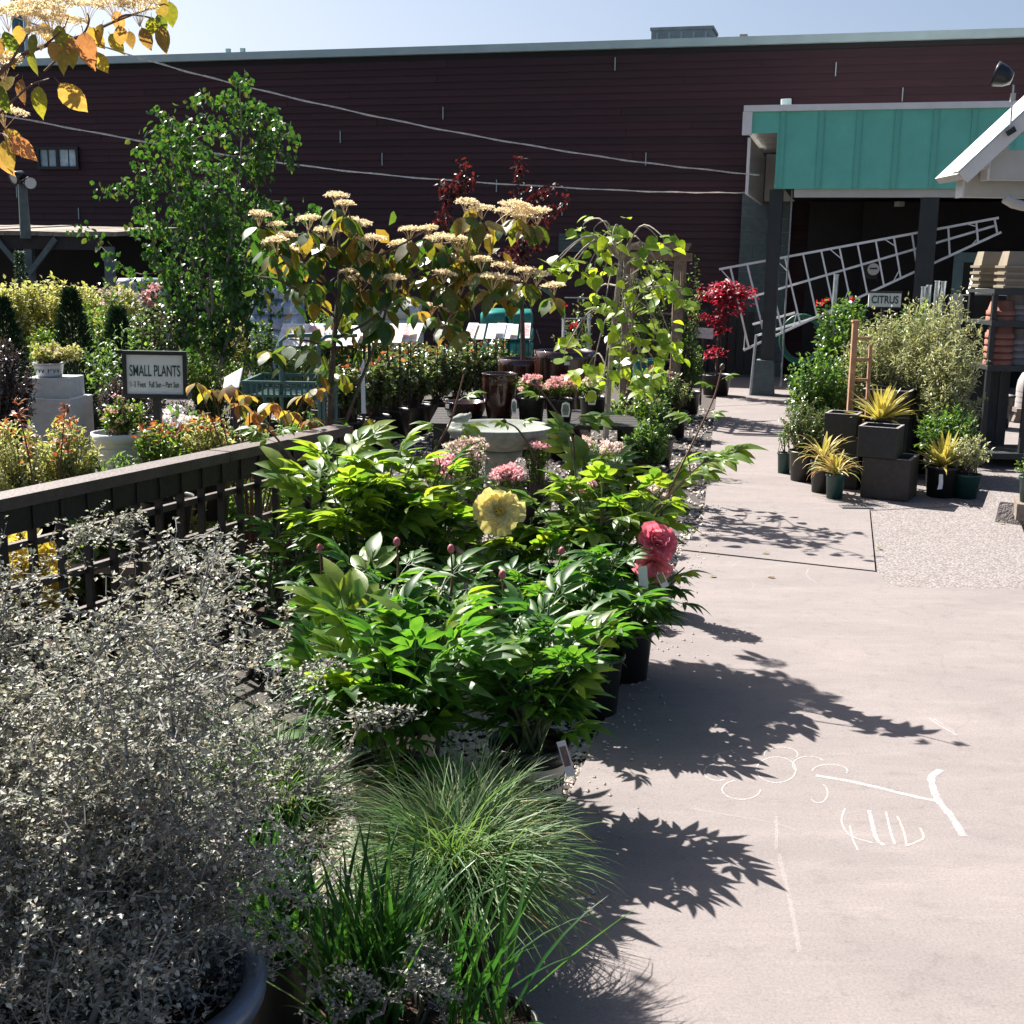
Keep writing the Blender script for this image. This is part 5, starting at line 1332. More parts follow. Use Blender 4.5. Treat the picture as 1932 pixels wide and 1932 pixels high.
# white bucket on a shelf behind
c = P(1858, 555, 11.6)
t = thing('white_bucket', 'upturned pale bucket beside the tan troughs', 'bucket', c)
MB().lathe([(.16, 0), (.165, .03), (.15, .035), (.115, .24), (.11, .25), (0, .25)], tuple(c), 24).build('body', MAT['pwwhite'], t, True)
MB().box((c.x, c.y + .05, c.z / 2 - .005), (.5, .4, c.z - .01)).build('stand', MAT['darkpaint'], t)
# huge black pot
c = G(1872, 806)
t = thing('black_tub', 'huge empty black nursery tub with rolled rim near the rack', 'pot', c)
rr = 35 * M_PX(1872, 770, c.y); hh = P(1872, 744, c.y).z
MB().lathe([(0, 0), (rr * .80, 0), (rr * .96, hh * .9), (rr * 1.02, hh * .91), (rr * 1.05, hh * .96), (rr * 1.02, hh), (rr * .96, hh * .98), (rr * .9, hh * .5), (rr * .8, .03), (0, .03)], tuple(c), 36).build('body', MAT['plastic'], t, True)
# low wooden trestle with rounded stack of grey bowls at the very edge
c = G(1935, 800)
t = thing('pot_trestle', 'low grey trestle table at the very edge of the picture', 'trestle', c)
ztr = P(1925, 772, c.y).z
for k in range(3):
    MB().box((c.x + .35, c.y + .1 + k * .16, ztr - .02), (.9, .14, .04)).build('top_plank', MAT['oldwood'], t)
for x in (c.x - .04, c.x + .7):
    MB().beam((x - .02, c.y + .15, 0), (x + .02, c.y + .15, ztr - .04), .07, .07).build('leg', MAT['oldwood'], t)
t = thing('bowl_stack', 'stack of upturned rounded grey bowls on the trestle', 'pots', (c.x + .1, c.y + .2, ztr))
for k in range(4):
    r0 = .17
    MB().lathe([(r0, 0), (r0 * .99, .05), (r0 * .93, .12), (r0 * .72, .20), (r0 * .3, .245), (0, .25)], (c.x + .12, c.y + .2, ztr + .002 + k * .06), 28).build('bowl', MAT['greypot'], t, True)
# rough kerb block, board and green pot at the edge
c = G(1912, 985)
t = thing('kerb_block', 'rough exposed aggregate kerb block at the picture edge', 'kerb', c)
mb = MB()
mb.hexa([(c.x - .12, c.y + .02, -.02), (c.x + .9, c.y - .75, -.02), (c.x + 1.2, c.y - .2, -.02), (c.x - .05, c.y + .45, -.02), (c.x - .08, c.y + .06, .13), (c.x + .9, c.y - .70, .13), (c.x + 1.2, c.y - .2, .14), (c.x - .02, c.y + .42, .14)])
o = mb.build('block', MAT['agg'], t)
c2 = P(1918, 965, c.y - .25)
t = thing('edge_bench', 'low weathered plank bench at the picture edge carrying a green pot', 'bench', (c2.x + .3, c2.y, 0))
MB().hexa([(c2.x, c2.y, c2.z - .06), (c2.x + .9, c2.y - .55, c2.z - .06), (c2.x + 1.1, c2.y - .2, c2.z - .06), (c2.x + .1, c2.y + .3, c2.z - .06), (c2.x, c2.y, c2.z + .05), (c2.x + .9, c2.y - .55, c2.z + .05), (c2.x + 1.1, c2.y - .2, c2.z + .05), (c2.x + .1, c2.y + .3, c2.z + .05)]).build('plank', MAT['oldwood'], t)
for k in (.25, .8):
    MB().box((c2.x + .12 + k * .6, c2.y - .2 * k + .05, (c2.z - .06) / 2), (.08, .08, c2.z - .06)).build('leg', MAT['railwood'], t)
t = thing('potted_herb', 'small feathery herb in a dark green pot on the edge bench', 'plant', (c2.x + .12, c2.y + .08, c2.z + .05))
pot_part(t, (c2.x + .12, c2.y + .08, c2.z + .052), .085, .17, MAT['teplastic'])
ml, ms = MB(), MB(); twigs(ml, ms, (c2.x + .12, c2.y + .08, c2.z + .2), (c2.x + .12, c2.y + .08, c2.z + .28), (.11, .11, .09), 40, 16, .022, .009)
ms.build('stems', MAT['greystem'], t); stuff(ml.build('foliage', LF['box'], t))
# ================================================================== plants behind the fence and in the yard
LEFT = 'nursery stock behind the fence'
for k, (r_, Y, lb) in enumerate((((-20, 528, 62, 600), 11.0, 'golden-leaved shrub at the picture edge of the golden row'), ((46, 522, 132, 600), 11.3, 'second golden-leaved shrub of the row before the lean-to'), ((118, 534, 196, 604), 11.0, 'third golden-leaved shrub of the row before the lean-to'), ((178, 532, 266, 615), 10.6, 'last golden-leaved shrub of the row nearest the birch'))):
    potted_shrub('golden_shrub', lb, r_, Y, 'gold', 130, 28, .045, .03, (.18, .3), lo=-.8, group='row of golden shrubs')
# little spruce and dark conifers
def conifer(name, label, x, y0, y1, w, Y, lf, n=2600, needle=.05, tiers=0, group=None):
    tp = P(x, y0, Y); s = M_PX(x, y1, Y); rr = w / 2 * s
    base = Vector((tp.x, Y, 0)); t = thing(name, label, 'tree', base, group)
    pot_part(t, base, .16, .28, MAT['plastic'])
    h = tp.z - .26
    MB().tube([base + Vector((0, 0, .24)), Vector((tp.x, Y, tp.z - .05))], [.018, .004], 5).build('trunk', MAT['bark'], t)
    u = rng.random(n) ** .8; a = rng.uniform(0, 6.28, n); prof = np.sin(np.clip(1 - u, 0, 1) * 2.3 + .1) / 1.0
    if tiers:
        prof = (1 - u) * (.55 + .45 * np.abs(np.sin(u * tiers * math.pi)))
    rad = rr * np.clip(prof, 0.04, 1) * rng.uniform(.45, 1.1, n)
    pos = np.stack([tp.x + rad * np.cos(a), Y + rad * np.sin(a), .27 + u * h], 1)
    d = np.stack([np.cos(a), np.sin(a), np.full(n, 1.1 if not tiers else .25)], 1) + rnd_unit(n) * .5
    mb = MB(); mb.leaves(pos, d, rnd_unit(n), needle * rng.uniform(.6, 1.3, n), needle * .16, T2)
    stuff(mb.build('crown', LF[lf], t)); return t
conifer('blue_spruce', 'small pale blue-green spruce below the flood pole', 36, 478, 590, 80, 12.6, 'spruce', 2600, .05, 6)
for x, y0, w, Y, lb in ((132, 552, 78, 9.3, 'dark upright conifer between the golden shrubs and the sign'), (222, 588, 78, 9.0, 'dark upright conifer directly behind the sign'), (2, 568, 84, 9.4, 'dark upright conifer at the picture edge'), (285, 545, 30, 10.9, 'slim dark conifer spire beside the birch')):
    conifer('dark_conifer', lb, x, y0, 740, w, Y, 'dark', 4200, .055, 0, 'dark upright conifers')
potted_shrub('tall_rose', 'tall green rose with pink blooms behind the sign', (146, 534, 262, 720), 9.9, 'green', 90, 26, .04, .026, (.17, .3), lo=-.7, bloom=('palepink', 4, .04, 22, .03))
potted_shrub('tall_rose', 'tall green rose with salmon blooms nearest the birch trunk', (238, 545, 332, 720), 9.7, 'rose', 90, 26, .04, .026, (.17, .3), lo=-.7, bloom=('pink', 7, .04, 22, .03))
potted_shrub('leafy_shrub', 'bright green shrub between two dark conifers', (56, 600, 128, 740), 9.7, 'box', 70, 24, .035, .02, (.15, .28), lo=-.7)
potted_shrub('leafy_shrub', 'mid green shrub filling the gap behind the conifers', (160, 610, 320, 760), 8.6, 'green', 80, 24, .035, .02, (.17, .28), lo=-.7)
potted_shrub('dusky_shrub', 'dusky dark-leaved shrub at the picture edge beside the box planters', (-40, 640, 62, 860), 6.6, 'smoke', 120, 30, .035, .013, (.15, .25), z0=.45, lo=-.7)
potted_shrub('dusky_shrub', 'dusky dark-leaved shrub between the box planters and the sign', (190, 704, 286, 812), 7.1, 'smoke', 80, 28, .034, .013, (.13, .22), z0=.45, lo=-.5)
potted_shrub('dusky_shrub', 'small dusky shrub below the sign panel', (270, 750, 370, 830), 6.9, 'smoke', 60, 26, .032, .013, (.12, .2), z0=.45, lo=-.5)
# red-tipped spireas right behind the fence
potted_shrub('spirea', 'pale spirea with red tips at the picture edge behind the fence', (-40, 800, 92, 960), 5.25, 'palegreen', 90, 28, .026, .012, (.14, .2), z0=.40, lo=-.5, tip=('redtip', 36))
potted_shrub('spirea', 'pale spirea with red upright shoots in front of the box planters', (70, 800, 186, 950), 5.4, 'palegreen', 100, 28, .026, .012, (.14, .2), z0=.40, lo=-.5, tip=('redtip', 40))
potted_shrub('spirea', 'orange-tipped spirea beside the white pot near the sign post', (262, 800, 352, 890), 5.6, 'box', 70, 22, .03, .014, (.13, .18), z0=.40, lo=-.4, tip=('redtip', 60))
potted_shrub('spirea', 'orange-tipped spirea between the sign post and the cart', (334, 790, 436, 880), 6.0, 'palegreen', 70, 22, .03, .014, (.13, .2), z0=.40, lo=-.4, tip=('redtip', 60))
potted_shrub('spirea', 'low green spirea in the shade behind the fence rail', (150, 860, 280, 980), 5.35, 'green', 70, 24, .028, .014, (.13, .15), z0=.40, lo=-.5)
# tall red shoots of the spirea, with leaves along them
for i, (pts, lb) in enumerate(((((60, 905), (52, 850), (38, 790), (32, 768)), 'tall red-leaved shoot with drooping tips at the picture edge'), (((112, 905), (116, 850), (120, 800), (122, 762)), 'tall red-leaved shoot in front of the lower box planter'))):
    q = [P(x, y, 5.0 + .1 * i) for x, y in pts]
    t = thing('red_shoot', lb, 'plant', (q[0].x, q[0].y, .4))
    sp = spline([(q[0].x, q[0].y, .40)] + q, 16); MB().tube(sp, np.linspace(.005, .002, 16), 5).build('stem', MAT['redstem'], t)
    n = 38; k = rng.integers(6, 16, n); pos = sp[k] + rnd_unit(n) * .02
    mb = MB(); mb.leaves(pos, rnd_unit(n) * vec((1, 1, .5)) + vec((0, 0, .2)), rnd_unit(n) * .4 + vec((0, 0, 1)), .04 * rng.uniform(.6, 1.1, n), .017, T6)
    stuff(mb.build('foliage', LF['redtip'], t))
potted_shrub('white_peony_bush', 'green bush with white blooms beside the sign post', (296, 768, 396, 850), 6.6, 'green', 60, 20, .04, .022, (.14, .22), z0=.45 if False else 0.0, lo=-.7, bloom=('whitebloom', 4, .045, 40, .035))
potted_shrub('golden_euonymus', 'bright yellow shrub glowing behind the fence at the picture edge', (-60, 985, 118, 1150), 4.55, 'yellow', 90, 26, .045, .024, (.17, .22), z0=-.03, lo=-.6)
for k, (r_, Y, lf, lb) in enumerate((((250, 915, 400, 1080), 5.9, 'palegreen', 'green shrub low behind the fence under the sign'), ((380, 900, 520, 1060), 6.3, 'box', 'lime shrub low behind the middle of the fence'), ((500, 870, 610, 1000), 6.6, 'box', 'green shrub low behind the far end of the fence'), ((110, 960, 260, 1120), 5.2, 'box', 'shaded shrub low behind the near end of the fence'), ((420, 790, 520, 900), 7.0, 'rose', 'leafy shrub between the fence and the green cart'), ((520, 770, 610, 880), 7.4, 'green', 'dark leafy shrub beneath the green cart'))):
    potted_shrub('low_shrub', lb, r_, Y, lf, 70, 24, .04, .02, (.15, .22), z0=-.03, lo=-.6, group='low shrubs behind the fence')
# clipped box and hedging plants behind the cart
for k, (r_, Y, lf, lb) in enumerate((((352, 668, 440, 740), 9.4, 'box', 'low clipped box plant nearest the sign'), ((420, 672, 520, 745), 9.6, 'box', 'low clipped box plant in the middle of the clipped row'), ((500, 668, 610, 745), 9.8, 'box', 'low clipped box plant nearest the rose cards'), ((408, 596, 470, 690), 10.8, 'gold', 'cream variegated upright shrub behind the clipped box'), ((470, 600, 520, 690), 11.0, 'green', 'dark green upright shrub behind the clipped box'), ((520, 610, 590, 690), 11.2, 'box', 'round lime shrub behind the first rose card'), ((585, 580, 640, 660), 12.0, 'green', 'dark column shrub below the dogwood flowers'), ((625, 575, 680, 650), 12.2, 'box', 'lime column shrub beside the olive sack'), ((690, 600, 740, 670), 12.6, 'box', 'lime shrub beside the white bags'), ((350, 590, 410, 690), 11.0, 'green', 'dark green shrub behind the birch trunks'))):
    potted_shrub('clipped_shrub', lb, r_, Y, lf, 120, 24, .028, .018, (.15, .25), lo=-.9, jag=(.82, 1.06), group='clipped shrubs behind the cart')
# rows of potted roses
rose_rows = [(662, 700, 800, 10.9), (706, 690, 800, 11.3), (744, 668, 800, 11.8), (786, 660, 798, 12.2), (826, 658, 796, 12.6), (864, 655, 796, 12.9), (900, 650, 794, 13.1), (936, 652, 792, 13.3), (690, 655, 780, 13.4), (733, 650, 775, 13.8), (775, 648, 775, 14.0), (640, 672, 790, 12.0)]
rn = ['first', 'second', 'third', 'fourth', 'fifth', 'sixth', 'seventh', 'eighth']
for k, (x, y0, y1, Y) in enumerate(rose_rows):
    lb = ('%s rose from the cart in the front row of black pots' % rn[k]) if k < 8 else ['rose in the back row behind the second front rose', 'rose in the back row before the white bags', 'rose in the back row beside the lone orange card', 'rose beside the cart below the first slate card'][k - 8]
    potted_shrub('potted_rose', lb, (x - 40, y0 - 10, x + 40, y1 - 44), Y, 'rose', 75, 24, .05, .032, (.15, .28), lo=-.6, group='potted roses in rows', tip=('redtip', 10), jag=(.7, 1.2))
# shrubs along the far path edge and round the arbor
for k, (r_, Y, lf, pot, bl, lb) in enumerate((((1196, 690, 1268, 800), 11.6, 'green', (.15, .26), ('redbloom', 2, .03, 16, .025), 'green shrub with red blooms at the foot of the arbor'), ((1236, 700, 1304, 790), 12.2, 'rose', (.15, .26), ('pink', 2, .03, 16, .025), 'leafy shrub overhanging the path beside the arbor post'), ((1150, 730, 1236, 850), 9.9, 'box', (.16, .26), None, 'lime shrub in a black pot right of the bench'), ((1200, 750, 1276, 850), 10.3, 'green', (.16, .26), ('pink', 2, .02, 12, .02), 'green shrub in a black pot at the path edge'), ((1180, 790, 1262, 880), 8.8, 'green', (.15, .24), None, 'shaded green shrub in a brown pot before the lime tree'), ((1270, 640, 1330, 735), 14.2, 'green', (.15, .26), None, 'pale leafy plant behind the arbor post'))):
    potted_shrub('path_shrub', lb, r_, Y, lf, 75, 24, .034, .02, pot, lo=-.5, bloom=bl, group='shrubs along the path edge')
t = thing('climbing_vine', 'leafy green vine climbing the wooden arbor', 'vine', (posts[1].x, posts[1].y, 0))
ml, ms = MB(), MB()
for (x, y0, y1, w) in ((1295, 480, 720, 28), (1190, 500, 730, 60), (1240, 480, 560, 60)):
    a = P(x, (y0 + y1) / 2, AY + .5); s = M_PX(x, 600, AY + .5)
    twigs(ml, ms, (a.x, a.y, .1), a, (w * s, .16, (y1 - y0) / 2 * s), 60, 20, .04, .026, T6, lo=-.95)
ms.build('stems', MAT['bark'], t); stuff(ml.build('foliage', LF['green'], t))

# ------------------------------------------------------------------ azaleas round the birdbath and on the bench
def azalea(label, px, y0, y1, w, Y, bl, z0=0.0, pot=(.11, .2), n=26, tagp=None, pm='plastic'):
    t = potted_shrub('azalea', label, (px - w / 2, y0, px + w / 2, y1), Y, 'box', 60, 16, .026, .012, pot, pm, z0, 'plant', 'potted azaleas', lo=-.2, bloom=(bl, n, .028, 16, .022), jag=(.75, 1.1))
    if tagp:
        c = Vector((P(px + tagp[0], tagp[1], Y).x, Y - pot[0] * 1.05 - .01, P(px, tagp[1], Y).z)); a = tagp[2] if len(tagp) > 2 else .05
        mb = MB(); V = [(-.025, -.05), (.025, -.05), (.034, .0), (.027, .05), (.0, .062), (-.027, .05), (-.034, .0)]
        q = [(c.x + x * math.cos(a), c.y - .002 + x * math.sin(a), c.z + z) for x, z in V]; n7 = len(q)
        mb.add(q + [(x, y - .003, z) for x, y, z in q], [tuple(range(n7)), tuple(range(2 * n7 - 1, n7 - 1, -1))] + [(k, n7 + k, n7 + (k + 1) % n7, (k + 1) % n7) for k in range(n7)])
        g_ = mb.build('plant_tag', MAT['tagwhite'], t)
        q = [(c.x + x * .72 * math.cos(a), c.y - .0062 + x * .72 * math.sin(a), c.z + z * .72) for x, z in V]
        MB().add(q, [tuple(range(n7 - 1, -1, -1))]).build('picture', mat('tag_print', (.05, .08, .05), .35, var=.6, scale=60, col2=(.25, .3, .22)), g_)
    return t
azalea('pink azalea on the bench right beside the tall urn', 1003, 712, 752, 62, 9.2, 'pink', zt_, (.105, .19), 34, (-33, 765, -.9))
azalea('pink azalea on the bench with a white tag hanging in front', 1056, 712, 752, 62, 9.15, 'pink', zt_, (.105, .19), 34, (10, 770))
azalea('dusky azalea on the bench with a white arched tag', 1120, 716, 756, 56, 9.3, 'palepink', zt_, (.105, .19), 8, (-5, 748))
azalea('pink azalea low before the birdbath pedestal', 838, 858, 918, 84, 6.5, 'pink', 0, (.12, .22), 44)
azalea('cream and pink azalea under the birdbath bowl', 880, 826, 880, 84, 7.2, 'palepink', 0, (.12, .22), 40)
azalea('bright pink azalea beside the yellow peony bloom', 958, 880, 930, 64, 6.2, 'pink', 0, (.12, .22), 44)
azalea('red-budded azalea behind the pedestal in a black pot', 1012, 836, 872, 52, 7.7, 'pink', 0, (.11, .2), 12)
azalea('pale azalea behind the peonies with a white tag', 1092, 826, 866, 62, 7.5, 'palepink', 0, (.11, .2), 16, (-5, 880, .4))
azalea('pale azalea nearest the path behind the peonies', 1150, 832, 872, 62, 7.4, 'palepink', 0, (.11, .2), 14, (6, 884, -.2))
azalea('faded cream azalea leaning out over the path', 1236, 906, 972, 76, 5.85, 'palepink', 0, (.12, .2), 36)
azalea('small fading pink azalea among the peony leaves', 1098, 905, 955, 70, 5.9, 'pink', 0, (.11, .2), 16)

# ------------------------------------------------------------------ trees
dog_mesh = [leaf_mesh('leaf', LF['dogwood'], OVAL, b, .25, .18, w, cu) for b, w, cu in ((.25, .0, .0), (.5, .01, .3), (.12, .012, .2))]
dognear_mesh = [leaf_mesh('leaf', LF['dogwoodnear'], OVAL, b, .25, .18, w, cu) for b, w, cu in ((.3, .01, .0), (.55, .015, .3), (.15, .012, .2))]
def cyme(name, m, r, n):
    mb = MB(); a = np.arange(n) * 2.39996; rr = r * np.sqrt((np.arange(n) + .5) / n)
    pos = np.stack([rr * np.cos(a), rr * np.sin(a), .035 - (rr / r) ** 2 * .014 + rng.normal(0, .003, n)], 1)
    for k in range(5):
        d = rnd_unit(n) * .6 + vec((0, 0, .7))
        mb.leaves(pos + rng.normal(0, .003, (n, 3)), rnd_unit(n) * vec((1, 1, .4)) + vec((0, 0, .3)), d, .0125, .0095, T2)
    for k in range(9):
        q = pos[rng.integers(0, n)]; mb.tube([(0, 0, -.04), (q[0] * .5, q[1] * .5, .005), tuple(q)], .0011, 3, False)
    return mb.mesh(name, m)
cymes = [cyme('flower_cluster', LF['creamflower'], r, n) for r, n in ((.062, 80), (.052, 66), (.072, 95))]
UP = Vector((0, 0, 1))
def whorl(t, p, meshes, L, n, spread=.75, droop=.6):
    a0 = R.uniform(0, 6.28)
    for k in range(n):
        a = a0 + k * 2 * math.pi / n + R.uniform(-.3, .3)
        d = Vector((math.cos(a) * spread, math.sin(a) * spread, -droop + R.uniform(-.35, .3)))
        nn = Vector((math.cos(a) * .5, math.sin(a) * .5, .8)) + Vector((R.uniform(-.3, .3), R.uniform(-.3, .3), 0))
        l = L * R.uniform(.7, 1.15)
        inst('leaf', R.choice(meshes), t, Vector(p) + d.normalized() * L * .18, d, nn, (l * R.uniform(1.0, 1.25), l, l))
DY = 5.9
fl = [(490, 407), (522, 425), (581, 415), (542, 445), (520, 458), (615, 438), (634, 372), (651, 386), (668, 424), (702, 453), (553, 473), (772, 435), (807, 432), (755, 464), (833, 452), (870, 436), (881, 386), (909, 395), (864, 455), (900, 452), (909, 492), (881, 497), (951, 403), (972, 391), (992, 402), (984, 410), (1012, 404), (950, 505), (931, 527), (964, 529), (992, 513), (1014, 519), (1043, 541), (741, 529), (839, 517), (870, 538), (657, 514), (682, 530), (815, 577), (845, 589)]
t = thing('dogwood_tree', 'spreading dogwood with flat cream flower heads in the middle of the picture', 'tree', (P(622, 850, DY).x, DY, 0))
pot_part(t, ORG[t.name], .19, .3, MAT['plastic'])
pth = lambda l, dy=0.0, j=.25: [P(x, y, DY + dy + R.uniform(-j, j) * (k > 1)) for k, (x, y) in enumerate(l)]
def dog_limb(l, r0, r1, dy=0.0, j=.2, par=None, m='bark'):
    q = spline(pth(l, dy, j), 6 * len(l)); MB().tube(q, np.linspace(r0, r1, len(q)), 6).build('branch', MAT[m], par or t); return q
tb = ORG[t.name]
trunk_q = spline([tb + Vector((0, 0, .26)), P(622, 800, DY), P(626, 700, DY), P(634, 600, DY), P(640, 540, DY), P(640, 470, DY), P(636, 390, DY)], 30)
MB().tube(trunk_q, np.linspace(.019, .006, 30), 7).build('trunk', MAT['bark'], t)
limbs = [[(632, 640), (690, 610), (722, 585), (790, 560), (845, 590)], [(640, 830), (680, 720), (716, 630), (735, 570), (770, 540), (880, 505), (960, 530), (1040, 545)], [(636, 560), (600, 520), (550, 480), (490, 412)], [(638, 530), (700, 490), (760, 470), (830, 460), (905, 455)], [(735, 570), (780, 520), (840, 500), (900, 460), (950, 425), (1010, 408)], [(638, 500), (590, 460), (578, 420)], [(640, 480), (665, 440), (655, 390)], [(700, 490), (760, 460), (805, 435)], [(840, 500), (870, 450), (880, 390)], [(880, 450), (905, 400)], [(790, 545), (850, 545), (930, 530), (1010, 522)], [(636, 600), (580, 560), (530, 530), (480, 520)], [(636, 660), (590, 645), (545, 640)], [(632, 620), (660, 560), (690, 535)]]
limb_pts = []
for k, l in enumerate(limbs):
    limb_pts.append(dog_limb(l, .009, .003, j=.22))
allq = np.concatenate(limb_pts + [trunk_q[14:]])
nleaf = 0
for (x, y) in fl:
    p = P(x, y + 6, DY + R.uniform(-.25, .25))
    inst('flower_cluster', R.choice(cymes), t, p, (R.uniform(-.3, .3), 1, R.uniform(-.1, .1)), (R.uniform(-.15, .15), R.uniform(-.25, .05), 1), R.uniform(.75, 1.1))
    b = allq[np.argmin(np.linalg.norm(allq - vec(p) + vec((0, 0, .06)), axis=1))]
    MB().tube(spline([b, vec(p) * .6 + b * .4 + vec((0, 0, .02)), p], 6), np.linspace(.004, .002, 6), 4).build('twig', MAT['redstem'], t)
    whorl(t, p - UP * .03, dog_mesh, .105, 5); nleaf += 4
more = [(500, 470), (560, 500), (600, 480), (630, 460), (690, 480), (730, 490), (780, 480), (820, 480), (860, 490), (590, 530), (640, 520), (700, 540), (770, 555), (640, 590), (720, 600), (790, 585), (845, 610), (560, 545), (520, 500), (800, 520), (545, 650), (590, 655), (620, 680), (870, 620), (640, 700), (600, 560), (660, 560), (900, 540), (980, 545), (510, 660)]
for (x, y) in more:
    whorl(t, P(x, y, DY + R.uniform(-.35, .35)), dog_mesh, .108, 4); nleaf += 4
nx = 170; k_ = rng.integers(0, len(allq), nx); mbx = MB()
mbx.leaves(allq[k_] + rng.normal(0, .07, (nx, 3)) + vec((0, 0, -.03)), rnd_unit(nx) * .7 + vec((0, 0, -.7)), rnd_unit(nx) + vec((0, -.3, .6)), .10 * rng.uniform(.7, 1.15, nx), .06 * rng.uniform(.8, 1.15, nx), T6)
stuff(mbx.build('foliage', LF['dogwood'], t))
# low leafy dogwood branches in front of the cart
t2 = thing('low_dogwood', 'young dogwood with orange-green leaves between the cart and the fence rail', 'plant', (P(470, 850, 5.75).x, 5.75, 0))
pot_part(t2, ORG[t2.name], .13, .22, MAT['plastic'])
for (x, y) in ((372, 722), (400, 735), (436, 726), (450, 760), (480, 775), (516, 758), (545, 775), (500, 800), (470, 745), (575, 745), (600, 730), (590, 790)):
    p = P(x, y, 5.75 + R.uniform(-.2, .2)); b = ORG[t2.name] + Vector((0, 0, .2))
    MB().tube(spline([b, (b * .5 + p * .5) + Vector((0, 0, .1)), p], 8), np.linspace(.006, .002, 8), 4).build('twig', MAT['redstem'], t2)
    whorl(t2, p, dognear_mesh, .085, 5, .85, .45)
# near dogwood, branches reaching into the top corner
NY = 4.2
tn = thing('dogwood_tree', 'near dogwood whose blossoming branches hang into the top corner', 'tree', (-2.35, NY, 0))
pot_part(tn, ORG[tn.name], .2, .32, MAT['plastic'])
MB().tube(spline([(-2.35, NY, .28), (-2.33, NY, 1.0), (-2.25, NY, 1.7), (-2.2, NY, 2.2), (-2.15, NY, 2.7)], 24), np.linspace(.028, .01, 24), 8).build('trunk', MAT['bark'], tn)
def c1(l): return [(.28 * x, .28 * y) for x, y in l]
for l, r0 in ((c1([(-700, 900), (-300, 700), (0, 480), (150, 370), (300, 310), (560, 240), (760, 150), (1000, 60), (1130, 20)]), .011), (c1([(-300, 700), (0, 500), (150, 290), (200, 200)]), .006), (c1([(300, 310), (420, 200), (460, 120)]), .004), (c1([(-500, 1000), (-150, 880), (20, 740), (200, 580), (330, 530)]), .007), (c1([(300, 480), (400, 390), (520, 330), (640, 270)]), .004), (c1([(-600, 1150), (-150, 950), (0, 900), (60, 930)]), .006), (c1([(560, 240), (600, 150), (590, 90)]), .004), (c1([(760, 150), (860, 100), (1050, 130), (1100, 190)]), .004)):
    q = spline([P(x, y, NY + R.uniform(-.08, .08)) for x, y in l], 6 * len(l)); MB().tube(q, np.linspace(r0, .002, len(q)), 6).build('branch', MAT['redstem'], tn)
for x, y in c1([(180, 75), (400, 60), (590, 70), (770, 45), (50, 115), (930, 70), (200, 140), (440, 165), (10, 450), (40, 775), (280, 250), (330, 110)]):
    inst('flower_cluster', R.choice(cymes), tn, P(x, y + 4, NY + R.uniform(-.15, .15)), (R.uniform(-.3, .3), 1, R.uniform(-.1, .1)), (R.uniform(-.2, .2), R.uniform(-.35, .0), 1), R.uniform(.8, 1.1))
for (x, y, dx, dy_, l) in [(1140, 10, .1, 1, 130), (1085, 170, .05, 1, 130), (955, 185, .3, 1, 120), (1020, 110, -.1, 1, 110), (800, 170, .1, 1, 120), (780, 70, .2, 1, 110), (560, 215, .2, 1, 190), (600, 180, .5, 1, 130), (640, 350, .5, 1, 120), (390, 170, .2, 1, 120), (330, 290, .6, .9, 130), (220, 340, -.2, 1, 130), (290, 150, .2, 1, 100), (130, 170, -.2, 1, 110), (30, 210, .3, 1, 130), (400, 560, .6, .8, 200), (260, 580, -.1, 1, 150), (150, 530, -.2, 1, 130), (100, 520, -1, .8, 140), (40, 940, -.1, 1, 160), (70, 930, .9, .6, 150), (500, 310, -.1, 1, 120), (440, 330, -.3, 1, 120), (690, 160, -.4, 1, 110), (1060, 100, .5, 1, 100), (870, 210, .2, 1, 90), (240, 230, -.6, 1, 110), (440, 220, .1, 1, 140), (20, 880, .9, .5, 120), (-40, 560, .3, 1, 150), (-20, 1000, .2, 1, 150), (1120, -20, -.6, .8, 130), (740, 230, .6, .8, 110), (500, 250, -.5, .8, 100), (0, 250, -.5, 1, 120), (60, 330, -.2, 1, 110)]:
    Yl = NY + R.uniform(-.12, .12); s = M_PX(x * .28, y * .28, Yl)
    d = Vector((dx, R.uniform(-.5, .5), -dy_)); nn = Vector((R.uniform(-.5, .5), -1, .4)); L_ = l * .28 * s * 1.3
    inst('leaf', R.choice(dognear_mesh), tn, P(x * .28, y * .28, Yl), d, nn, (L_ * 1.1, L_, L_))
# birch
BYY = 10.3
t = thing('birch_tree', 'young multi-stemmed birch with dense small green leaves', 'tree', (P(400, 760, BYY).x, BYY, 0))
pot_part(t, ORG[t.name], .22, .34, MAT['plastic'])
ml = MB()
tb = ORG[t.name] + Vector((0, 0, .3))
stems = [[(402, 700), (395, 600), (360, 480), (330, 330), (318, 215)], [(405, 700), (400, 560), (385, 420), (350, 300), (345, 240)], [(408, 700), (420, 560), (440, 420), (455, 280), (452, 152)], [(412, 700), (440, 600), (470, 460), (488, 330), (492, 205)], [(398, 700), (360, 640), (320, 560), (285, 440), (270, 340)], [(410, 700), (450, 640), (495, 540), (515, 440)]]
PPs, DDs, NNs = [], [], []
def hang(q, n, L=.055, spread=.05):
    k = rng.integers(0, len(q), n); pos = q[k] + rng.normal(0, spread, (n, 3)) * vec((1, 1, .8))
    PPs.append(pos); DDs.append(rnd_unit(n) * .75 + vec((0, 0, -.75))); NNs.append(rnd_unit(n) + vec((0, -.3, .5)))
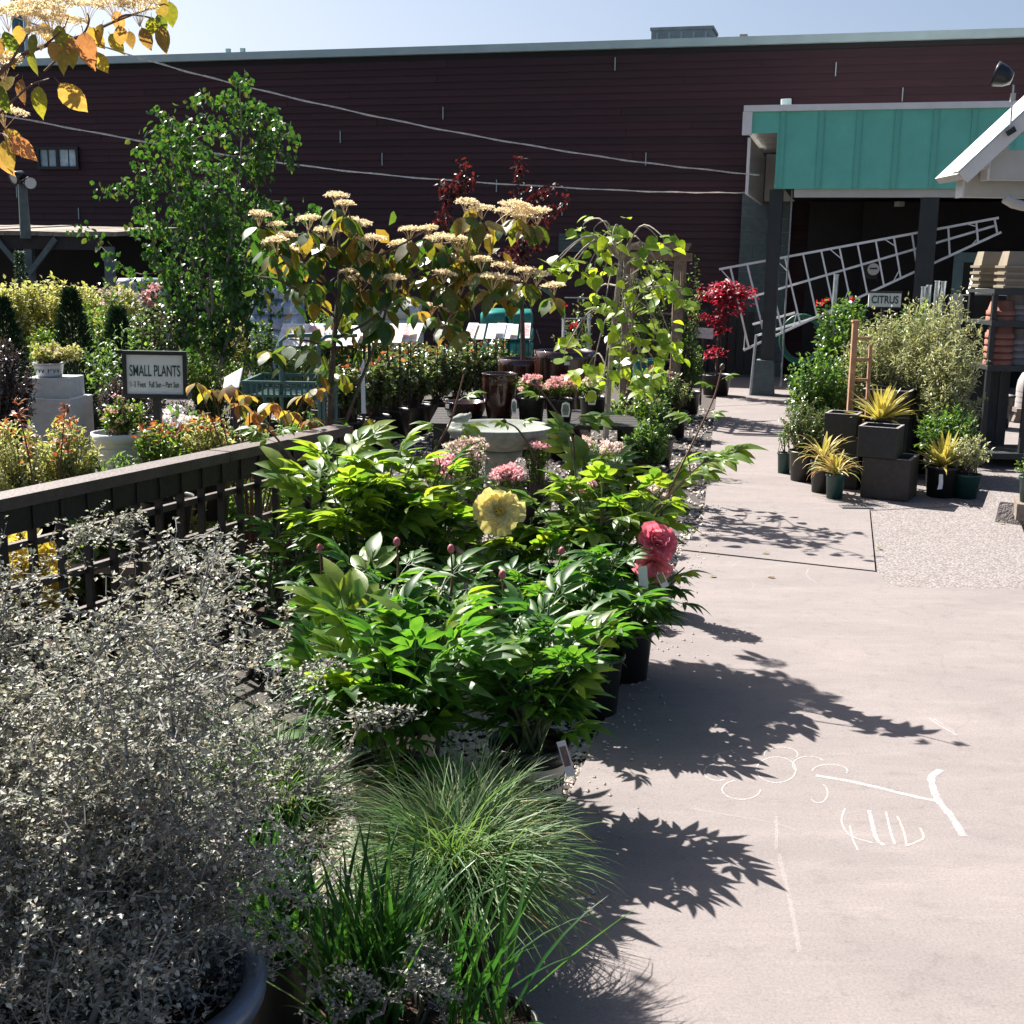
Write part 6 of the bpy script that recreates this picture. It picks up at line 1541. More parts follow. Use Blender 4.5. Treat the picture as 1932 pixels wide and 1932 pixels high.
for i, l in enumerate(stems):
    q = spline([tuple(tb)] + [tuple(P(x, y, BYY + R.uniform(-.15, .15))) for x, y in l], 40)
    MB().tube(q, np.linspace(.02, .003, 40), 5).build('stem', MAT['palebark'], t)
    hang(q[22:], 120, spread=.05)
    mt = MB()
    for j in range(26):
        b = q[R.randint(12, 37)]; f_ = R.random()
        e = b + vec((rng.normal() * .15, rng.normal() * .2, R.uniform(-.05, .28)))
        if e[2] > q[-1][2] + .05: e[2] = q[-1][2]
        tq = spline([b, (b + e) / 2 + vec((0, 0, .04)), e, e + vec((rng.normal() * .04, rng.normal() * .04, -.05))], 10)
        mt.tube(tq, np.linspace(.004, .0015, 10), 3, False); hang(tq[3:], 25, spread=.038)
    mt.build('twigs', MAT['bark'], t)
c1p = lambda l: [(.28 * x, .28 * y) for x, y in l]
for l in (c1p([(1150, 1800), (980, 1850), (820, 1800), (740, 1720), (640, 1620), (520, 1505)]), c1p([(1250, 1400), (1050, 1200), (890, 1110)]), c1p([(1300, 1000), (1180, 850), (1040, 740)]), c1p([(1150, 1200), (1000, 1050), (940, 990)]), c1p([(1700, 1200), (1780, 1000), (1810, 890)]), c1p([(1650, 800), (1710, 760), (1750, 710)]), c1p([(1640, 780), (1590, 700), (1545, 675)]), c1p([(1200, 1600), (1000, 1560), (890, 1530)]), c1p([(1850, 1500), (2000, 1460), (2100, 1440), (2090, 1380)])):
    q = spline([P(x, y, BYY + R.uniform(-.2, .2)) for x, y in l], 14)
    MB().tube(q, np.linspace(.006, .0015, 14), 4).build('branch', MAT['bark'], t); hang(q[2:], 26 + 8 * len(l), spread=.04)
n = 380
e = rnd_unit(n) * rng.uniform(.45, 1.0, (n, 1)) ** .5
cc = P(388, 500, BYY); s = M_PX(388, 500, BYY)
PPs.append(vec(cc) + e * vec((92 * s, .45, 150 * s))); DDs.append(rnd_unit(n) * .7 + vec((0, 0, -.7))); NNs.append(rnd_unit(n) + vec((0, -.3, .5)))
pos, dd, nn = np.concatenate(PPs), np.concatenate(DDs), np.concatenate(NNs)
ml.leaves(pos, dd, nn, .056 * rng.uniform(.7, 1.2, len(pos)), .044 * rng.uniform(.7, 1.2, len(pos)), T6)
stuff(ml.build('crown', LF['birch'], t))
for x in ():      # stakes and neighbours' stems below the crown
    pass
# purple plum in the glazed drum
t = thing('plum_tree', 'slender purple-leaved plum tree rising behind the dogwood flowers', 'tree', (pb.x, pb.y, pb.z))
PYY = pb.y
c2_ = lambda l: [(463.7 + .28 * x, 231.8 + .28 * y) for x, y in l]
c3_ = lambda l: [(888.7 + .28 * x, 309 + .28 * y) for x, y in l]
tq = spline([tuple(pb + Vector((0, 0, ph_ * .72))), P(986, 640, PYY), P(985, 560, PYY), P(987, 480, PYY), P(983, 400, PYY), P(976, 308, PYY)], 30)
MB().tube(tq, np.linspace(.028, .004, 30), 7).build('trunk', MAT['bark'], t)
PPs, DDs, NNs = [], [], []
def hang2(q, n, spread=.03):
    k = rng.integers(0, len(q), n); PPs.append(q[k] + rng.normal(0, spread, (n, 3))); DDs.append(rnd_unit(n) * .6 + vec((0, 0, -.5))); NNs.append(rnd_unit(n) + vec((0, 0, .6)))
hang2(tq[17:], 170)
for l, n in ((c2_([(1860, 1000), (1450, 800), (1370, 700), (1365, 520), (1400, 440), (1450, 380), (1470, 275)]), 170), (c2_([(1400, 500), (1470, 430), (1540, 365)]), 60), (c2_([(1370, 560), (1345, 460), (1310, 385)]), 55), (c2_([(1360, 700), (1300, 660), (1290, 640)]), 26), (c3_([(340, 440), (420, 320), (470, 230), (545, 150)]), 90), (c3_([(360, 480), (480, 380), (570, 290), (660, 225)]), 75), (c3_([(350, 520), (420, 240), (440, 190)]), 60), (c3_([(350, 580), (290, 590), (190, 600)]), 46), (c3_([(345, 560), (420, 550), (460, 530)]), 30), (c2_([(1400, 900), (1300, 900), (1260, 1020)]), 40), (c3_([(345, 700), (330, 640), (350, 620)]), 20), (c3_([(345, 760), (330, 800), (320, 930)]), 30)):
    q = spline([P(x, y, PYY + R.uniform(-.1, .1)) for x, y in l], 16)
    MB().tube(q, np.linspace(.008, .002, 16), 4).build('branch', MAT['bark'], t); hang2(q[3:], n)
pos, dd, nn = np.concatenate(PPs), np.concatenate(DDs), np.concatenate(NNs)
ml = MB(); ml.leaves(pos, dd, nn, .06 * rng.uniform(.7, 1.2, len(pos)), .03 * rng.uniform(.7, 1.2, len(pos)), T6); stuff(ml.build('crown', LF['plum'], t))
mb = MB()
for a, b in (((1005, 620), (999, 645)), ((1012, 622), (1020, 648))):
    mb.beam(P(*a, PYY - .1), P(*b, PYY - .1), .002, .03, (0, 1, 0))
mb.build('hang_tags', MAT['tagwhite'], t)
# weeping lime redbud
RYY = 8.7
t = thing('redbud_tree', 'weeping lime-green tree with heart-shaped leaves before the arbor', 'tree', (P(1142, 840, RYY).x, RYY, 0))
pot_part(t, ORG[t.name], .19, .3, MAT['plastic'])
tq = spline([tuple(ORG[t.name] + Vector((0, 0, .27))), P(1144, 800, RYY), P(1152, 680, RYY), P(1162, 570, RYY), P(1171, 490, RYY)], 26)
MB().tube(tq, np.linspace(.024, .015, 26), 7).build('trunk', MAT['palebark'], t)
heart = [leaf_mesh('leaf', LF['lime'], HEART, b, .2, .25, w, cu) for b, w, cu in ((.2, .0, .0), (.4, .012, .1), (.1, .01, .15))]
top = P(1171, 490, RYY)
ends = [(760, 405), (830, 430), (960, 450), (1010, 450), (870, 530), (1250, 490), (1280, 480), (1180, 600), (1210, 710), (600, 640), (660, 690), (720, 640), (790, 690), (840, 650), (1070, 780), (1270, 700), (1230, 820), (1370, 850), (1400, 880), (1120, 900), (1000, 950), (850, 870), (900, 960), (1050, 1050), (960, 1140), (1120, 1130), (1250, 1050), (1340, 1150), (1330, 1220), (830, 1350), (900, 1400), (1060, 1330), (1190, 1370), (1240, 1330), (1130, 1490), (740, 1120), (640, 1240), (1020, 1250), (560, 660), (1160, 1450), (780, 1380), (1260, 1180)]
cl_ = [c3_([e])[0] for e in ends]
nred = 0
for k, (x, y) in enumerate(cl_):
    e = P(x, y, RYY + R.uniform(-.35, .35)); b = tq[R.randint(14, 25)] if y > 520 else vec(top)
    if y > 640: b = tq[R.randint(10, 20)]
    mid = (vec(e) + b) / 2 + vec((0, 0, .12 + .10 * abs(e.x - b[0])))
    q = spline([b, mid, e, vec(e) + vec((R.uniform(-.03, .03), 0, -.07))], 14)
    MB().tube(q, np.linspace(.008, .002, 14), 4).build('branch', MAT['palebark'], t)
    for j in range(7):
        p = q[R.randint(9, 13)] + rng.normal(0, .045, 3) * vec((1.3, 1.3, .8))
        d = Vector((R.uniform(-1, 1), R.uniform(-1, .5), R.uniform(-.7, .1))); nn = Vector((R.uniform(-.5, .5), R.uniform(-.8, .1), R.uniform(.5, 1.1)))
        l = R.uniform(.065, .10); inst('leaf', R.choice(heart), t, p, d, nn, l); nred += 1
# red maple at the end of the path
MYY = 14.9
mc = G(1350, 745)
MYY = mc.y
t = thing('japanese_maple', 'small red japanese maple in a dark pot at the end of the path', 'tree', mc)
pot_part(t, mc, .20, P(1350, 706, MYY).z, MAT['plastic'])
MB().tube(spline([tuple(mc + Vector((0, 0, .2))), P(1352, 680, MYY), P(1356, 620, MYY), P(1362, 560, MYY)], 12), np.linspace(.02, .008, 12), 5).build('trunk', MAT['bark'], t)
ml, ms = MB(), MB(); n = 0
for (x, y, w, h, k) in ((1370, 548, 48, 16, 300), (1345, 556, 40, 14, 200), (1395, 553, 34, 12, 160), (1380, 572, 36, 10, 110), (1326, 597, 22, 7, 70), (1352, 603, 16, 9, 60), (1362, 620, 16, 8, 50), (1345, 628, 18, 6, 40), (1352, 660, 22, 8, 50), (1338, 672, 20, 6, 36), (1370, 535, 24, 8, 90), (1375, 590, 30, 9, 60)):
    c = P(x, y, MYY); s = M_PX(x, y, MYY); e = rng.normal(0, .45, (k, 3))
    pos = vec(c) + e * vec((w * s, w * s, h * s))
    ml.leaves(pos, rnd_unit(k) * vec((1, 1, .3)) + vec((0, 0, -.3)), rnd_unit(k) * .4 + vec((0, 0, 1)), .07 * rng.uniform(.7, 1.2, k), .045, T2)
    ms.tube([P(1358, min(700, y + 40), MYY), c], [.006, .002], 4, False)
ms.build('branches', MAT['bark'], t); stuff(ml.build('crown', LF['maple'], t))

# ------------------------------------------------------------------ the planter group by the path
GRP = 'charcoal box planters stacked by the path'
RZ = -.10
f0 = G(1622, 938); f1 = G(1712, 947)
fw = (f1 - f0).length; fz = P(1622, 862, f0.y).z
fc = (f0 + f1) / 2; n_ = Vector((-(f1 - f0).y, (f1 - f0).x, 0)).normalized(); fa = math.atan2((f1 - f0).y, (f1 - f0).x)
c = fc + n_ * fw / 2
box_planter('dark_box_planter', 'large bronze-brown cube planter at the front of the stack', (c.x, c.y, 0), fw, fw, fz, fa, MAT['boxbrown'], group=GRP, rim=MAT['litrim'], fill=.55)
s8 = M_PX(1655, 850, f0.y)
uw = 72 * s8; uh = P(1655, 806, f0.y).z - fz
u_c = Vector((P(1656, 860, f0.y + .1).x, c.y - fw * .05, fz + .003))
box_planter('dark_box_planter', 'charcoal cube planter with a white price tag stacked on the bronze one', tuple(u_c), uw, uw * .95, uh, fa + .02, MAT['boxdark'], group=GRP, rim=MAT['litrim'], fill=.3)
tg = Vector((u_c.x + .03, u_c.y - uw * .475 - .008, fz + uh * .5))
tt = bpy.data.objects[[o.name for o in COL.objects if o.get('label', '').startswith('charcoal cube planter with a white')][0]]
mb = MB(); mb.box((0, 0, 0), (.062, .003, .055)); o = mb.build('price_tag', MAT['tagwhite'], tt); o.location = tg - ORG[tt.name] + Vector(ORG[tt.name]) - Vector((0, 0, 0)) * 0
for v in o.data.vertices: v.co += ORG[tt.name]
o.location = tg - ORG[tt.name]; o.rotation_euler = (0, .15, fa)
mb = MB(); mb.box((0, 0, 0), (.03, .002, .012)); o2 = mb.build('barcode', MAT['signink'], tt)
for v in o2.data.vertices: v.co += ORG[tt.name]
o2.location = tg - ORG[tt.name] + Vector((0, -.0022, -.006)); o2.rotation_euler = (0, .15, fa)
l0_ = P(1592, 900, f0.y + .25)
lw = 74 * s8; lh = P(1585, 828, f0.y + .28).z
lc = Vector((P(1590, 880, f0.y + .5).x, f0.y + .35 + lw / 2, 0))
box_planter('dark_box_planter', 'charcoal cube planter on the ground behind the spiky drooping plants', tuple(lc), lw, lw, lh, fa + .03, MAT['boxdark'], group=GRP, rim=MAT['litrim'], fill=.3)
uw2 = 60 * M_PX(1590, 800, f0.y + .4); uh2 = P(1590, 782, f0.y + .4).z - lh
box_planter('dark_box_planter', 'charcoal cube planter stacked on the one behind the spiky plants', (P(1592, 810, f0.y + .45).x, lc.y - .02, lh + .003), uw2, uw2, uh2, fa + .05, MAT['boxdark'], group=GRP, rim=MAT['litrim'], fill=.3)
bw_ = 88 * M_PX(1688, 800, f0.y + .9); bh_ = P(1688, 738, f0.y + .9).z
bc = Vector((P(1688, 800, f0.y + .9).x, f0.y + .9 + bw_ / 2, 0))
box_planter('dark_box_planter', 'tallest dark box planter at the back behind the yellow yucca', tuple(bc), bw_, bw_, bh_, fa + .06, MAT['boxdark'], group=GRP, rim=MAT['litrim'], fill=.75)
# yuccas: every blade its own piece
def strap(name, m, L, w, bend, st=7, fold=.3):
    V, F = [], []; p = np.array([0., 0, 0])
    prof = np.interp(np.linspace(0, 1, st), [0, .15, .5, .8, 1.0], [.55, .85, 1.0, .62, .02]) * w / 2
    for k in range(st):
        th = bend * (k / (st - 1)) ** 1.5; d = np.array([0, math.cos(th), -math.sin(th)]); nn = np.array([0, math.sin(th), math.cos(th)])
        for x in (-1, 0, 1):
            V.append(p + np.array([x * prof[k], 0, 0]) + nn * (abs(x) * prof[k] * fold))
        p = p + d * L / (st - 1)
    for k in range(st - 1):
        a = k * 3; F += [(a, a + 1, a + 4, a + 3), (a + 1, a + 2, a + 5, a + 4)]
    return MB().add(V, F).mesh(name, m, True)
def spiky(t, base, n, meshes, L, tilt, sy=1.0, jit=.02):
    for k in range(n):
        a = R.uniform(0, 6.28); th = R.uniform(*tilt)
        d = Vector((math.cos(a) * math.sin(th), math.sin(a) * math.sin(th), math.cos(th)))
        nn = Vector((-math.cos(a) * math.cos(th), -math.sin(a) * math.cos(th), math.sin(th))) + Vector((R.uniform(-.3, .3), R.uniform(-.3, .3), 0))
        l = L * R.uniform(.75, 1.12)
        inst('blade', R.choice(meshes), t, Vector(base) + Vector((math.cos(a), math.sin(a), 0)) * R.uniform(0, jit), d, nn, (l, l, l))
yb = [strap('blade', LF['yucca'], 1.0, .105, b) for b in (.12, .3, .6)]
vb = [strap('blade', LF['varieg'], 1.0, .062, b) for b in (1.0, 1.6, 2.2)]
yc = Vector((P(1662, 782, f0.y + .42).x, f0.y + .42, 0)); yz = P(1662, 800, f0.y + .42).z
t = thing('yucca', 'yellow striped yucca raised among the stacked box planters', 'plant', (yc.x, yc.y, 0))
MB().box((yc.x, yc.y + .02, (yz - .12) / 2), (.26, .2, yz - .12)).build('plinth', MAT['boxdark'], t)
pot_part(t, (yc.x, yc.y, yz - .12), .125, .17, MAT['plastic'])
spiky(t, (yc.x, yc.y, yz + .03), 72, yb, .30, (.08, 1.45))
yc = G(1783, 940); yz = P(1783, 882, yc.y).z
yc = yc + Vector((0, .10, 0))
t = thing('yucca', 'yellow striped yucca in a black pot with a white tag beside the planters', 'plant', yc)
pot_part(t, yc, 32 * M_PX(1783, 900, yc.y), yz, MAT['plastic'])
spiky(t, yc + Vector((0, 0, yz * .95)), 64, yb, .27, (.08, 1.4))
spiky(t, yc + Vector((0.02, -.02, yz * .97)), 7, vb, .26, (.9, 1.4))
tp = Vector((yc.x - .06, yc.y - .145, yz * .55))
MB().add([(tp.x - .014, tp.y, tp.z + .06), (tp.x + .014, tp.y, tp.z + .06), (tp.x - .016, tp.y - .012, tp.z - .01), (tp.x + .016, tp.y - .012, tp.z - .01), (tp.x - .03, tp.y - .03, tp.z - .05), (tp.x + .006, tp.y - .03, tp.z - .045)], [(0, 2, 3, 1), (2, 4, 5, 3)]).build('paper_tag', MAT['tagwhite'], t)
for (px, py, hpx, rpx, L, lb) in ((1577, 942, 46, 18, .25, 'drooping variegated spiky plant in a small black pot in front'), (1552, 930, 60, 22, .27, 'taller drooping variegated spiky plant just behind the small one')):
    yc = G(px, py) + Vector((0, .05, 0)); hh = hpx * M_PX(px, py, yc.y)
    t = thing('spider_plant', lb, 'plant', yc)
    pot_part(t, yc, rpx * M_PX(px, py, yc.y), hh, MAT['teplastic' if px > 1560 else 'plastic'])
    spiky(t, yc + Vector((0, 0, hh * .95)), 46, vb, L, (.15, 1.2)); spiky(t, yc + Vector((0, 0, hh * 1.0)), 12, yb, L * .8, (.05, .6))
# shrubs of the group
potted_shrub('small_leaf_shrub', 'small-leaved shrub in a black pot at the path corner of the group', (1474, 752, 1572, 850), 9.75, 'rose', 110, 26, .022, .014, (.13, .24), lo=-.6)
potted_shrub('nursery_pot', 'young sprout in a small dark pot behind the small-leaved shrub', (1470, 800, 1496, 840), 10.1, 'box', 14, 10, .025, .014, (.06, .17), 'teplastic', lo=-.3)
potted_shrub('glossy_shrub', 'glossy green shrub leaning towards the canopy post', (1482, 660, 1590, 800), 10.5, 'citrus', 150, 26, .036, .022, (.16, .28), lo=-.8)
potted_shrub('glossy_shrub', 'glossy green shrub with white blooms beside the cedar stake', (1560, 640, 1650, 790), 10.7, 'green', 130, 24, .034, .018, (.16, .28), lo=-.8, bloom=('whitebloom', 3, .04, 18, .03))
potted_shrub('citrus_tree', 'citrus shrub with orange and pink blooms under the pale sign', (1540, 548, 1640, 700), 11.2, 'citrus', 120, 24, .05, .03, (.17, .3), lo=-.8, bloom=('redbloom', 3, .03, 14, .03))
potted_shrub('olive_shrub', 'pale silvery olive in the middle of the planter group', (1596, 590, 1730, 790), 10.6, 'olive', 300, 34, .045, .012, (.18, .3), lo=-.85, jag=(.7, 1.18))
potted_shrub('olive_shrub', 'bushy silver olive reaching over towards the rack', (1680, 560, 1836, 800), 10.3, 'olive', 360, 34, .045, .012, (.18, .3), lo=-.85, jag=(.7, 1.25))
potted_shrub('olive_shrub', 'loose darker olive with staked stems nearest the black tub', (1740, 620, 1850, 840), 9.9, 'olive', 150, 26, .045, .013, (.17, .28), lo=-.7, jag=(.7, 1.2))
potted_shrub('low_citrus', 'low green citrus behind the potted yucca', (1730, 770, 1836, 880), 9.5, 'citrus', 110, 24, .035, .018, (.14, .22), lo=-.6)
potted_shrub('low_citrus', 'low grey-green shrub spreading over the concrete behind the yucca', (1790, 820, 1866, 890), 9.1, 'olive', 70, 22, .032, .014, (.10, .18), 'teplastic', lo=-.4)
potted_shrub('gold_citrus', 'lime gold shrub behind the olive beside the steel posts', (1690, 572, 1770, 650), 11.6, 'box', 90, 22, .045, .024, (.17, .3), lo=-.7)
# cedar stake with rungs
a, b = P(1614, 608, f0.y + .75), P(1606, 775, f0.y + .75)
t = thing('cedar_trellis', 'tall new cedar trellis post with short rungs among the planters', 'trellis', (b.x, b.y, 0))
MB().beam((b.x - .01, b.y, 0), a, .042, .042, (0, 1, 0)).build('post', MAT['cedar'], t)
MB().box((a.x, a.y, a.z + .009), (.056, .056, .016)).build('cap', MAT['cedar'], t)
for k in range(6):
    f_ = .25 + k * .13; q = Vector((b.x - .01, b.y, 0)).lerp(a, f_)
    MB().beam(q + Vector((.022, .012, 0)), q + Vector((.14, .03, 0)), .016, .022).build('rung', MAT['cedar'], t)
MB().beam((b.x + .14, b.y + .03, 0), Vector((a.x + .14, a.y + .03, a.z * .86)), .025, .025, (0, 1, 0)).build('second_post', MAT['cedar'], t)
# galvanised posts and the CITRUS sign
for (x, y0, x2, lb) in ((1578, 520, 1570, 'slim galvanised post beside the citrus blooms'), (1743, 543, 1738, 'first galvanised post of the group beside the dark post'), (1753, 540, 1748, 'second galvanised post of the group beside the dark post'), (1769, 532, 1763, 'third and tallest galvanised post of the group'), (1781, 533, 1772, 'last galvanised post nearest the rack')):
    a = P(x, y0, 11.9); b = P(x2, 640, 11.9)
    t = thing('steel_post', lb, 'post', (b.x, 11.9, 0), 'galvanised fence posts standing among the citrus')
    MB().tube([(b.x - .02, 11.9, 0), a], .022, 10).build('tube', MAT['galv'], t)
    MB().tube([a, a + Vector((0, 0, .012))], .026, 10).build('end_cap', MAT['galv'], t)
a = P(1669, 566, 11.3); s = M_PX(1669, 566, 11.3)
t = thing('plant_sign', 'white sign reading CITRUS rising above the olive shrubs', 'sign', (a.x, 11.3, 0))
MB().box(tuple(a), (60 * s, .02, 27 * s), -.06).build('sign_face', MAT['signwhite'], t)
MB().box((a.x, a.y + .003, a.z + 14.5 * s), (64 * s, .035, .016), -.06).build('frame', MAT['blackmetal'], t)
MB().box((a.x, a.y + .004, a.z - 14.3 * s), (64 * s, .035, .014), -.06).build('frame', MAT['blackmetal'], t)
put_text(text_mesh('CITRUS', 20 * s, MAT['signgreen'], width=50 * s, bold=.002), t, a + Vector((0, -.0125, 0)), (math.cos(-.06), math.sin(-.06), 0), (0, 0, 1))
MB().beam((a.x, a.y + .03, 0), (a.x, a.y + .03, a.z - 13 * s), .03, .03, (0, 1, 0)).build('post', MAT['blackmetal'], t)
# ================================================================== the foreground
def leaflet(mb, base, d, n, L, w, bend=.3):
    d = Vector(d).normalized(); s = d.cross(Vector(n)).normalized(); n = s.cross(d)
    V, F = [], []
    for k, (y, hw) in enumerate(LANCE):
        c = Vector(base) + d * (y * L) - n * (bend * y * y * L)
        for x in (-1, 0, 1):
            V.append(tuple(c + s * (x * hw * w * L / .14 * .5) + n * (abs(x) * hw * L * .5)))
    for k in range(len(LANCE) - 1):
        a = k * 3; F += [(a, a + 1, a + 4, a + 3), (a + 1, a + 2, a + 5, a + 4)]
    mb.add(V, F)
def peony_leaf(m, lobed, seed):
    rr = random.Random(seed); mb = MB()
    mb.tube([(0, 0, 0), (0, .22, .02), (0, .45, 0)], .008, 3, False)
    tips = [((0, .45, 0), (0, 1, -.05), 1.0), ((0, .38, 0), (-.75, .75, -.03), .8), ((0, .38, 0), (.75, .75, -.03), .8)]
    for b, d, sc in tips:
        b, d = Vector(b), Vector(d).normalized()
        e = b + d * .13 * sc
        mb.tube([tuple(b), tuple(e)], .006, 3, False)
        side = Vector((-d.y, d.x, 0))
        w = .44 if lobed else .31
        leaflet(mb, e, d, (0, 0, 1), .52 * sc * rr.uniform(.9, 1.1), w, rr.uniform(.2, .5))
        for s_ in (-1, 1):
            dd = d + side * s_ * rr.uniform(.65, .95) + Vector((0, 0, rr.uniform(-.2, .1)))
            leaflet(mb, e - d * .02, dd, (0, 0, 1), .40 * sc * rr.uniform(.85, 1.1), w, rr.uniform(.2, .5))
    return mb.mesh('leaf', m, True)
pl_dark = [peony_leaf(LF['peony'], False, k) for k in range(4)]
pl_lime = [peony_leaf(LF['peonylime'], True, k + 10) for k in range(4)]
budm = MB().lathe([(0, -.012), (.010, -.006), (.016, .006), (.013, .02), (.006, .028), (0, .031)], (0, 0, 0), 12).mesh('bud', MAT['bud'], True)
budp = MB().lathe([(0, -.012), (.011, -.006), (.018, .008), (.015, .024), (.007, .033), (0, .036)], (0, 0, 0), 12).mesh('bud', MAT['pinkbud'], True)
def inst_up(name, me, t, p, d, sc):
    d = Vector(d).normalized(); s = d.orthogonal(); return inst(name, me, t, p, s, d, sc)
def peony(label, base, pot, hgt, spread, ns, Lf, mix, seed, per=6, buds=2, pinkb=False, lean=(0, 0), mbnd=None, upl=.55):
    """hgt: foliage height above the soil; mix: share of pale young leaves near the top"""
    rr = random.Random(seed); base = Vector(base)
    t = thing('peony', label, 'plant', base, 'potted peonies beside the path')
    pot_part(t, base, pot[0], pot[1], MAT['plastic'])
    if mbnd: band(t, base, pot[0], pot[1], pot[1] * .42, pot[1] * .80, mbnd[0], mbnd[1], MAT['cream'], mbnd[2], MAT['signink'], pot[1] * .19)
    ms = MB(); z0 = pot[1] * .88
    for k in range(ns):
        a = 2 * math.pi * (k + rr.uniform(-.35, .35)) / ns * 1.0; rad = spread * math.sqrt(rr.uniform(.06, 1.0)); h = hgt * rr.uniform(.72, 1.05) * (1 - .25 * (rad / spread) ** 2)
        b = base + Vector((rr.uniform(-.04, .04), rr.uniform(-.04, .04), z0)); e = base + Vector((math.cos(a) * rad + lean[0], math.sin(a) * rad + lean[1], z0 + h))
        q = spline([b, b.lerp(e, .5) + Vector((0, 0, h * .12)), e], 12)
        ms.tube(q, np.linspace(.006, .003, 12), 5, False)
        for j in range(per):
            f_ = .18 + .82 * (j + .5 * rr.random()) / per; i_ = min(11, int(f_ * 11)); p = Vector(q[i_])
            az = a + j * 2.4 + rr.uniform(-.5, .5); el = rr.uniform(upl - .45, upl + .25) if f_ < .85 else rr.uniform(upl, upl + .5)
            d = Vector((math.cos(az) * math.cos(el), math.sin(az) * math.cos(el), math.sin(el)))
            nn = Vector((-math.cos(az) * math.sin(el), -math.sin(az) * math.sin(el), math.cos(el))) + Vector((rr.uniform(-.25, .25), rr.uniform(-.25, .25), 0))
            ms_ = pl_lime if rr.random() < mix * (f_ > .5) else pl_dark
            l = Lf * rr.uniform(.75, 1.12) * (1.0 - .25 * (f_ > .9))
            inst('leaf', rr.choice(ms_), t, p, d, nn, l)
        if k < buds:
            p = Vector(q[-1]) + Vector((rr.uniform(-.02, .02), 0, rr.uniform(.05, .09)))
            ms.tube([q[-1], tuple(p)], [.003, .0025], 5, False)
            inst_up('bud', budp if pinkb else budm, t, p, (0, 0, 1), rr.uniform(.55, .8))
    ms.build('stems', MAT['greystem'], t)
    return t
def atz(px, py, z): return G(px, py, z)
pA = atz(738, 1442, .24); pB = atz(770, 1335, .24); pC = atz(1000, 1396, .24); pD = atz(1120, 1225, .24)
g0 = lambda p: (p.x, p.y, -.03)
MON = (-.9, 1.15, [('MONROVIA', -.35), ('HOME', .62)])
tA = peony('front peony with long dark leaves in the open pot beside the grasses', g0(pA), (.118, .27), .46, .25, 13, .265, .3, 21, 6, 0, True, (-.02, .10), upl=.75)
tB = peony('peony with three pink buds standing behind the front one', g0(pB), (.118, .27), .50, .26, 13, .255, .35, 22, 6, 0, True, (.0, .12), (-.5, 1.0, [('MONROVIA', .2)]))
tC = peony('front peony in the pot with a cream lettered band', g0(pC), (.12, .27), .42, .24, 14, .225, .3, 23, 6, 0, True, (.03, .10), MON, upl=.7)
tD = peony('dark peony in a plain black pot at the path edge', g0(pD), (.115, .26), .44, .24, 13, .215, .1, 24, 5, 0, False, (-.02, .0))
tL = peony('drooping dark peony below the coral bloom at the path edge', (.47, 4.85, -.03), (.115, .24), .34, .24, 12, .20, .1, 34, 5, 0, False, (.04, -.02), upl=.2)
pE, pF, pG, pH = Vector((.36, 5.05, -.03)), Vector((-.40, 5.0, -.03)), Vector((-.60, 4.75, -.03)), Vector((.05, 4.45, -.03))
tE = peony('tall peony with the coral bloom and long bare stalks by the path', pE, (.14, .29), .76, .34, 17, .26, .85, 25, 6, 1, False, (.05, 0))
tF = peony('tall lime-leaved peony with the yellow bloom in the middle', pF, (.14, .29), .70, .30, 16, .255, .8, 26, 6, 2, False, (-.0, 0))
tG = peony('tall lime-leaved peony against the end of the fence', pG, (.14, .29), .80, .28, 16, .265, .85, 27, 6, 0, False, (-.02, 0))
tH = peony('low dark peony filling the gap below the yellow bloom', pH, (.12, .26), .40, .28, 11, .20, .15, 28, 6, 1, True)
tI = peony('peony beside the fence lattice with a lettered pot band', (-.98, 4.9, -.03), (.14, .29), .42, .2, 7, .20, .2, 29, 5, 0, False, (.1, 0), (-.6, .8, [('MONROVIA', .1)]))
tJ = peony('shaded peony between the fence and the front pots', (-.62, 4.15, -.03), (.12, .26), .42, .24, 9, .20, .1, 30, 5, 0, False, (.08, .05))
tK = peony('peony behind the lettered pot reaching to the path', (.04, 4.95, -.03), (.12, .26), .42, .26, 12, .22, .7, 31, 6, 0, False, (.02, 0))
# tall bare stalks with a tuft and a bud
def stalk(t, pts, Y, tufts, name='stalk', bud=budm, m='redstem', sc=.15, lf=pl_lime):
    q = spline([P(x, y, Y) for x, y in pts], 20)
    MB().tube(q, np.linspace(.006, .003, 20), 5).build(name, MAT[m], t)
    inst_up('bud', bud, t, q[-1], Vector(q[-1]) - Vector(q[-2]), .68)
    for f_, dx, l in tufts:
        p = Vector(q[int(f_ * 19)]); d = Vector((dx, R.uniform(-.4, .2), R.uniform(.1, .5)))
        inst('leaf', R.choice(lf), t, p, d, (R.uniform(-.2, .2), -.25, 1), l)
stalk(tE, [(1222, 1050), (1262, 930), (1305, 840), (1345, 755), (1362, 695)], 5.0, [(.86, -.8, .10), (.93, .7, .08), (.66, -1, .15), (.66, .8, .10), (.42, 1, .24), (.45, .9, .16), (.25, -1, .2)])
stalk(tE, [(1240, 960), (1290, 905), (1330, 870)], 4.9, [(.9, 1, .26), (.95, .8, .18), (.6, .7, .15)])
stalk(tE, [(1082, 900), (1080, 827), (1045, 770), (1010, 722)], 5.2, [(.45, 1, .22), (.5, .9, .15), (.82, -.9, .12)])
stalk(tF, [(796, 905), (820, 850), (848, 800), (862, 755), (876, 703)], 5.1, [(.45, .9, .17), (.45, -.9, .14), (.75, .9, .12)])
stalk(tF, [(1010, 870), (996, 838), (975, 808), (953, 796)], 5.1, [(.75, .8, .10), (.7, -.6, .12)])
stalk(tG, [(575, 900), (548, 860), (520, 825), (500, 806)], 4.7, [(.5, -.8, .16), (.8, -.9, .14), (.85, .8, .12)])
